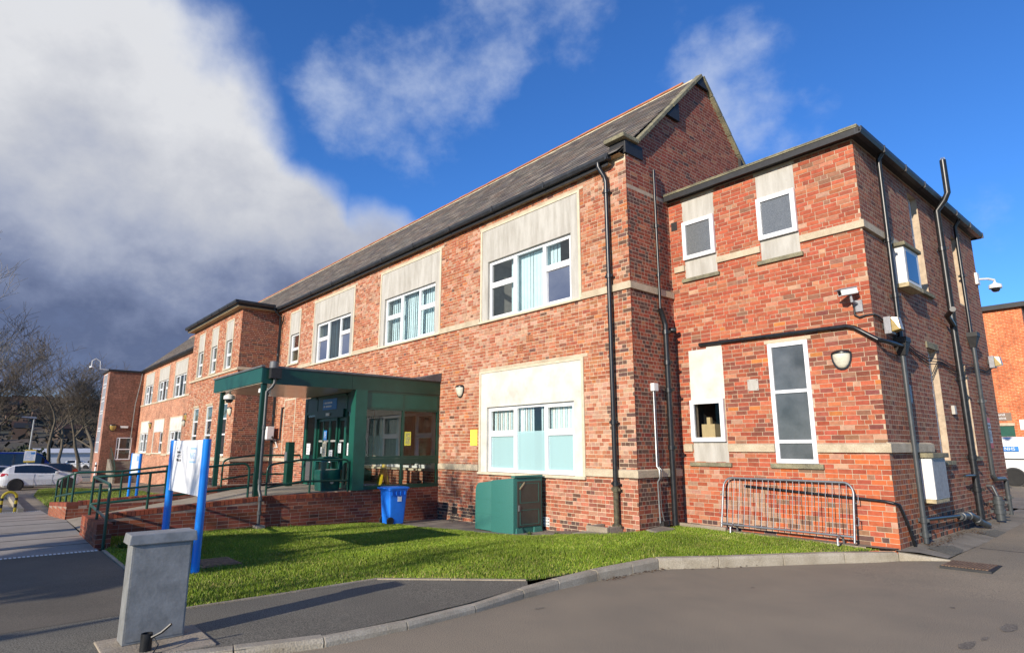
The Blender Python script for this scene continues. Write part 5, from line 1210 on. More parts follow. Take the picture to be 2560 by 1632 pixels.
for i in range(4):
    a, b = xs_[i] + .004, xs_[i + 1] - .004; yy = FY + (.0 if i in (1, 2) else .055)
    m = MB(); m.box(a, a + .05, yy, yy + .04, .50, 2.355); m.box(b - .05, b, yy, yy + .04, .50, 2.355); m.box(a + .05, b - .05, yy, yy + .04, 2.28, 2.355); m.box(a + .05, b - .05, yy, yy + .04, .50, .62)
    dd = m.build('sliding_door', M_green, porch)
    part('pane', M_glass_d, lambda q: q.quad((a + .05, yy + .02, .62), (b - .05, yy + .02, .62), (b - .05, yy + .02, 2.28), (a + .05, yy + .02, 2.28)), dd)
    def dots(q):
        for k in range(5):
            for z in (1.70, ): q.box(a + .08 + k * .062, a + .11 + k * .062, yy + .012, yy + .016, z, z + .05)
    part('safety_dots', M_wpaint, dots, dd)
part('door_sensor', M_wpaint, lambda m: m.box(-16.47, -16.25, FY - .10, FY - .062, 2.42, 2.50), bevel=.008)
# lobby interior
part('lobby_floor', M_roomd, lambda m: m.quad((-18.1, FY + .06, .485), (-14.36, FY + .06, .485), (-14.36, YF - .02, .485), (-18.1, YF - .02, .485)))
part('lobby_ceiling', M_roomd, lambda m: m.quad((-18.1, FY + .06, 2.99), (-14.36, FY + .06, 2.99), (-14.36, YF - .02, 2.99), (-18.1, YF - .02, 2.99)))
part('lobby_side', M_green_d, lambda m: m.box(-18.18, -18.1, FY + .061, YF - .02, .49, 3.0))
# things on and in the porch
def board(name, label, cat, pl, u0, u1, d, z0, z1, mat, group=None, th=.006):
    t = thing(name, label, cat, pl.p((u0 + u1) / 2, d, z0), group); m = MB(); pl.box(m, u0, u1, d, d + th, z0, z1); m.build('board', mat, t); return t
def marks(t, pl, u0, u1, d, z0, z1, rows, mat=M_ink, nm='lettering', fill=.75, seed=1, cell=.6):
    rg_ = random.Random(seed); m = MB(); hh = (z1 - z0) / rows
    for r in range(rows):
        u = u0; end = u0 + (u1 - u0) * rg_.uniform(fill, 1)
        while u < end:
            w = hh * cell * rg_.uniform(.25, .9)
            if rg_.random() > .12: pl.box(m, u, min(u + w, u1), d, d + .002, z1 - (r + .72) * hh, z1 - (r + .22) * hh)
            u += w + hh * .14
    return m.build(nm, mat, t)
PP = Pl((0, FY, 0), (1, 0, 0), (0, -1, 0))
t = board('entrance_sign', 'dark blue name sign above the sliding entrance doors', 'sign', PP, -16.91, -16.01, -.008, 2.60, 2.90, M_nhsb); marks(t, PP, -16.85, -16.2, .0, 2.64, 2.84, 2, M_signw, fill=.8, seed=4)
for i, (u0, u1, z0, z1, mt, d, lb) in enumerate([(-16.72, -16.52, 1.75, 2.02, M_nhsb, .0, 'blue and white poster high on the entrance door'), (-16.76, -16.50, 1.26, 1.70, M_curt, .0, 'cream posters on the second entrance door leaf'), (-16.31, -16.10, 1.14, 1.48, M_signw, .0, 'white poster with red and blue print on the third door leaf'),
        (-15.86, -15.68, 1.40, 1.66, M_signw, -.05, 'plain white notice on the fourth door leaf'), (-17.92, -17.66, 1.34, 1.66, M_signw, -.02, 'white poster with red print left of the doors'), (-15.25, -14.80, 1.34, 1.66, M_signw, -.02, 'wide white notice between door and corner post'), (-16.98, -16.86, 1.38, 1.56, M_signw, -.05, 'small white notice on the first door leaf')]):
    t = board('poster', lb, 'poster', PP, u0, u1, d + .004, z0, z1, mt, 'posters on the entrance doors')
    marks(t, PP, u0 + .03, u1 - .03, d + .010, z0 + .05, z1 - .04, 5, M_inkg if mt is not M_nhsb else M_signw, seed=20 + i)
PSD = Pl((SX, 0, 0), (0, 1, 0), (1, 0, 0))
t = board('notice', 'yellow notice stuck to the lobby side glass', 'notice', PSD, 8.60, 8.79, .001, 1.60, 1.96, M_yellow); marks(t, PSD, 8.62, 8.77, .007, 1.63, 1.93, 12, M_inkg, seed=6, cell=.9)
t = board('notice', 'pale yellow notice on the brick wall beside the lower window', 'notice', PF, -12.85, -12.56, .009, 1.60, 2.0, M_yellow); marks(t, PF, -12.82, -12.6, .015, 1.63, 1.97, 12, pm('print_faint', (.62, .60, .12), var=.1), seed=7, cell=.9)
# yellow wet floor board inside the lobby
wf_ = thing('floor_sign', 'yellow folding wet floor sign inside the lobby', 'sign', (-14.95, 8.35, .485))
part('panel', M_yel, lambda m: m.hexa([(-15.1, 8.22, .49), (-14.8, 8.22, .49), (-14.8, 8.24, .49), (-15.1, 8.24, .49)], [(-15.03, 8.34, 1.1), (-14.87, 8.34, 1.1), (-14.87, 8.36, 1.1), (-15.03, 8.36, 1.1)]), wf_)
part('panel', M_yel, lambda m: m.hexa([(-15.1, 8.48, .49), (-14.8, 8.48, .49), (-14.8, 8.50, .49), (-15.1, 8.50, .49)], [(-15.03, 8.362, 1.1), (-14.87, 8.362, 1.1), (-14.87, 8.382, 1.1), (-15.03, 8.382, 1.1)]), wf_)
# litter bin on the platform
lb = thing('litter_bin', 'dark green hooded litter bin on the entrance platform', 'bin', (-15.05, 6.82, .485))
def sq(c, hx, hy, z, n=6, r=.35):
    out = []
    for (sx, sy, a) in ((1, 1, 0), (-1, 1, 90), (-1, -1, 180), (1, -1, 270)):
        for k in range(n + 1):
            q = rad(a + 90 * k / n); out.append((c[0] + sx * hx * (1 - r) + hx * r * math.cos(q), c[1] + sy * hy * (1 - r) + hy * r * math.sin(q), z))
    return out
def loft(mb, rings, cap0=True, cap1=True, mi=0):
    n = len(rings[0]); vs = [p for r in rings for p in r]; fs = [(i * n + j, i * n + (j + 1) % n, (i + 1) * n + (j + 1) % n, (i + 1) * n + j) for i in range(len(rings) - 1) for j in range(n)]
    if cap0: fs.append(tuple(range(n))[::-1])
    if cap1: fs.append(tuple(range((len(rings) - 1) * n, len(rings) * n)))
    mb.add(vs, fs, mi)
c = (-15.05, 6.82)
m = MB(); loft(m, [sq(c, .245, .245, .49), sq(c, .265, .265, .78), sq(c, .275, .275, .80), sq(c, .275, .275, 1.0)], cap1=False); m.build('body', M_litter, lb, smooth=True)
m = MB(); loft(m, [sq(c, .24, .24, .99), sq(c, .24, .24, .995)]); m.build('rubbish', M_room, lb)
for (sx, sy) in ((1, 1), (-1, 1), (-1, -1), (1, -1)):
    m = MB(); m.box(c[0] + sx * .17, c[0] + sx * .27, c[1] + sy * .17, c[1] + sy * .27, 1.0, 1.2); m.build('hood_leg', M_litter, lb, bevel=.015)
m = MB(); loft(m, [sq(c, .275, .275, 1.2), sq(c, .27, .27, 1.25), sq(c, .20, .20, 1.30), sq(c, .08, .08, 1.325)]); m.build('hood', M_litter, lb, smooth=True)
m = MB(); m.lathe([(.05, 0), (.05, .004)], (-14.78, 6.82, .70), 'x', 12); m.build('emblem', M_galv_b, lb)
# automatic door post
gp = thing('door_button_post', 'dark green post with a steel push pad beside the entrance', 'post', (-17.4, 6.7, .49)); part('post', M_green_d, lambda m: m.box(-17.52, -17.28, 6.62, 6.80, .49, 1.70), gp, bevel=.008); part('push_pad', M_galv_b, lambda m: m.box(-17.48, -17.32, 6.60, 6.618, 1.18, 1.42), gp)

# ================================================================== stair tower at the far end
tw = thing('stair_tower', 'brown brick stair tower with a glazed front at the far end', 'building', (-58, 7.3, -1.2))
TX, TY = -58.0, 7.28
PT = Pl((TX, 0, 0), (0, 1, 0), (1, 0, 0)); PTF = Pl((0, TY, 0), (1, 0, 0), (0, -1, 0))
wall_base(PT, TY, YF + .02, -1.4, 7.56, [(8.30, 9.38, .55, 2.32)], M_towy, tw, .1)
wall_base(PTF, -61.2, TX, -1.4, 7.56, [(-60.6, -58.9, 1.1, 7.45)], M_towx, tw, .1)
m = MB(); m.box(-61.4, TX + .1, TY - .12, YF + 1, 7.56, 7.72); m.build('roof_edge', M_blackd, tw)
m = MB(); dw = [8.31, 8.48, 9.37]
PT.box(m, 8.31, 8.37, -.08, -.02, .56, 2.31); PT.box(m, 8.47, 8.55, -.08, -.02, .56, 2.31); PT.box(m, 9.29, 9.37, -.08, -.02, .56, 2.31); PT.box(m, 8.37, 9.29, -.079, -.019, 2.24, 2.31); PT.box(m, 8.37, 9.29, -.079, -.019, .56, .64); PT.box(m, 8.37, 9.29, -.078, -.018, 1.34, 1.42); dr = m.build('door', M_upvc, tw)
for (a, b, c_, d) in ((8.37, 8.47, .64, 2.24), (8.55, 9.29, .64, 1.34), (8.55, 9.29, 1.42, 2.24)): m = MB(); PT.quad(m, a, b, -.05, c_, d); m.build('pane', M_dkglass, dr)
fr = None
for i, z in enumerate((1.1, 1.9, 2.8, 3.0, 4.2, 4.4, 5.2, 5.5, 6.3, 6.6, 7.38)):
    m = MB(); PTF.box(m, -60.6, -58.9, -.06, .02, z, z + .07); m.build('glazing_bar', M_upvc, tw)
for x in (-60.6, -60.03, -59.46, -58.96): m = MB(); PTF.box(m, x, x + .06, -.055, .025, 1.1, 7.45); m.build('glazing_bar', M_upvc, tw)
m = MB(); PTF.quad(m, -60.6, -58.9, -.04, 1.1, 7.45); m.build('pane', M_dkglass, tw)
m = MB(); m.tube([(-57.9, 9.55, 7.5), (-57.9, 9.5, 6.8), (-57.9, 9.3, 5), (-57.9, 9.25, 1.5)], .04, 8); m.build('downpipe', M_fence, tw)
m = MB()
for k in range(8): m.box(TX + .01 + 0, TX + .35 * (8 - k), 8.0, 9.6, -1.15 + k * .2, -.95 + k * .2 + .001 * k)
st = m.build('entrance_steps', M_pave); tag(st, 'concrete steps up to the side door of the brown stair tower', 'steps')
m = MB(); m.prism([(TX + .01, 7.85, -1.3), (TX + 3.6, 7.85, -1.3), (TX + 3.6, 7.85, -.8), (TX + .6, 7.85, .62), (TX + .01, 7.85, .62)], (0, .14, 0)); cw = m.build('side_wall', M_pave, st)
m = MB(); m.tube([(TX + .2, 7.92, 1.5), (TX + .8, 7.92, 1.45), (TX + 3.6, 7.92, .1), (TX + 3.7, 7.92, -.7)], .025, 6)
for k in range(7): xx = TX + .5 + k * .5; zt = 1.45 - max(0, xx - TX - .8) * .48; m.tube([(xx, 7.92, zt), (xx, 7.92, zt - .95)], .014, 5)
tag(m.build('handrail', M_green_d), 'green railing on the steps of the brown stair tower', 'handrail')
# ================================================================== things standing or hanging about
# galvanised cabinet
cb = thing('utility_cabinet', 'grey galvanised steel cabinet on a concrete pad in the foreground', 'cabinet', (-6.5, 1.37, -.1))
m = MB(); m.box(-6.615, -6.385, 1.135, 1.615, -.105, .77); m.build('body', M_galv, cb, bevel=.006)
m = MB(); m.hexa([(-6.645, 1.10, .715), (-6.355, 1.10, .715), (-6.355, 1.65, .715), (-6.645, 1.65, .715)], [(-6.635, 1.11, .80), (-6.365, 1.11, .80), (-6.365, 1.64, .80), (-6.635, 1.64, .80)]); m.build('lid', M_galv, cb, bevel=.008)
m = MB(); m.box(-6.383, -6.379, 1.15, 1.60, -.08, .70); m.build('door', M_galv, cb)
tag(MB().box(-6.72, -5.96, .98, 1.78, -.25, -.106).build('concrete_pad', M_pad, bevel=.01), 'square concrete pad under the grey cabinet', 'pad')
sb = thing('cut_post', 'short black hollow post stub with loose cable by the cabinet', 'post', (-6.14, 1.27, -.1))
m = MB(); m.lathe([(.045, -.105), (.045, .03), (.038, .03), (.038, -.05)], (-6.14, 1.27, 0), n=14); m.build('stub', M_black, sb, smooth=True)
m = MB(); m.tube([(-6.10, 1.30, .0), (-6.05, 1.36, .04), (-6.02, 1.42, .10)], .012, 7); m.build('handle', M_black, sb, smooth=True)
m = MB(); m.tube([(-6.12, 1.30, .02), (-6.04, 1.34, -.05), (-6.0, 1.30, -.098), (-5.97, 1.36, -.10)], .006, 6); m.build('cable', M_blackd, sb, smooth=True)
# sign boards on blue posts
def signboard(x0, x1, y, zg, zb, zt, label, loc):
    t = thing('post_sign', label, 'sign', loc, 'blue post signs')
    for x in (x0, x1):
        m = MB(); m.lathe([(.055, zg - .1), (.055, zt)], (x, y, 0), n=20); m.build('post', M_bluep, t, smooth=True)
    m = MB(); m.box(x0 + .05, x1 - .05, y - .022, y + .012, zb, zt - .01); m.build('panel', M_signw, t)
    return t
t = signboard(-11.32, -9.40, 2.44, -.13, .88, 1.67, 'large white sign board between two blue posts on the lawn', (-10.4, 2.44, -.12))
PSG = Pl((0, 2.418, 0), (1, 0, 0), (0, -1, 0))
for k_, w_ in enumerate(('A', 'Entrance', 'To PL PC', 'White Lab')): text_mesh(w_, .068, 'lettering', M_ink, t, (-10.98, 2.4165, 1.525 - k_ * .062), (1, 0, 0), (0, 0, 1))
m = MB(); PSG.box(m, -10.17, -9.82, 0, .002, 1.33, 1.55); m.build('logo', M_nhsl, t)
m = MB(); PSG.box(m, -10.15, -9.84, .002, .004, 1.355, 1.525); m.build('logo_field', M_signw, t)
text_mesh('NHS', .13, 'logo_text', M_nhsl, t, (-10.14, 2.413, 1.39), (1, 0, 0), (0, 0, 1))
t = signboard(-30.3, -28.6, 5.0, -.55, .45, 1.30, 'smaller white sign board on blue posts on the far grass strip', (-29.4, 5.0, -.5))
PSG2 = Pl((0, 4.978, 0), (1, 0, 0), (0, -1, 0)); m = MB(); PSG2.box(m, -29.25, -28.8, 0, .002, 1.0, 1.2); m.build('logo', M_nhsl, t)
# crowd barrier leaning on the annex wall
cbx = thing('crowd_barrier', 'galvanised crowd barrier leaning against the annex wall', 'barrier', (-5.4, 11.0, 0))
def bp(u, s): return Vector((u, 10.90 + .20 * s, .035 + .94 * s))            # leaning plane, s 0..1
u0, u1 = -6.48, -4.12
path = [bp(u0, .0), bp(u0, .80)] + [bp(u0 + .16 * (1 - math.cos(q)), .80 + .20 * math.sin(q)) for q in [math.pi / 2 * k / 6 for k in range(1, 7)]] + [bp(u1 - .16 * (1 - math.sin(q)), .80 + .20 * math.cos(q)) for q in [math.pi / 2 * k / 6 for k in range(0, 6)]] + [bp(u1, .8), bp(u1, 0)]
m = MB(); m.tube(path, .019, 10); m.build('frame', M_galv_b, cbx, smooth=True)
m = MB(); m.tube([bp(u0, .10), bp(u1, .10)], .019, 10); m.build('bottom_rail', M_galv_b, cbx, smooth=True)
for i in range(20):
    u = u0 + (u1 - u0) * (i + 1) / 21; m = MB(); m.tube([bp(u, .10), bp(u, .985)], .0062, 6); m.build('bar', M_galv_b, cbx, smooth=True)
for u in (u0 + .25, u1 - .22):
    m = MB(); m.tube([(u + .02, 10.74, -.01), (u + .01, 10.77, .09), bp(u, .06) + Vector((0, -.02, .04)), (u, 11.02, .09), (u - .01, 11.06, -.01)], .017, 8); m.build('foot', M_galv_b, cbx, smooth=True)
for s in (.35, .72): m = MB(); m.tube([bp(u1 + .02, s - .06), bp(u1 + .07, s - .06), bp(u1 + .07, s + .07), bp(u1 + .035, s + .075)], .007, 6); m.build('hook', M_galv_b, cbx, smooth=True)
for s in (.3, .66): m = MB(); m.tube([bp(u0 - .015, s), bp(u0 - .06, s)], .01, 6); m.build('hook', M_galv_b, cbx, smooth=True)
# green storage locker
lk = thing('storage_locker', 'green moulded plastic storage locker with dark door by the wall', 'locker', (-10.6, 9.2, -.25))
lx0, lx1, ly0, ly1, lz = -11.38, -10.02, 8.72, 9.58, -.25
def side(y, a, b, za, zb_):  # outline in x,z: rounded back at the low end
    pts = [(a, za)] + [(b, za)] + [(b, zb_(b))]
    top = []
    for k in range(9):
        q = math.pi / 2 * k / 8; top.append((a + .16 * (1 - math.sin(q)), zb_(a + .16) - .22 + .22 * math.cos(q) if False else zb_(a + .16 * (1 - math.sin(q))) - .17 * (1 - math.cos(q))))
    return [(x, y, z) for x, z in pts + top]
zt = lambda x: float(np.interp(x, [lx0, lx1], [.75, .91]))
m = MB(); m.prism(side(ly0 + .03, lx0, -10.78, lz, zt), (0, ly1 - ly0 - .06, 0)); m.build('body', M_loc, lk, smooth=True, bevel=.015)
m = MB(); m.prism([(-10.775, ly0, lz - .01), (lx1, ly0, lz - .01), (lx1, ly0, zt(lx1)), (-10.775, ly0, zt(-10.775) + .012)], (0, ly1 - ly0, 0)); m.build('body', M_loc, lk, smooth=True, bevel=.03)
for z in (.10, .42): m = MB(); m.box(lx0 + .02, -10.78, ly0 + .022, ly0 + .03, z, z + .008); m.box(-10.77, -10.35, ly0 - .006, ly0 + .002, z - .03, z - .022); m.build('rib', M_loc, lk)
m = MB(); m.box(lx1 + .001, lx1 + .02, ly0 + .10, ly1 - .07, lz + .14, .84); dr = m.build('door', M_locd, lk, bevel=.006)
for (a, b) in ((lz + .18, .24), (.38, .79)):
    m = MB(); m.box(lx1 + .021, lx1 + .026, ly0 + .17, ly1 - .13, a, a + .012); m.box(lx1 + .021, lx1 + .026, ly0 + .17, ly1 - .13, b - .012, b); m.box(lx1 + .021, lx1 + .026, ly0 + .17, ly0 + .182, a + .012, b - .012); m.box(lx1 + .021, lx1 + .026, ly1 - .142, ly1 - .13, a + .012, b - .012); m.build('door_rib', M_loc, dr)
m = MB(); m.box(lx1 + .021, lx1 + .04, ly0 + .12, ly0 + .16, .22, .34); m.build('latch', M_galv_b, dr)
m = MB(); m.cbox((lx1 + .03, ly0 + .23, .74), (.004, 0, 0), (0, .07, .07), (0, -.01, .01)); m.build('stay', M_wood, dr)
text_mesh('AMAZON', .055, 'lettering', M_loc, dr, (lx1 + .0215, ly0 + .38, .165), (0, 1, 0), (0, 0, 1)) if False else None
m = MB(); m.prism([(lx1 - .10, ly0 + .02, zt(lx1) + .001), (lx1 + .03, ly0 + .02, zt(lx1) + .001), (lx1 + .03, ly0 + .02, zt(lx1) + .05), (lx1 - .10, ly0 + .02, zt(lx1) + .04)], (0, ly1 - ly0 - .04, 0)); m.build('hinge_rail', M_loc, lk, bevel=.008)
for (a, b) in ((ly0 + .05, ly0 + .26), (ly1 - .30, ly1 - .04)): m = MB(); m.hexa([(lx1 - .05, a, lz - .01), (lx1 + .05, a, lz - .01), (lx1 + .05, b, lz - .01), (lx1 - .05, b, lz - .01)], [(lx1 - .05, a, lz + .12), (lx1 + .02, a + .03, lz + .12), (lx1 + .02, b - .03, lz + .12), (lx1 - .05, b, lz + .12)]); m.build('foot', M_loc, lk)
# blue wheelie bin
wb = thing('wheelie_bin', 'bright blue wheelie bin standing at the porch wall', 'bin', (-13.80, 8.0, -.30))
c = (-13.78, 8.02); zb = -.31
m = MB(); loft(m, [sq(c, .20, .20, zb + .02, r=.2), sq(c, .215, .22, zb + .3, r=.2), sq(c, .245, .255, zb + .80, r=.2), sq(c, .265, .275, zb + .81, r=.2), sq(c, .265, .275, zb + .85, r=.2)]); m.build('body', M_bluebin, wb, smooth=True)
m = MB(); loft(m, [sq((c[0], c[1] + .01), .285, .30, zb + .852, r=.2), sq((c[0], c[1] + .01), .285, .30, zb + .875, r=.2), sq((c[0], c[1] + .01), .24, .25, zb + .90, r=.2)]); m.build('lid', M_bluebin, wb, smooth=True)
m = MB(); m.tube([(c[0] - .20, c[1] - .27, zb + .84), (c[0] - .20, c[1] - .34, zb + .87), (c[0] + .20, c[1] - .34, zb + .87), (c[0] + .20, c[1] - .27, zb + .84)], .018, 8); m.build('handle', M_bluebin, wb, smooth=True)
for s in (-1, 1): m = MB(); m.lathe([(.085, -.025), (.095, -.015), (.095, .015), (.085, .025)], (c[0] + s * .19, c[1] - .18, zb + .095), 'x', 16); m.build('wheel', M_tyre, wb, smooth=True)
m = MB(); m.box(c[0] + .236, c[0] + .241, c[1] - .02, c[1] + .09, zb + .55, zb + .67); m.build('sticker', M_signw, wb)
for k in range(4): m = MB(); m.box(c[0] + .245, c[0] + .268, c[1] - .2 + k * .12, c[1] - .18 + k * .12, zb + .70, zb + .80); m.build('rib', M_bluebin, wb)
# wall lamps
def wall_lamp(pl, u, z, label, s=1.0, lens=M_lens):
    t = thing('wall_lamp', label, 'lamp', pl.p(u, 0, z), 'rounded bulkhead lamps on the brick walls')
    pr = [(-.17, .035, .03), (-.15, .075, .055), (-.10, .115, .085), (-.03, .145, .11), (.05, .158, .125), (.105, .155, .125)]
    def rings(k, dd=0):
        out = []
        for zz, w, d in pr:
            out.append([pl.p(u + math.cos(q) * w * s * k, .012 + math.sin(q) * d * s * k + dd, z + zz * s * k) for q in [math.pi * j / 12 for j in range(13)]])
        return out
    m = MB(); R_ = rings(.92); n = 13
    vs = [p for r in R_ for p in r]; m.add(vs, [(i * n + j, i * n + j + 1, (i + 1) * n + j + 1, (i + 1) * n + j) for i in range(len(R_) - 1) for j in range(n - 1)] + [tuple(range(n)), tuple(range((len(R_) - 1) * n, len(R_) * n))]); m.build('lens', lens, t, smooth=True)
    m = MB(); pl_ = [(-.185, .03), (-.16, .085), (-.10, .13), (-.03, .16), (.06, .172), (.12, .165), (.15, .12), (.165, .04)]
    poly = [pl.p(u + w * s, .002, z + zz * s) for zz, w in pl_] + [pl.p(u - w * s, .002, z + zz * s) for zz, w in pl_[::-1]]
    m.prism(poly, pl.N * .028); m.build('back_plate', M_black, t)
    m = MB(); R2 = []
    for zz, w, d in ((.098, .162, .135), (.125, .158, .13), (.155, .11, .09), (.165, .04, .04)):
        R2.append([pl.p(u + math.cos(q) * w * s, .012 + math.sin(q) * d * s, z + zz * s) for q in [math.pi * j / 12 for j in range(13)]])
    vs = [p for r in R2 for p in r]; m.add(vs, [(i * n + j, i * n + j + 1, (i + 1) * n + j + 1, (i + 1) * n + j) for i in range(3) for j in range(n - 1)] + [tuple(range(n)), tuple(range(3 * n, 4 * n))]); m.build('hood', M_black, t, smooth=True)
    return t
wall_lamp(PW, -4.13, 3.06, 'black and clear rounded wall lamp right of the tall annex window')
wall_lamp(PF, -13.33, 3.05, 'rounded wall lamp on the main front beside the porch')
wall_lamp(PB, -28.02, 3.08, 'rounded wall lamp beside the nearest lower bay window', 1.15)
wall_lamp(PF, -42.5, 3.40, 'rounded wall lamp just left of the projecting bay', 1.5, M_lensy); wall_lamp(PF, -43.0, 3.05, 'lower rounded wall lamp left of the bay under its twin', 1.3)
wall_lamp(PF, -53.1, 3.16, 'yellowed rounded wall lamp between the far ground floor windows', 1.4, M_lensy); wall_lamp(PT, 7.95, 3.09, 'yellowed rounded wall lamp on the brown stair tower', 1.6, M_lensy)
t = thing('light_fitting', 'small oblong light over the stair tower door', 'lamp', (TX, 8.7, 3.1)); m = MB(); PT.box(m, 8.45, 8.98, .002, .12, 3.08, 3.22); m.build('body', M_wpaint, t); m = MB(); PT.box(m, 8.47, 8.96, .05, .13, 3.06, 3.08); m.build('lens', M_lens, t)
def flood(y, z, label, d0=.09):
    t = thing('flood_lamp', label, 'lamp', (XW, y, z), 'yellowed flood lamps on the annex side')
    m = MB(); PS.box(m, y - .05, y + .16, d0 - .05, d0 + .06, z - .15, z + .15); m.build('housing', M_tape, t, bevel=.012)
    m = MB(); m.hexa([PS.p(y - .045, d0 + .061, z - .12), PS.p(y + .155, d0 + .061, z - .12), PS.p(y + .14, d0 + .20, z - .09), PS.p(y - .03, d0 + .20, z - .09)], [PS.p(y - .045, d0 + .061, z + .135), PS.p(y + .155, d0 + .061, z + .135), PS.p(y + .13, d0 + .17, z + .125), PS.p(y - .02, d0 + .17, z + .125)]); m.build('lens', M_lensy, t, bevel=.012)
    m = MB(); PS.box(m, y, y + .1, .002, d0 - .05, z - .05, z + .05); m.build('bracket', M_blackd, t)
flood(11.62, 3.62, 'yellowed flood lamp at the front corner of the annex side wall'); flood(18.95, 3.65, 'yellowed flood lamp at the far end of the annex side wall')
# cctv
cc = thing('security_camera', 'white box security camera on the annex front near the corner', 'camera', (-3.80, YW, 4.1))
def dirbox(mb, c, fwd, hl, hw, hh):
    f = Vector(fwd).normalized(); r = f.cross(Vector((0, 0, 1))).normalized(); u = r.cross(f); mb.cbox(c, f * hl, r * hw, u * hh)
fw = (-.55, -.75, -.18); cpos = Vector((-3.83, YW - .26, 4.17))
m = MB(); dirbox(m, cpos, fw, .15, .058, .05); m.build('housing', M_wpaint, cc, bevel=.006)
m = MB(); dirbox(m, cpos + Vector(fw).normalized() * .03 + Vector((0, 0, .062)), fw, .17, .068, .008); m.build('sun_shield', M_tape, cc)
m = MB(); dirbox(m, cpos + Vector(fw).normalized() * .151, fw, .002, .04, .034); m.build('lens_window', M_dkglass, cc)
m = MB(); m.tube([cpos + Vector((.02, .05, -.05)), cpos + Vector((.03, .06, -.16)), (-3.78, YW - .05, 3.99)], .022, 8); m.box(-3.84, -3.70, YW - .035, YW - .008, 3.85, 4.05); m.build('bracket', M_tape, cc)
m = MB(); m.tube([(-3.83, YW - .04, 3.95), (-3.83, YW - .05, 3.80), (-3.76, YW - .05, 3.75), (-3.66, YW - .03, 3.77), (XW + .02, YW - .02, 3.77), (XW + .03, 11.4, 3.76), (XW + .03, 11.6, 3.72)], .016, 8); m.build('cable', M_blackd, cc, smooth=True)
def dome(c, label, arm):
    t = thing('dome_camera', label, 'camera', c, 'dome security cameras'); c = Vector(c)
    m = MB(); m.lathe([(.03, .16), (.06, .13), (.14, .09), (.145, .0), (.12, -.01)], c, n=18); m.build('housing', M_wpaint, t, smooth=True)
    m = MB(); m.lathe([(.10, -.012), (.095, -.05), (.06, -.09), (.01, -.10)], c, n=18); m.build('dome', M_dkglass, t, smooth=True)
    m = MB(); m.tube(arm, .028, 8); m.build('arm', M_wpaint, t, smooth=True)
    return t
dc = dome((XW + .30, WY1 + .30, 5.62), 'white dome camera on an arm at the far annex corner', [(XW + .30, WY1 + .30, 5.77), (XW + .30, WY1 + .27, 5.84), (XW + .2, WY1 + .1, 5.86), (XW + .02, WY1 - .12, 5.84)])
m = MB(); m.box(XW + .001, XW + .06, WY1 - .24, WY1 - .03, 5.70, 6.0); m.build('mount', M_wpaint, dc)
dome((-58.1, 6.0, 7.75), 'white dome camera on a bent pole above the stair tower', [(-58.1, 6.0, 7.9), (-58.1, 6.0, 8.3), (-58.1, 6.25, 8.5), (-58.1, 6.55, 8.3), (-58.1, 6.6, 7.7), (-58.1, 7.3, 7.66)])
dome((-14.72, 4.98, 2.82), 'white dome camera under the canopy corner', [(-14.72, 4.98, 2.97), (-14.72, 4.98, 3.01)])
dome((-17.35, 4.95, 2.82), 'dark dome camera under the far canopy corner', [(-17.35, 4.95, 2.97), (-17.35, 4.95, 3.01)])
# small plates, boxes
t = thing('blank_plate', 'square pale cover plate with four screws on the annex front', 'plate', (-5.79, YW, 2.65)); m = MB(); PW.box(m, -5.90, -5.68, .008, .018, 2.63, 2.85); m.build('plate', M_tape if False else M_conc, t)
for a, b in ((-5.88, 2.65), (-5.70, 2.65), (-5.88, 2.83), (-5.70, 2.83)): m = MB(); m.lathe([(.009, 0), (.009, .004)], (a, YW - .022, b), 'y', 8); m.build('screw', M_iron, t)
t = thing('alarm_box', 'small pale box on the annex side wall left of the soil pipe', 'box', (XW, 15.2, 2.3)); m = MB(); PS.box(m, 15.12, 15.26, .008, .07, 2.22, 2.40); m.build('cover', M_conc, t, bevel=.01)
t = thing('intercom_box', 'small grey box behind the front downpipe on the annex side', 'box', (XW, 12.45, 2.45)); m = MB(); PS.box(m, 12.42, 12.60, .008, .05, 2.32, 2.66); m.build('cover', M_tape, t, bevel=.02)
ps_ = thing('parking_sign', 'red and grey staff permit sign on the annex side wall', 'sign', (XW, 17.9, 1.5)); 
for (z0, z1, mt, nm) in ((1.53, 1.65, M_red, 'footer'), (1.652, 2.12, M_signg, 'panel'), (2.122, 2.24, M_red, 'header')): m = MB(); PS.box(m, 17.72, 18.22, .010, .016, z0, z1); m.build(nm, mt, ps_)
text_mesh('Staff Permit', .085, 'lettering', M_ink, ps_, (XW + .0175, 17.74, 2.035), (0, 1, 0), (0, 0, 1)); text_mesh('Holders Only', .085, 'lettering', M_ink, ps_, (XW + .0175, 17.74, 1.945), (0, 1, 0), (0, 0, 1))
marks(ps_, PS, 17.76, 18.18, .0165, 1.68, 1.92, 9, M_ink, seed=3, cell=.9)
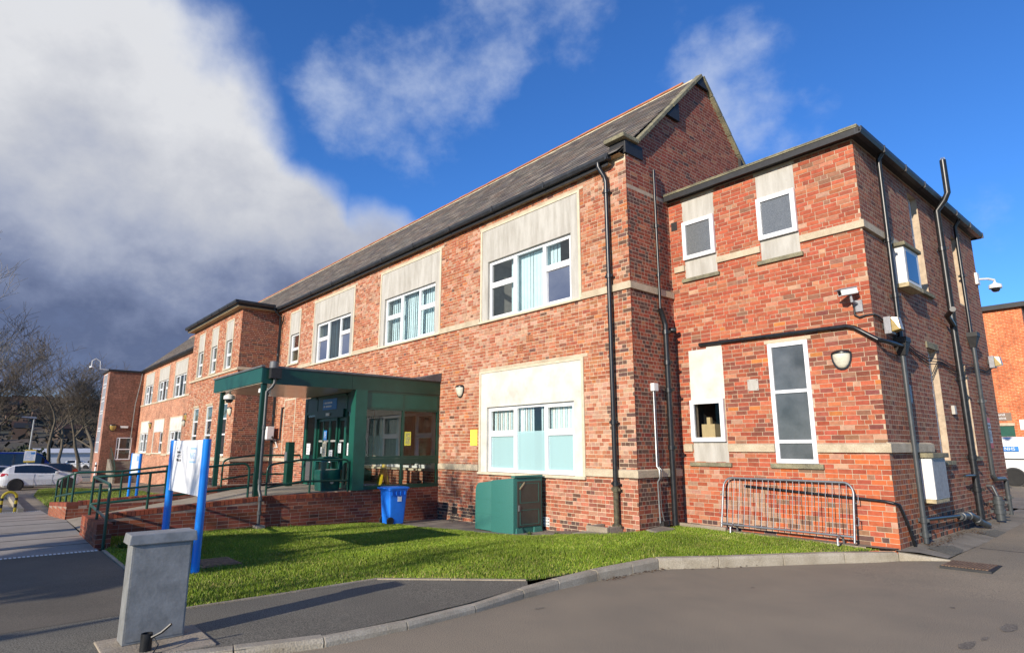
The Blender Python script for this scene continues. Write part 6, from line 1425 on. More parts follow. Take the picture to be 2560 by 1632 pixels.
# air conditioner by the bay
ac = thing('air_conditioner', 'white outdoor air conditioning unit on the wall by the bay', 'air conditioner', (-27.0, 9.3, 1.9))
m = MB(); m.box(-27.35, -26.55, YF - .50, YF - .20, 1.88, 2.42); m.build('case', M_wpaint, ac, bevel=.02)
m = MB(); m.lathe([(.20, 0), (.20, .012), (.185, .012), (.185, 0)], (-27.08, YF - .512, 2.15), 'y', 20); m.build('fan_guard', M_tape, ac)
for k in range(8):
    m = MB(); m.box(-27.27, -26.90, YF - .510, YF - .504, 1.97 + k * .05, 1.978 + k * .05); m.build('grille_bar', M_tape, ac)
for x in (-27.25, -26.65): m = MB(); m.box(x - .02, x + .02, YF - .5, YF - .008, 1.84, 1.878); m.build('bracket', M_tape, ac)
m = MB(); m.tube([(-26.5, YF - .3, 2.0), (-26.42, YF - .2, 1.8), (-26.3, YF - .04, 1.85), (-26.25, YF - .04, 3.2), (-26.05, YF - .04, 3.2)], .04, 8); m.build('pipework', M_blackd, ac, smooth=True)
m = MB(); m.tube([(-26.6, YF - .15, 1.9), (-26.5, YF - .03, 1.55), (-27.0, YF - .03, 1.52), (-27.02, YF - .03, .2)], .025, 6); m.build('pipework', M_wpaint, ac, smooth=True)
# gully box at the foot of the downpipe, small items on the ground
gb = thing('gully_surround', 'low concrete gully surround at the foot of the downpipe', 'gully', (-8.1, 9.35, -.05))
m = MB(); m.box(-8.42, -7.88, 9.22, 9.30, -.25, .055); m.build('kerb', M_pad, gb, bevel=.01); m = MB(); m.box(-8.42, -8.34, 9.301, 9.69, -.25, .05); m.build('kerb', M_pad, gb, bevel=.01); m = MB(); m.box(-7.96, -7.88, 9.301, 9.69, -.25, .05); m.build('kerb', M_pad, gb, bevel=.01)
m = MB(); m.hexa([(-8.75, 8.98, -.25), (-7.75, 8.98, -.2), (-7.75, 9.21, -.2), (-8.6, 9.21, -.25)], [(-8.6, 9.03, -.09), (-7.85, 9.05, -.07), (-7.82, 9.21, -.03), (-8.5, 9.21, -.05)]); m.build('haunching', M_pave, gb, bevel=.02)
tag(MB().hexa([(-7.40, 9.78, -.1), (-7.12, 9.72, -.1), (-7.08, 10.25, -.1), (-7.4, 10.3, -.1)], [(-7.40, 9.78, .03), (-7.12, 9.72, .02), (-7.08, 10.25, .04), (-7.4, 10.3, .05)]).build('loose_slab', M_pave, bevel=.012), 'broken paving slab against the foot of the gable corner', 'slab')
tag(MB().box(-7.42, -6.35, 10.82, 10.90, -.15, .075).build('low_kerb', M_pad, bevel=.01), 'low concrete upstand at the foot of the annex wall', 'kerb')
tag(MB().box(-14.32, -14.05, 4.80, 5.0, -.3, -.13).build('splash_block', M_pad, bevel=.02), 'small concrete splash block under the porch downpipe', 'block')
mh = thing('manhole_cover', 'rusty iron inspection cover set in the grass behind the large sign', 'manhole', (-9.95, 2.85, -.12))
m = MB(); m.box(-10.28, -9.60, 2.58, 3.12, -.2, G(-9.95, 2.85) + .028); m.build('frame', M_iron, mh)
for k in range(7):
    m = MB(); m.box(-10.25 + k * .09, -10.19 + k * .09, 2.62, 3.08, G(-9.95, 2.85) + .0282, G(-9.95, 2.85) + .037); m.build('rib', M_iron, mh)
dg = thing('drain_grating', 'rusty rectangular drain grating in the road by the kerb end', 'drain', (-2.62, 11.07, -.12))
zg = road_z(-2.62, 11.07) + .010
def corner(s, t): return Vector((-2.93 + .60 * s, 10.70 + .66 * t + .03 * s, max(road_z(-2.9, 10.7), road_z(-2.9, 11.4), road_z(-2.35, 11.4)) + .006))
a, b, c_, d = corner(0, 0), corner(1, 0), corner(1, 1), corner(0, 1)
m = MB(); m.hexa([q - Vector((0, 0, .12)) for q in (a, b, c_, d)], [a, b, c_, d]); m.build('frame', M_blackd, dg)
for k in range(14):
    s0 = .05 + k * .0655; p0, p1 = a.lerp(b, s0), d.lerp(c_, s0); w_ = (b - a).normalized() * .014; up = Vector((0, 0, .010))
    e = (p1 - p0) * .06; m = MB(); m.hexa([p0 + e - w_, p0 + e + w_, p1 - e + w_, p1 - e - w_], [p0 + e - w_ + up, p0 + e + w_ + up, p1 - e + w_ + up, p1 - e - w_ + up]); m.build('bar', M_iron, dg)
# leaf litter along the kerb and walls
def litter(pts, n, seed, label):
    rg_ = random.Random(seed); m = MB()
    for _ in range(n):
        i = rg_.randrange(len(pts) - 1); t = rg_.random(); p = Vector(pts[i]).lerp(Vector(pts[i + 1]), t); p = p + Vector((rg_.gauss(0, .06), rg_.gauss(0, .06), 0)); s = rg_.uniform(.008, .025); a = rg_.uniform(0, 6.3); z = p.z + rg_.uniform(.006, .02)
        dx, dy = math.cos(a) * s, math.sin(a) * s
        m.add([(p.x - dx, p.y - dy, z), (p.x + dy * .4, p.y - dx * .4, z + s * .4), (p.x + dx, p.y + dy, z), (p.x - dy * .4, p.y + dx * .4, z + s * .2)], [(0, 1, 2, 3)])
    o = m.build('leaf_litter', M_dirt); stuff(o, label); o['category'] = 'leaves'
litter([(-5.7, 6.6, -.2), (-5.72, 7.4, -.2), (-5.68, 7.85, -.2), (-5.4, 8.3, -.2), (-4.9, 9.1, -.2)], 320, 5, 'dead leaves gathered along the kerb corner')
litter([(-3.4, 12.0, -.03), (-3.3, 12.5, -.03), (-3.45, 13.5, -.03), (-3.4, 14.8, -.02), (-3.2, 14.2, -.03), (-3.4, 17, -.01)], 420, 6, 'dead leaves along the foot of the annex side wall')
litter([(-13.9, 9.55, -.34), (-13.2, 9.5, -.33), (-10.2, 9.55, -.26), (-9.4, 9.4, -.22), (-8.8, 9.2, -.16)], 160, 8, 'dead leaves on the paved strip below the lower window')
# lane markings
def line(label, pts, w, mat, z=.008):
    for (a, b) in zip(pts, pts[1:]):
        a = Vector((*a, road_z(*a) + z)); b = Vector((*b, road_z(*b) + z)); d = (b - a).normalized(); n_ = Vector((-d.y, d.x, 0)) * w / 2
        o = MB().quad(a - n_, b - n_, b + n_, a + n_).build('road_marking', mat); structure(o, label)
litter([(-13, 3, -.14), (-11, 5, -.16), (-9, 4, -.10), (-8.2, 7, -.09), (-11.5, 7.4, -.2), (-6.5, 6.5, -.06), (-5.8, 8.8, -.03), (-8, 3, -.09)], 90, 15, 'scattered dead leaves on the lawn')
def weed(label, x, y, n, s, seed):
    rg_ = random.Random(seed); t = thing('weed_plant', label, 'plant', (x, y, G(x, y)), 'small weeds along the wall foot'); z0 = G(x, y)
    for k in range(n):
        q = rg_.uniform(0, 6.3); L_ = s * rg_.uniform(.5, 1); e = rg_.uniform(.3, 1.2); d = Vector((math.cos(q) * math.cos(e), math.sin(q) * math.cos(e), math.sin(e))); w = Vector((-math.sin(q), math.cos(q), 0)) * L_ * .18; p = Vector((x, y, z0)) + Vector((rg_.gauss(0, .02), rg_.gauss(0, .02), 0))
        m = MB(); m.add([p, p + d * L_ * .5 - w, p + d * L_, p + d * L_ * .5 + w], [(0, 1, 2, 3)]); m.build('leaf', M_leaf_w, t)
M_leaf_w = pm('weed_leaf', (.06, .11, .02), rough=.7, var=.25, scale=20)
weed('leafy weed in front of the green locker door', -9.55, 8.75, 22, .10, 1); weed('low weed on the paving between locker and gully', -8.95, 8.95, 18, .09, 2); weed('dark leafy plant at the end of the low wing wall', -12.45, 2.05, 30, .16, 3); weed('weed at the foot of the ramp wall below the downpipe', -14.15, 5.6, 16, .10, 4)
line('worn yellow line along the annex side', [(-2.55, 14.5), (-2.55, 15.6)], .10, M_yelline); line('worn yellow line along the annex side', [(-2.5, 16.6), (-2.5, 19), (-2.5, 22), (-3.6, 24.3), (-6, 25.4), (-9, 25.6)], .09, M_yelline)
line('white bay line behind the annex', [(-12, 27.6), (2, 27.9)], .08, M_whiteline, .012); line('pale line behind the annex', [(-12, 26.4), (2, 26.7)], .08, M_yelline, .012)
# ================================================================== vehicles
def car(label, loc, rz, L, Wd, prof, belt, whl, paint, cat='car', glass=(0, 1), wr=.33, name='parked_car', rear_lamp=True, group=None, split=()):
    """prof: list of (x, z_top); belt: list of (x, z_belt); x from rear 0 to front L. Built along +x, centred on y."""
    t = thing(name, label, cat, (0, 0, 0), group)
    N = 34; xs = [L * (.5 - .5 * math.cos(math.pi * i / N)) for i in range(N + 1)]
    px, pz = zip(*prof); bx, bz = zip(*belt); rings = []
    for x in xs:
        top = float(np.interp(x, px, pz)); bl = min(float(np.interp(x, bx, bz)), top - .004); e = min(x, L - x) / L
        hw = Wd / 2 * (1 - .22 * max(0, 1 - e / .10) ** 2); zb = .22 + .16 * max(0, 1 - e / .06); hgt = top - bl; tw_ = hw * (1 - .20 * min(1, hgt / .45)) - (.02 if hgt < .05 else 0)
        half = [(hw * .80, zb), (hw * .96, zb + .10), (hw, zb + (bl - zb) * .55), (hw * .985, bl - .05), (hw * .95, bl), (tw_ + .02, bl + hgt * .86), (tw_ * .90, top - hgt * .03), (tw_ * .55, top)]
        rings.append([(x, -a, z) for a, z in half] + [(x, a, z) for a, z in half[::-1]])
    n = 16; body = MB(); win = {}
    for i in range(N):
        for j in range(n):
            f = [rings[i][j], rings[i][(j + 1) % n], rings[i + 1][(j + 1) % n], rings[i + 1][j]]
            xm = (xs[i] + xs[i + 1]) / 2; key = None
            hg = float(np.interp(xm, px, pz)) - float(np.interp(xm, bx, bz))
            if j in (4, 10) and hg > .22 and glass[0] * L < xm < glass[1] * L and not any(abs(xm - s * L) < .045 for s in split): key = 'side_window'
            body.add(f, [(0, 1, 2, 3)]) if key is None else win.setdefault((key, j, sum(xm > s * L for s in split)), MB()).add(f, [(0, 1, 2, 3)])
    body.add(rings[0], [tuple(range(n))]); body.add(rings[-1], [tuple(range(n))[::-1]])
    bo = body.build('body', paint, t, smooth=True)
    for k, m in win.items(): m.build('side_window', M_dkglass, t, smooth=True)
    # windscreens: slightly proud panels where the roof line falls
    def screen(xa, xb):
        za, zb_ = float(np.interp(xa, px, pz)), float(np.interp(xb, px, pz)); w = Wd * .36
        m = MB(); m.quad((xa, -w, za + .012), (xa, w, za + .012), (xb, w * 1.08, zb_ + .012), (xb, -w * 1.08, zb_ + .012)); m.build('windscreen', M_dkglass, t)
    for (a, b) in whl['screens']: screen(a * L, b * L)
    for x in whl['x']:
        for s in (-1, 1):
            y = s * (Wd / 2 - .09)
            m = MB(); m.lathe([(wr + .05, -.13), (wr + .055, .108)] , (x, s * (Wd / 2 - .10), wr), 'y', 24) if s > 0 else m.lathe([(wr + .055, -.108), (wr + .05, .13)], (x, s * (Wd / 2 - .10), wr), 'y', 24); m.build('wheel_arch', M_blackd, t)
            m = MB(); m.lathe([(wr * .62, -.10), (wr * .95, -.11), (wr, -.08), (wr, .08), (wr * .95, .11), (wr * .62, .10)], (x, y + s * .015, wr), 'y', 24); wh = m.build('wheel', M_tyre, t, smooth=True)
            m = MB(); yy = y + s * .10
            m.lathe([(wr * .62, -.012), (wr * .62, .012), (wr * .55, .012), (wr * .55, -.012)], (x, yy, wr), 'y', 20); m.lathe([(wr * .16, -.01), (wr * .16, .02)], (x, yy, wr), 'y', 10)
            for k in range(5):
                q = 2 * math.pi * k / 5 + .3; d = Vector((math.cos(q), 0, math.sin(q))); e = Vector((-math.sin(q), 0, math.cos(q))); m.cbox(Vector((x, yy, wr)) + d * wr * .36, d * wr * .22, Vector((0, .008, 0)), e * wr * .07)
            m.build('rim', M_rim, wh)
    for s in (-1, 1):
        if rear_lamp: m = MB(); m.hexa([(.04, s * Wd * .32, whl['lamp']), (.04, s * (Wd * .45), whl['lamp']), (.42, s * (Wd * .497), whl['lamp'] + .04), (.40, s * Wd * .47, whl['lamp'])], [(.10, s * Wd * .32, whl['lamp'] + .16), (.10, s * (Wd * .445), whl['lamp'] + .18), (.36, s * (Wd * .492), whl['lamp'] + .16), (.34, s * Wd * .47, whl['lamp'] + .16)]); m.build('tail_light', M_tail, t)
        m = MB(); m.hexa([(L - .50, s * Wd * .36, .68), (L - .12, s * Wd * .30, .66), (L - .16, s * Wd * .43, .66), (L - .48, s * (Wd * .49), .70)], [(L - .62, s * Wd * .36, .84), (L - .20, s * Wd * .30, .80), (L - .26, s * Wd * .43, .80), (L - .60, s * (Wd * .487), .86)]); m.build('head_light', M_head, t)
        mxx = whl['mirror'] * L; zz = float(np.interp(mxx, bx, bz)); m = MB(); m.cbox((mxx, s * (Wd / 2 + .06), zz + .06), (.07, 0, 0), (0, .09, 0), (0, 0, .065)); m.build('mirror', paint, t, bevel=.03)
        m = MB(); m.cbox((L * .46, s * (Wd / 2 + .004), float(np.interp(L * .46, bx, bz)) - .13), (.09, 0, 0), (0, .008, 0), (0, 0, .012)); m.build('door_handle', paint, t)
        for dx in whl.get('seams', (.40, .62)): m = MB(); m.box(dx * L - .004, dx * L + .004, s * (Wd / 2 - .012), s * (Wd / 2 + .002), .34, float(np.interp(dx * L, bx, bz)) - .05); m.build('door_seam', M_blackd, t)
    for ch in [t]: pass
    t.location = loc; t.rotation_euler = (0, 0, rz)
    return t
R90 = math.pi / 2
CR = dict(prof=[(0, .98), (.12, 1.12), (.35, 1.36), (.62, 1.50), (1.2, 1.565), (1.9, 1.55), (2.35, 1.46), (2.95, 1.10), (3.2, 1.06), (3.7, .97), (3.98, .84), (4.13, .62)], belt=[(0, .92), (.4, 1.06), (1.2, 1.03), (2.3, .98), (3.0, .98), (3.7, .92), (4.13, .58)])
car('white compact crossover parked beyond the ramp', (-48.5, 1.15, P(-48.5) - .03), R90, 4.13, 1.76, CR['prof'], CR['belt'], dict(x=(.82, 3.35), screens=[(.57, .70), (.02, .12)], lamp=.86, mirror=.66), M_carw, glass=(.15, .68), split=(.40,), wr=.34)
HB = dict(prof=[(0, .92), (.15, 1.1), (.55, 1.42), (1.1, 1.47), (1.9, 1.45), (2.4, 1.36), (3.0, 1.0), (3.6, .92), (3.95, .80), (4.1, .6)], belt=[(0, .88), (.5, .98), (2.3, .95), (3.0, .93), (3.6, .88), (4.1, .55)])
car('silver hatchback mostly hidden behind the white crossover', (-51.6, -.5, P(-51.6) - .03), R90, 4.1, 1.72, HB['prof'], HB['belt'], dict(x=(.78, 3.25), screens=[(.58, .72), (.03, .13)], lamp=.82, mirror=.66), M_cars, glass=(.13, .68), split=(.42,), wr=.31)
ES = dict(prof=[(0, .95), (.2, 1.2), (.5, 1.45), (1.2, 1.52), (2.4, 1.48), (2.9, 1.36), (3.5, 1.02), (4.1, .95), (4.45, .82), (4.6, .6)], belt=[(0, .9), (.5, 1.0), (2.8, .96), (3.5, .94), (4.1, .9), (4.6, .55)])
car('dark estate car parked behind the white crossover with red tail lights', (-57.0, 5.9, P(-57) - .03), -R90, 4.6, 1.78, ES['prof'], ES['belt'], dict(x=(.85, 3.6), screens=[(.62, .75), (.02, .10)], lamp=.9, mirror=.7), M_card, glass=(.10, .72), split=(.36, .55), wr=.32)
VN = dict(prof=[(0, 2.2), (.15, 2.38), (.5, 2.42), (3.6, 2.40), (4.1, 2.25), (4.9, 1.30), (5.5, 1.15), (5.7, .9), (5.8, .6)], belt=[(0, 1.25), (4.2, 1.22), (4.9, 1.12), (5.5, 1.0), (5.8, .55)])
car('dark blue minibus parked behind the row of cars', (-72.0, .35, P(-72) - .03), R90, 5.8, 1.95, VN['prof'], VN['belt'], dict(x=(1.05, 4.7), screens=[(.72, .83)], lamp=1.0, mirror=.80, seams=(.45, .66)), M_carb, 'minibus', glass=(.06, .78), split=(.32, .60), wr=.36, name='minibus')
car('small white hatchback parked far off beneath the bare tree', (-128, 11.3, P(-128) - .03), R90 * .8, 4.0, 1.7, HB['prof'], HB['belt'], dict(x=(.78, 3.2), screens=[(.58, .72), (.03, .13)], lamp=.82, mirror=.66), M_carw, glass=(.13, .68), split=(.42,), wr=.31)
car('dark hatchback far off beside the stair tower', (-112, 15.4, P(-112) - .03), R90, 4.0, 1.7, HB['prof'], HB['belt'], dict(x=(.78, 3.2), screens=[(.58, .72), (.03, .13)], lamp=.82, mirror=.66), M_card, glass=(.13, .68), split=(.42,), wr=.31)
VP = dict(prof=[(0, 1.70), (.1, 1.82), (.4, 1.86), (2.4, 1.86), (2.8, 1.78), (3.5, 1.18), (4.0, 1.05), (4.3, .85), (4.4, .6)], belt=[(0, 1.12), (2.6, 1.10), (3.4, 1.05), (4.0, .95), (4.4, .55)])
zv = road_z(-5, 30) - .0
nv = car('white van with a blue logo parked behind the annex', (-6.2, 30.9, zv), 0, 4.4, 1.8, VP['prof'], VP['belt'], dict(x=(.84, 3.5), screens=[(.64, .80)], lamp=.95, mirror=.74, seams=(.60,)), M_carw, 'van', glass=(.62, .76), wr=.32, name='parked_van', rear_lamp=True)
def on_van(o): o.parent = nv; o.location = (0, 0, 0); return o
m = MB(); m.box(.62, 1.10, -.905, -.897, 1.30, 1.48); on_van(m.build('logo', M_nhsb))
tt = text_mesh('NHS', .17, 'logo_text', M_signw, nv, Vector((.66, -.908, 1.335)) + wloc(nv), (1, 0, 0), (0, 0, 1))
m = MB(); m.box(.05, 2.6, -.905, -.898, .98, 1.03); on_van(m.build('rubbing_strip', M_blackd))

# ================================================================== orange brick building behind the annex
ob = thing('orange_brick_building', 'orange brick flat roofed building behind the white van', 'building', (-9, 37, .2))
PO = Pl((0, 37, 0), (1, 0, 0), (0, -1, 0)); wall_base(PO, -16, -5.35, -.2, 8.15, [(-7.5, -6.32, .3, 2.55)], M_newx, ob)
m = MB(); m.quad((-5.35, 37, -.2), (-5.35, 49, -.2), (-5.35, 49, 8.15), (-5.35, 37, 8.15)); m.build('wall', M_fary, ob)
m = MB(); m.box(-16.2, -5.15, 36.75, 49, 8.15, 8.38); m.build('roof_edge', M_blackd, ob)
m = MB(); PO.box(m, -7.5, -6.32, -.1, -.03, .3, 2.55); m.build('door', M_green, ob)
m = MB(); PO.box(m, -7.55, -6.28, 0, .04, 2.55, 2.68); m.build('lintel', M_stone, ob)
t = board('direction_sign', 'brown two line sign above the green door of the orange building', 'sign', PO, -7.3, -6.36, .006, 2.80, 3.17, pm('sign_brown', (.20, .14, .10), rough=.5), th=.02)
text_mesh('ound', .17, 'lettering', M_signw, t, (-6.95, 36.97, 3.03), (1, 0, 0), (0, 0, 1)); text_mesh('point', .17, 'lettering', M_signw, t, (-6.93, 36.97, 2.86), (1, 0, 0), (0, 0, 1))
t = board('wall_notice', 'white notice on the orange brick wall right of the green door', 'notice', PO, -6.1, -5.55, .006, 2.35, 2.82, M_signw, th=.02); marks(t, PO, -6.0, -5.65, .027, 2.42, 2.76, 5, M_inkg, seed=9)

# ================================================================== street furniture on the left
lp = thing('lamp_post', 'grey lamp post with a parking notice behind the parked cars', 'lamp post', (-60, 3.0, P(-60)))
m = MB(); m.tube([(-60, 3.0, P(-60) - .1), (-60, 3.0, 3.75)], [.075, .05], 10); m.build('pole', M_galv_b, lp, smooth=True)
m = MB(); m.hexa([(-60.12, 2.2, 3.78), (-59.88, 2.2, 3.78), (-59.9, 3.15, 3.72), (-60.1, 3.15, 3.72)], [(-60.1, 2.25, 3.86), (-59.9, 2.25, 3.86), (-59.93, 3.1, 3.86), (-60.07, 3.1, 3.86)]); m.build('lantern', M_galv_b, lp)
pn_ = thing('parking_notice', 'white and yellow parking notice on the grey lamp post', 'sign', (-59.9, 3.0, .6))
PLN = Pl((-59.92, 0, 0), (0, 1, 0), (1, 0, 0))
for (z0, z1, mt, nm) in ((.42, .52, M_yel, 'footer'), (.521, 1.28, M_signw, 'panel'), (1.281, 1.36, M_yel, 'header')): m = MB(); PLN.box(m, 2.72, 3.42, 0, .012, z0, z1); m.build(nm, mt, pn_)
m = MB(); PLN.box(m, 3.12, 3.38, .012, .015, 1.02, 1.15); m.build('logo', M_nhsb, pn_); marks(pn_, PLN, 2.78, 3.36, .0125, .56, 1.22, 7, M_nhsl, seed=2)
hp = thing('hoop_barrier', 'yellow and black hoop barrier by the car park kerb', 'barrier', (-24.3, .9, -.38))
yl, yr, zg_ = .74, 1.08, P(-24.4) - .02
def hoop_pt(s):
    Ht = .62; r = (yr - yl) / 2; L1 = Ht - r
    if s < L1: return Vector((-24.3, yl, zg_ + s))
    if s < L1 + math.pi * r: q = (s - L1) / r; return Vector((-24.3, (yl + yr) / 2 - r * math.cos(q), zg_ + L1 + r * math.sin(q)))
    return Vector((-24.3, yr, zg_ + L1 - (s - L1 - math.pi * r)))
tot = 2 * (.62 - .17) + math.pi * .17; cuts = [0, .16, .27, .37, .45, tot - .45, tot - .37, tot - .27, tot - .16, tot]
for k in range(len(cuts) - 1):
    m = MB(); m.tube([hoop_pt(cuts[k] + (cuts[k + 1] - cuts[k]) * i / 10) for i in range(11)], .038, 10); m.build('band', M_yel if k % 2 == 0 else M_blackd, hp, smooth=True)
kb = bpy.data.objects.new('car_park_kerb', None); C.objects.link(kb); structure(kb, 'pale kerb stones at the edge of the car park')
for k in range(14):
    a, b_ = Vector((-24.0 - k * .92, 1.2 + k * .01, 0)), Vector((-24.0 - (k + 1) * .92 + .012, 1.2 + (k + 1) * .01, 0)); za, zb_ = P(a.x), P(b_.x)
    m = MB(); m.hexa([(a.x, a.y - .08, za - .2), (b_.x, b_.y - .08, zb_ - .2), (b_.x, b_.y + .08, zb_ - .2), (a.x, a.y + .08, za - .2)], [(a.x, a.y - .06, za + .11), (b_.x, b_.y - .06, zb_ + .11), (b_.x, b_.y + .08, zb_ + .11), (a.x, a.y + .08, za + .11)]); m.build('kerb_stone', M_kerb, kb)
for k in range(6):
    x = -26.0 - k * .55; o = MB().quad((x, -5, P(x) + .003), (x - .10, -5, P(x - .1) + .003), (x - .10, 1.05, P(x - .1) + .003), (x, 1.05, P(x) + .003)).build('road_marking', M_whiteline); structure(o, 'white hatched markings by the hoop barrier')
gp_ = thing('marker_post', 'slim white marker post beside the tower steps', 'post', (-50.3, 6.2, P(-50))); m = MB(); m.lathe([(.06, P(-50) - .1), (.06, .5), (.03, .55)], (-50.3, 6.2, 0), n=8); m.build('post', M_wpaint, gp_, smooth=True); m = MB(); m.lathe([(.062, .25), (.062, .38)], (-50.3, 6.2, 0), n=8); m.build('band', M_blackd, gp_)

# ================================================================== trees
def tree_mesh(seed, H, r0, spread=.5, levels=5, up=.35, fine=3, split=(3, 4), first=.28):
    rg_ = random.Random(seed); segs = []
    def grow(p, d, L, r, lv):
        n = 4 if lv < 2 else 3; q = p; dd = d.copy(); rr = r; pts = [(q.copy(), rr)]
        for i in range(n):
            dd = (dd + Vector((rg_.gauss(0, .13), rg_.gauss(0, .13), rg_.gauss(0, .08) + up * .10)) * (1 + .25 * lv)).normalized(); q = q + dd * (L / n); rr = r * (1 - .55 * (i + 1) / n) if lv < levels else r * (1 - .9 * (i + 1) / n); pts.append((q.copy(), rr))
        segs.append((pts, lv))
        if lv >= levels: return
        k = rg_.randint(*split) + (1 if lv >= 2 else 0)
        for i in range(k):
            f = rg_.uniform(first if lv == 0 else .25, 1.0); idx = min(n - 1, int(f * n)); t = f * n - idx; b = pts[idx][0].lerp(pts[idx + 1][0], min(1, t)); br = (pts[idx][1] * (1 - t) + pts[idx + 1][1] * t)
            az = rg_.uniform(0, 2 * math.pi); side = Vector((math.cos(az), math.sin(az), rg_.uniform(.0, .5))); nd = (dd * (1 - spread) + side * spread + Vector((0, 0, up * .4))).normalized()
            grow(b, nd, L * rg_.uniform(.55, .80), br * rg_.uniform(.50, .72), lv + 1)
        nd = (dd + Vector((rg_.gauss(0, .2), rg_.gauss(0, .2), .1))).normalized(); grow(pts[-1][0], nd, L * .72, pts[-1][1] * .95, lv + 1)
    grow(Vector((0, 0, -.2)), Vector((rg_.gauss(0, .04), rg_.gauss(0, .04), 1)).normalized(), H * .36, r0, 0)
    return segs
def tree(name, label, cat, loc, segs, thick, twig, minr=.006, group=None, rz=0):
    t = thing(name, label, cat, loc, group, rz); a, b = MB(), MB()
    for pts, lv in segs:
        m = a if lv <= 1 else b; n = 8 if lv == 0 else (6 if lv == 1 else (4 if lv == 2 else 3))
        m.tube([p for p, _ in pts], [max(r, minr) for _, r in pts], n, cap=False)
    for nm, m, mt in (('trunk', a, thick), ('crown', b, twig)):
        me = bpy.data.meshes.new(nm); me.from_pydata(m.v, [], m.f); me.materials.append(mt)
        for p in me.polygons: p.use_smooth = True
        o = bpy.data.objects.new(nm, me); C.objects.link(o); o.parent = t
    return t
GT = 'bare trees beyond the car park'
sA = tree_mesh(21, 15, .24, .55, 5, .45); sB = tree_mesh(5, 11, .20, .6, 5, .3); sC = tree_mesh(33, 9, .30, .72, 5, .18, split=(3, 4), first=.5)
tree('bare_tree', 'tall pale twigged bare tree at the edge of the car park', 'tree', (-78, -3.2, P(-78)), tree_mesh(21, 25, .34, .5, 5, .5, split=(3, 3)), M_birch, M_birch, .016, GT)
tB = tree('bare_tree', 'brown bare tree behind the blue minibus', 'tree', (-92, 2.5, P(-92)), tree_mesh(5, 19, .26, .6, 5, .3, split=(2, 3)), M_bark, M_twig, .016, GT)
tree('bare_tree', 'dark spreading bare tree standing over the far white car', 'tree', (-118, 14.2, P(-118)), tree_mesh(33, 19, .42, .68, 5, .22, first=.45, split=(3, 3)), M_bark, M_bark, .020, GT)
copy_tree(tB, (-98, 6.6, P(-98)), 2.1, 'slender bare tree between the lamp post and the spreading tree'); copy_tree(tB, (-104, -.6, P(-104)), 4.0, 'bare tree half hidden behind the tall pale tree'); copy_tree(tB, (-101, 10.6, P(-101)), .9, 'bare tree close beside the dark spreading one'); copy_tree(tB, (-88, -1.2, P(-88)), 3.1, 'bare tree behind the rear of the minibus'); copy_tree(tB, (-110, 9.3, P(-110)), 5.2, 'bare tree behind the slender one above the low white building')
# trees behind the camera, unseen; young row added to cast shade on path
tD = tree('added_tree', 'slender young tree added behind the camera to shade the path', 'tree', (-5.55, -9.0, -.2), [([(Vector((0, 0, -.2)), .17), (Vector((.02, .01, 1.2)), .15), (Vector((0, .03, 2.4)), .135), (Vector((.02, 0, 3.4)), .10)], 0)] + [([(p + Vector((.02, 0, 3.2)), r) for p, r in pts], max(lv, 1)) for pts, lv in tree_mesh(8, 3.6, .07, .55, 3, .4)], M_bark, M_twig, .010, 'young trees added behind the camera to cast shade')
for k, (x, y, rz, s_) in enumerate(((-7.3, -9.2, 1.2, 1.0), (-8.65, -8.6, 2.6, 1.35), (-9.9, -9.3, 4.1, 1.5), (-11.6, -9.0, 5.0, 1.25), (-13.4, -9.1, .7, 1.4))):
    c_ = copy_tree(tD, (x, y, P(x)), rz, ['second', 'third', 'fourth', 'fifth', 'sixth'][k] + ' young tree in the row added behind the camera for shade'); c_.scale = (s_, s_, s_)
et = thing('added_evergreen', 'round headed evergreen added behind the camera to shade the lawn', 'tree', (-8.2, -10.5, P(-8)))  # added out of view; crown shaped to drop broad shade on the lawn
rge = np.random.default_rng(8); mcl = MB()
for k in range(2600):
    d = rge.normal(0, 1, 3); d /= np.linalg.norm(d); rr_ = rge.uniform(.4, 1) ** .5 * (1 + .25 * math.sin(d[0] * 5) * math.cos(d[2] * 4)); q = d * rr_ * np.array([2.4, 1.1, .75]) + np.array([-.6, 0, 4.45]); u, v = rge.normal(0, .09, (2, 3)); mcl.add([q - u, q + v, q + u, q - v], [(0, 1, 2, 3)])
for nm_, m_, mt_ in (('crown', mcl, M_leaf_d), ('trunk', MB().tube([(0, 0, -.2), (.05, 0, 2.5), (0, 0, 4.9)], [.17, .14, .08], 8), M_bark)):
    me_ = bpy.data.meshes.new(nm_); me_.from_pydata([tuple(p) for p in m_.v], [], m_.f); me_.materials.append(mt_); o_2 = bpy.data.objects.new(nm_, me_); C.objects.link(o_2); o_2.parent = et
tE = tree('bare_tree', 'tall bare tree across the road mirrored in the upper windows', 'tree', (-30, -24, P(-30)), tree_mesh(17, 15, .26, .55, 5, .4), M_bark, M_twig, .010, 'tall bare trees across the road')
copy_tree(tE, (-38.5, -22, P(-38)), 2.2, 'tall bare tree across the road shading the projecting bay'); copy_tree(tE, (-19, -30, P(-19)), 4.2, 'tall bare tree across the road nearest the camera')
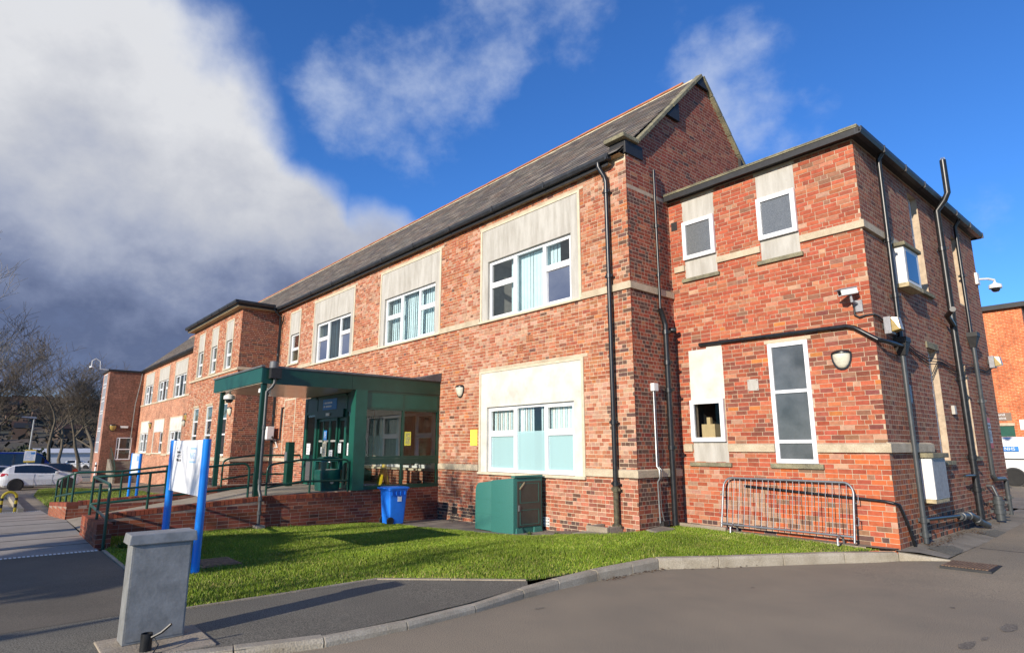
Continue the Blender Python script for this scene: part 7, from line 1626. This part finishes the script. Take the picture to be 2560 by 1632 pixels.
# evergreen shrubs among the trunks
def shrub(label, loc, w, h, n, seed):
    rg_ = np.random.default_rng(seed); t = thing('evergreen_shrub', label, 'shrub', loc, 'evergreens beyond the car park')
    a = rg_.normal(0, 1, (n, 3)); a /= np.linalg.norm(a, axis=1, keepdims=True); rr = rg_.uniform(.55, 1.0, (n, 1)) ** .6 * (1 + .18 * np.sin(a[:, :1] * 5 + seed) * np.cos(a[:, 1:2] * 6)); p = a * rr * np.array([w, w, h]); p[:, 2] = np.abs(p[:, 2]) 
    m = MB(); s = w * .07
    for q in p:
        d = rg_.normal(0, 1, (2, 3)); d /= np.linalg.norm(d, axis=1, keepdims=True); u, v = d * s; m.add([q - u, q + v, q + u, q - v], [(0, 1, 2, 3)])
    me = bpy.data.meshes.new('crown'); me.from_pydata([tuple(x) for x in m.v], [], m.f); me.materials.append(M_leaf_d); o = bpy.data.objects.new('crown', me); C.objects.link(o); o.parent = t
    m = MB(); m.tube([(0, 0, -.2), (.1, 0, h * .6)], [w * .08, w * .03], 6); me = bpy.data.meshes.new('stem'); me.from_pydata(m.v, [], m.f); me.materials.append(M_bark); o = bpy.data.objects.new('stem', me); C.objects.link(o); o.parent = t
for k, (x, y, w, h, lb) in enumerate(((-95, 4.2, 2.6, 2.8, 'evergreen shrub behind the lamp post'), (-97, -.3, 3.0, 3.0, 'evergreen shrub at the rear of the minibus'), (-135, 18.5, 3.2, 3.4, 'evergreen shrub beside the stair tower edge'), (-128, 6.2, 3.5, 3.2, 'evergreen shrub left of the spreading tree'), (-90, -5, 3, 3, 'evergreen shrub below the tall pale tree'))): shrub(lb, (x, y, P(x)), w, h, 1500, 40 + k)
# fence and low white building
fc = thing('post_fence', 'grey metal post fence behind the car park', 'fence', (-88, 0, P(-88)))
for z in (.4, 1.0): m = MB(); m.tube([(-86, -14, P(-86) + z), (-86, 16, P(-86) + z)], .025, 5); m.build('rail', M_fence, fc)
for k in range(31): y = -14 + k; m = MB(); m.box(-86.03, -85.97, y - .03, y + .03, P(-86) - .1, P(-86) + 1.15); m.build('post', M_fence, fc)
wbld = thing('low_white_building', 'low white clad building with a ribbed roof beyond the far trees', 'building', (-190, 22, -3.5))
m = MB(); m.box(-200, -186, 9, 30, -4, .15); m.build('wall', M_cladw, wbld)
m = MB(); m.prism([(-201, 8.6, .15), (-185.4, 8.6, .15), (-193, 8.6, 1.2)], (0, 21.8, 0)); m.build('roof', M_cladw, wbld)
for y, w in ((23.5, .9), (25.2, .9), (27, .7)): m = MB(); m.box(-185.98, -185.9, y, y + w, -2.2, -.4); m.build('window', M_nhsl, wbld)
# hillside with houses
hm = MB(); NXh, NYh = 40, 60
def hill_z(x, y):
    t = (-x - 260) / 640; t = max(0, min(1, t)); return -9 + 52 * (t * t * (3 - 2 * t)) * (1 + .10 * math.sin(y / 90 + 1) + .05 * math.sin(y / 33)) + 1.5 * math.sin(x / 37 + y / 51)
hm.v = [(-260 - 640 * i / NXh, -420 + 900 * j / NYh, hill_z(-260 - 640 * i / NXh, -420 + 900 * j / NYh) - (.0 if i else 6)) for i in range(NXh + 1) for j in range(NYh + 1)]
hm.f = [(i * (NYh + 1) + j, i * (NYh + 1) + j + 1, (i + 1) * (NYh + 1) + j + 1, (i + 1) * (NYh + 1) + j) for i in range(NXh) for j in range(NYh)]; hm.m = [0] * len(hm.f)
structure(hm.build('hill', M_hill, smooth=True), 'dark wooded hillside on the horizon')
hmeshes = []
for wm, rm, L, H in ((M_hw, M_hr, 9, 5), (M_hww, M_hr, 10, 5), (M_hw, M_hr, 16, 5.4), (M_hw, M_blackd, 8, 6)):
    m = MB(); m.box(-3.5, 3.5, -L / 2, L / 2, -3, H, 0); m.prism([(-4, -L / 2 - .3, H), (4, -L / 2 - .3, H), (0, -L / 2 - .3, H + 3)], (0, L + .6, 0), 1); m.box(-.5, .5, L / 4, L / 4 + .9, H + 2, H + 4, 1)
    o = m.build('hillside_house', [wm, rm]); hmeshes.append(o.data); C.objects.unlink(o); bpy.data.objects.remove(o)
rgh = random.Random(77); hk = 0
for row in range(9):
    x = -470 - row * 40; y = -60 - row * 6
    while y < 150 + row * 14:
        xx = x + rgh.uniform(-12, 12); k = rgh.choice((0, 0, 0, 2, 2, 3, 0, 2, 3, 1)); o = bpy.data.objects.new('hillside_house', hmeshes[k]); C.objects.link(o); o.location = (xx, y, hill_z(xx, y) + .3); o.rotation_euler = (0, 0, rgh.choice((0, .3, -.25, 1.4, 1.57)) + rgh.uniform(-.1, .1))
        tag(o, 'tiny house among the rows on the distant hillside', 'house', 'houses on the distant hillside'); hk += 1
        y += rgh.uniform(13, 27)
for k in range(60):
    pass
wood = MB(); rgw = np.random.default_rng(3)
for k in range(700):
    x = -300 - rgw.random() ** .8 * 590; y = rgw.uniform(-90, 60) - (x + 300) * .22; s = rgw.uniform(2.5, 5.5); z = hill_z(x, y) if x < -262 else -9
    for q in range(14):
        d = rgw.normal(0, 1, 3); d /= np.linalg.norm(d); c0 = np.array([x, y, z + s * .8]) + d * s * np.array([.8, .9, .8]); u, v = rgw.normal(0, s * .17, (2, 3)); wood.add([c0 - u, c0 + v, c0 + u, c0 - v], [(0, 1, 2, 3)])
o = wood.build('woodland', pm('winter_woodland', (.030, .030, .016), rough=1, scale=.05, col2=(.075, .052, .035))); stuff(o, 'dark winter woodland spread over the distant hillside'); o['category'] = 'woodland'
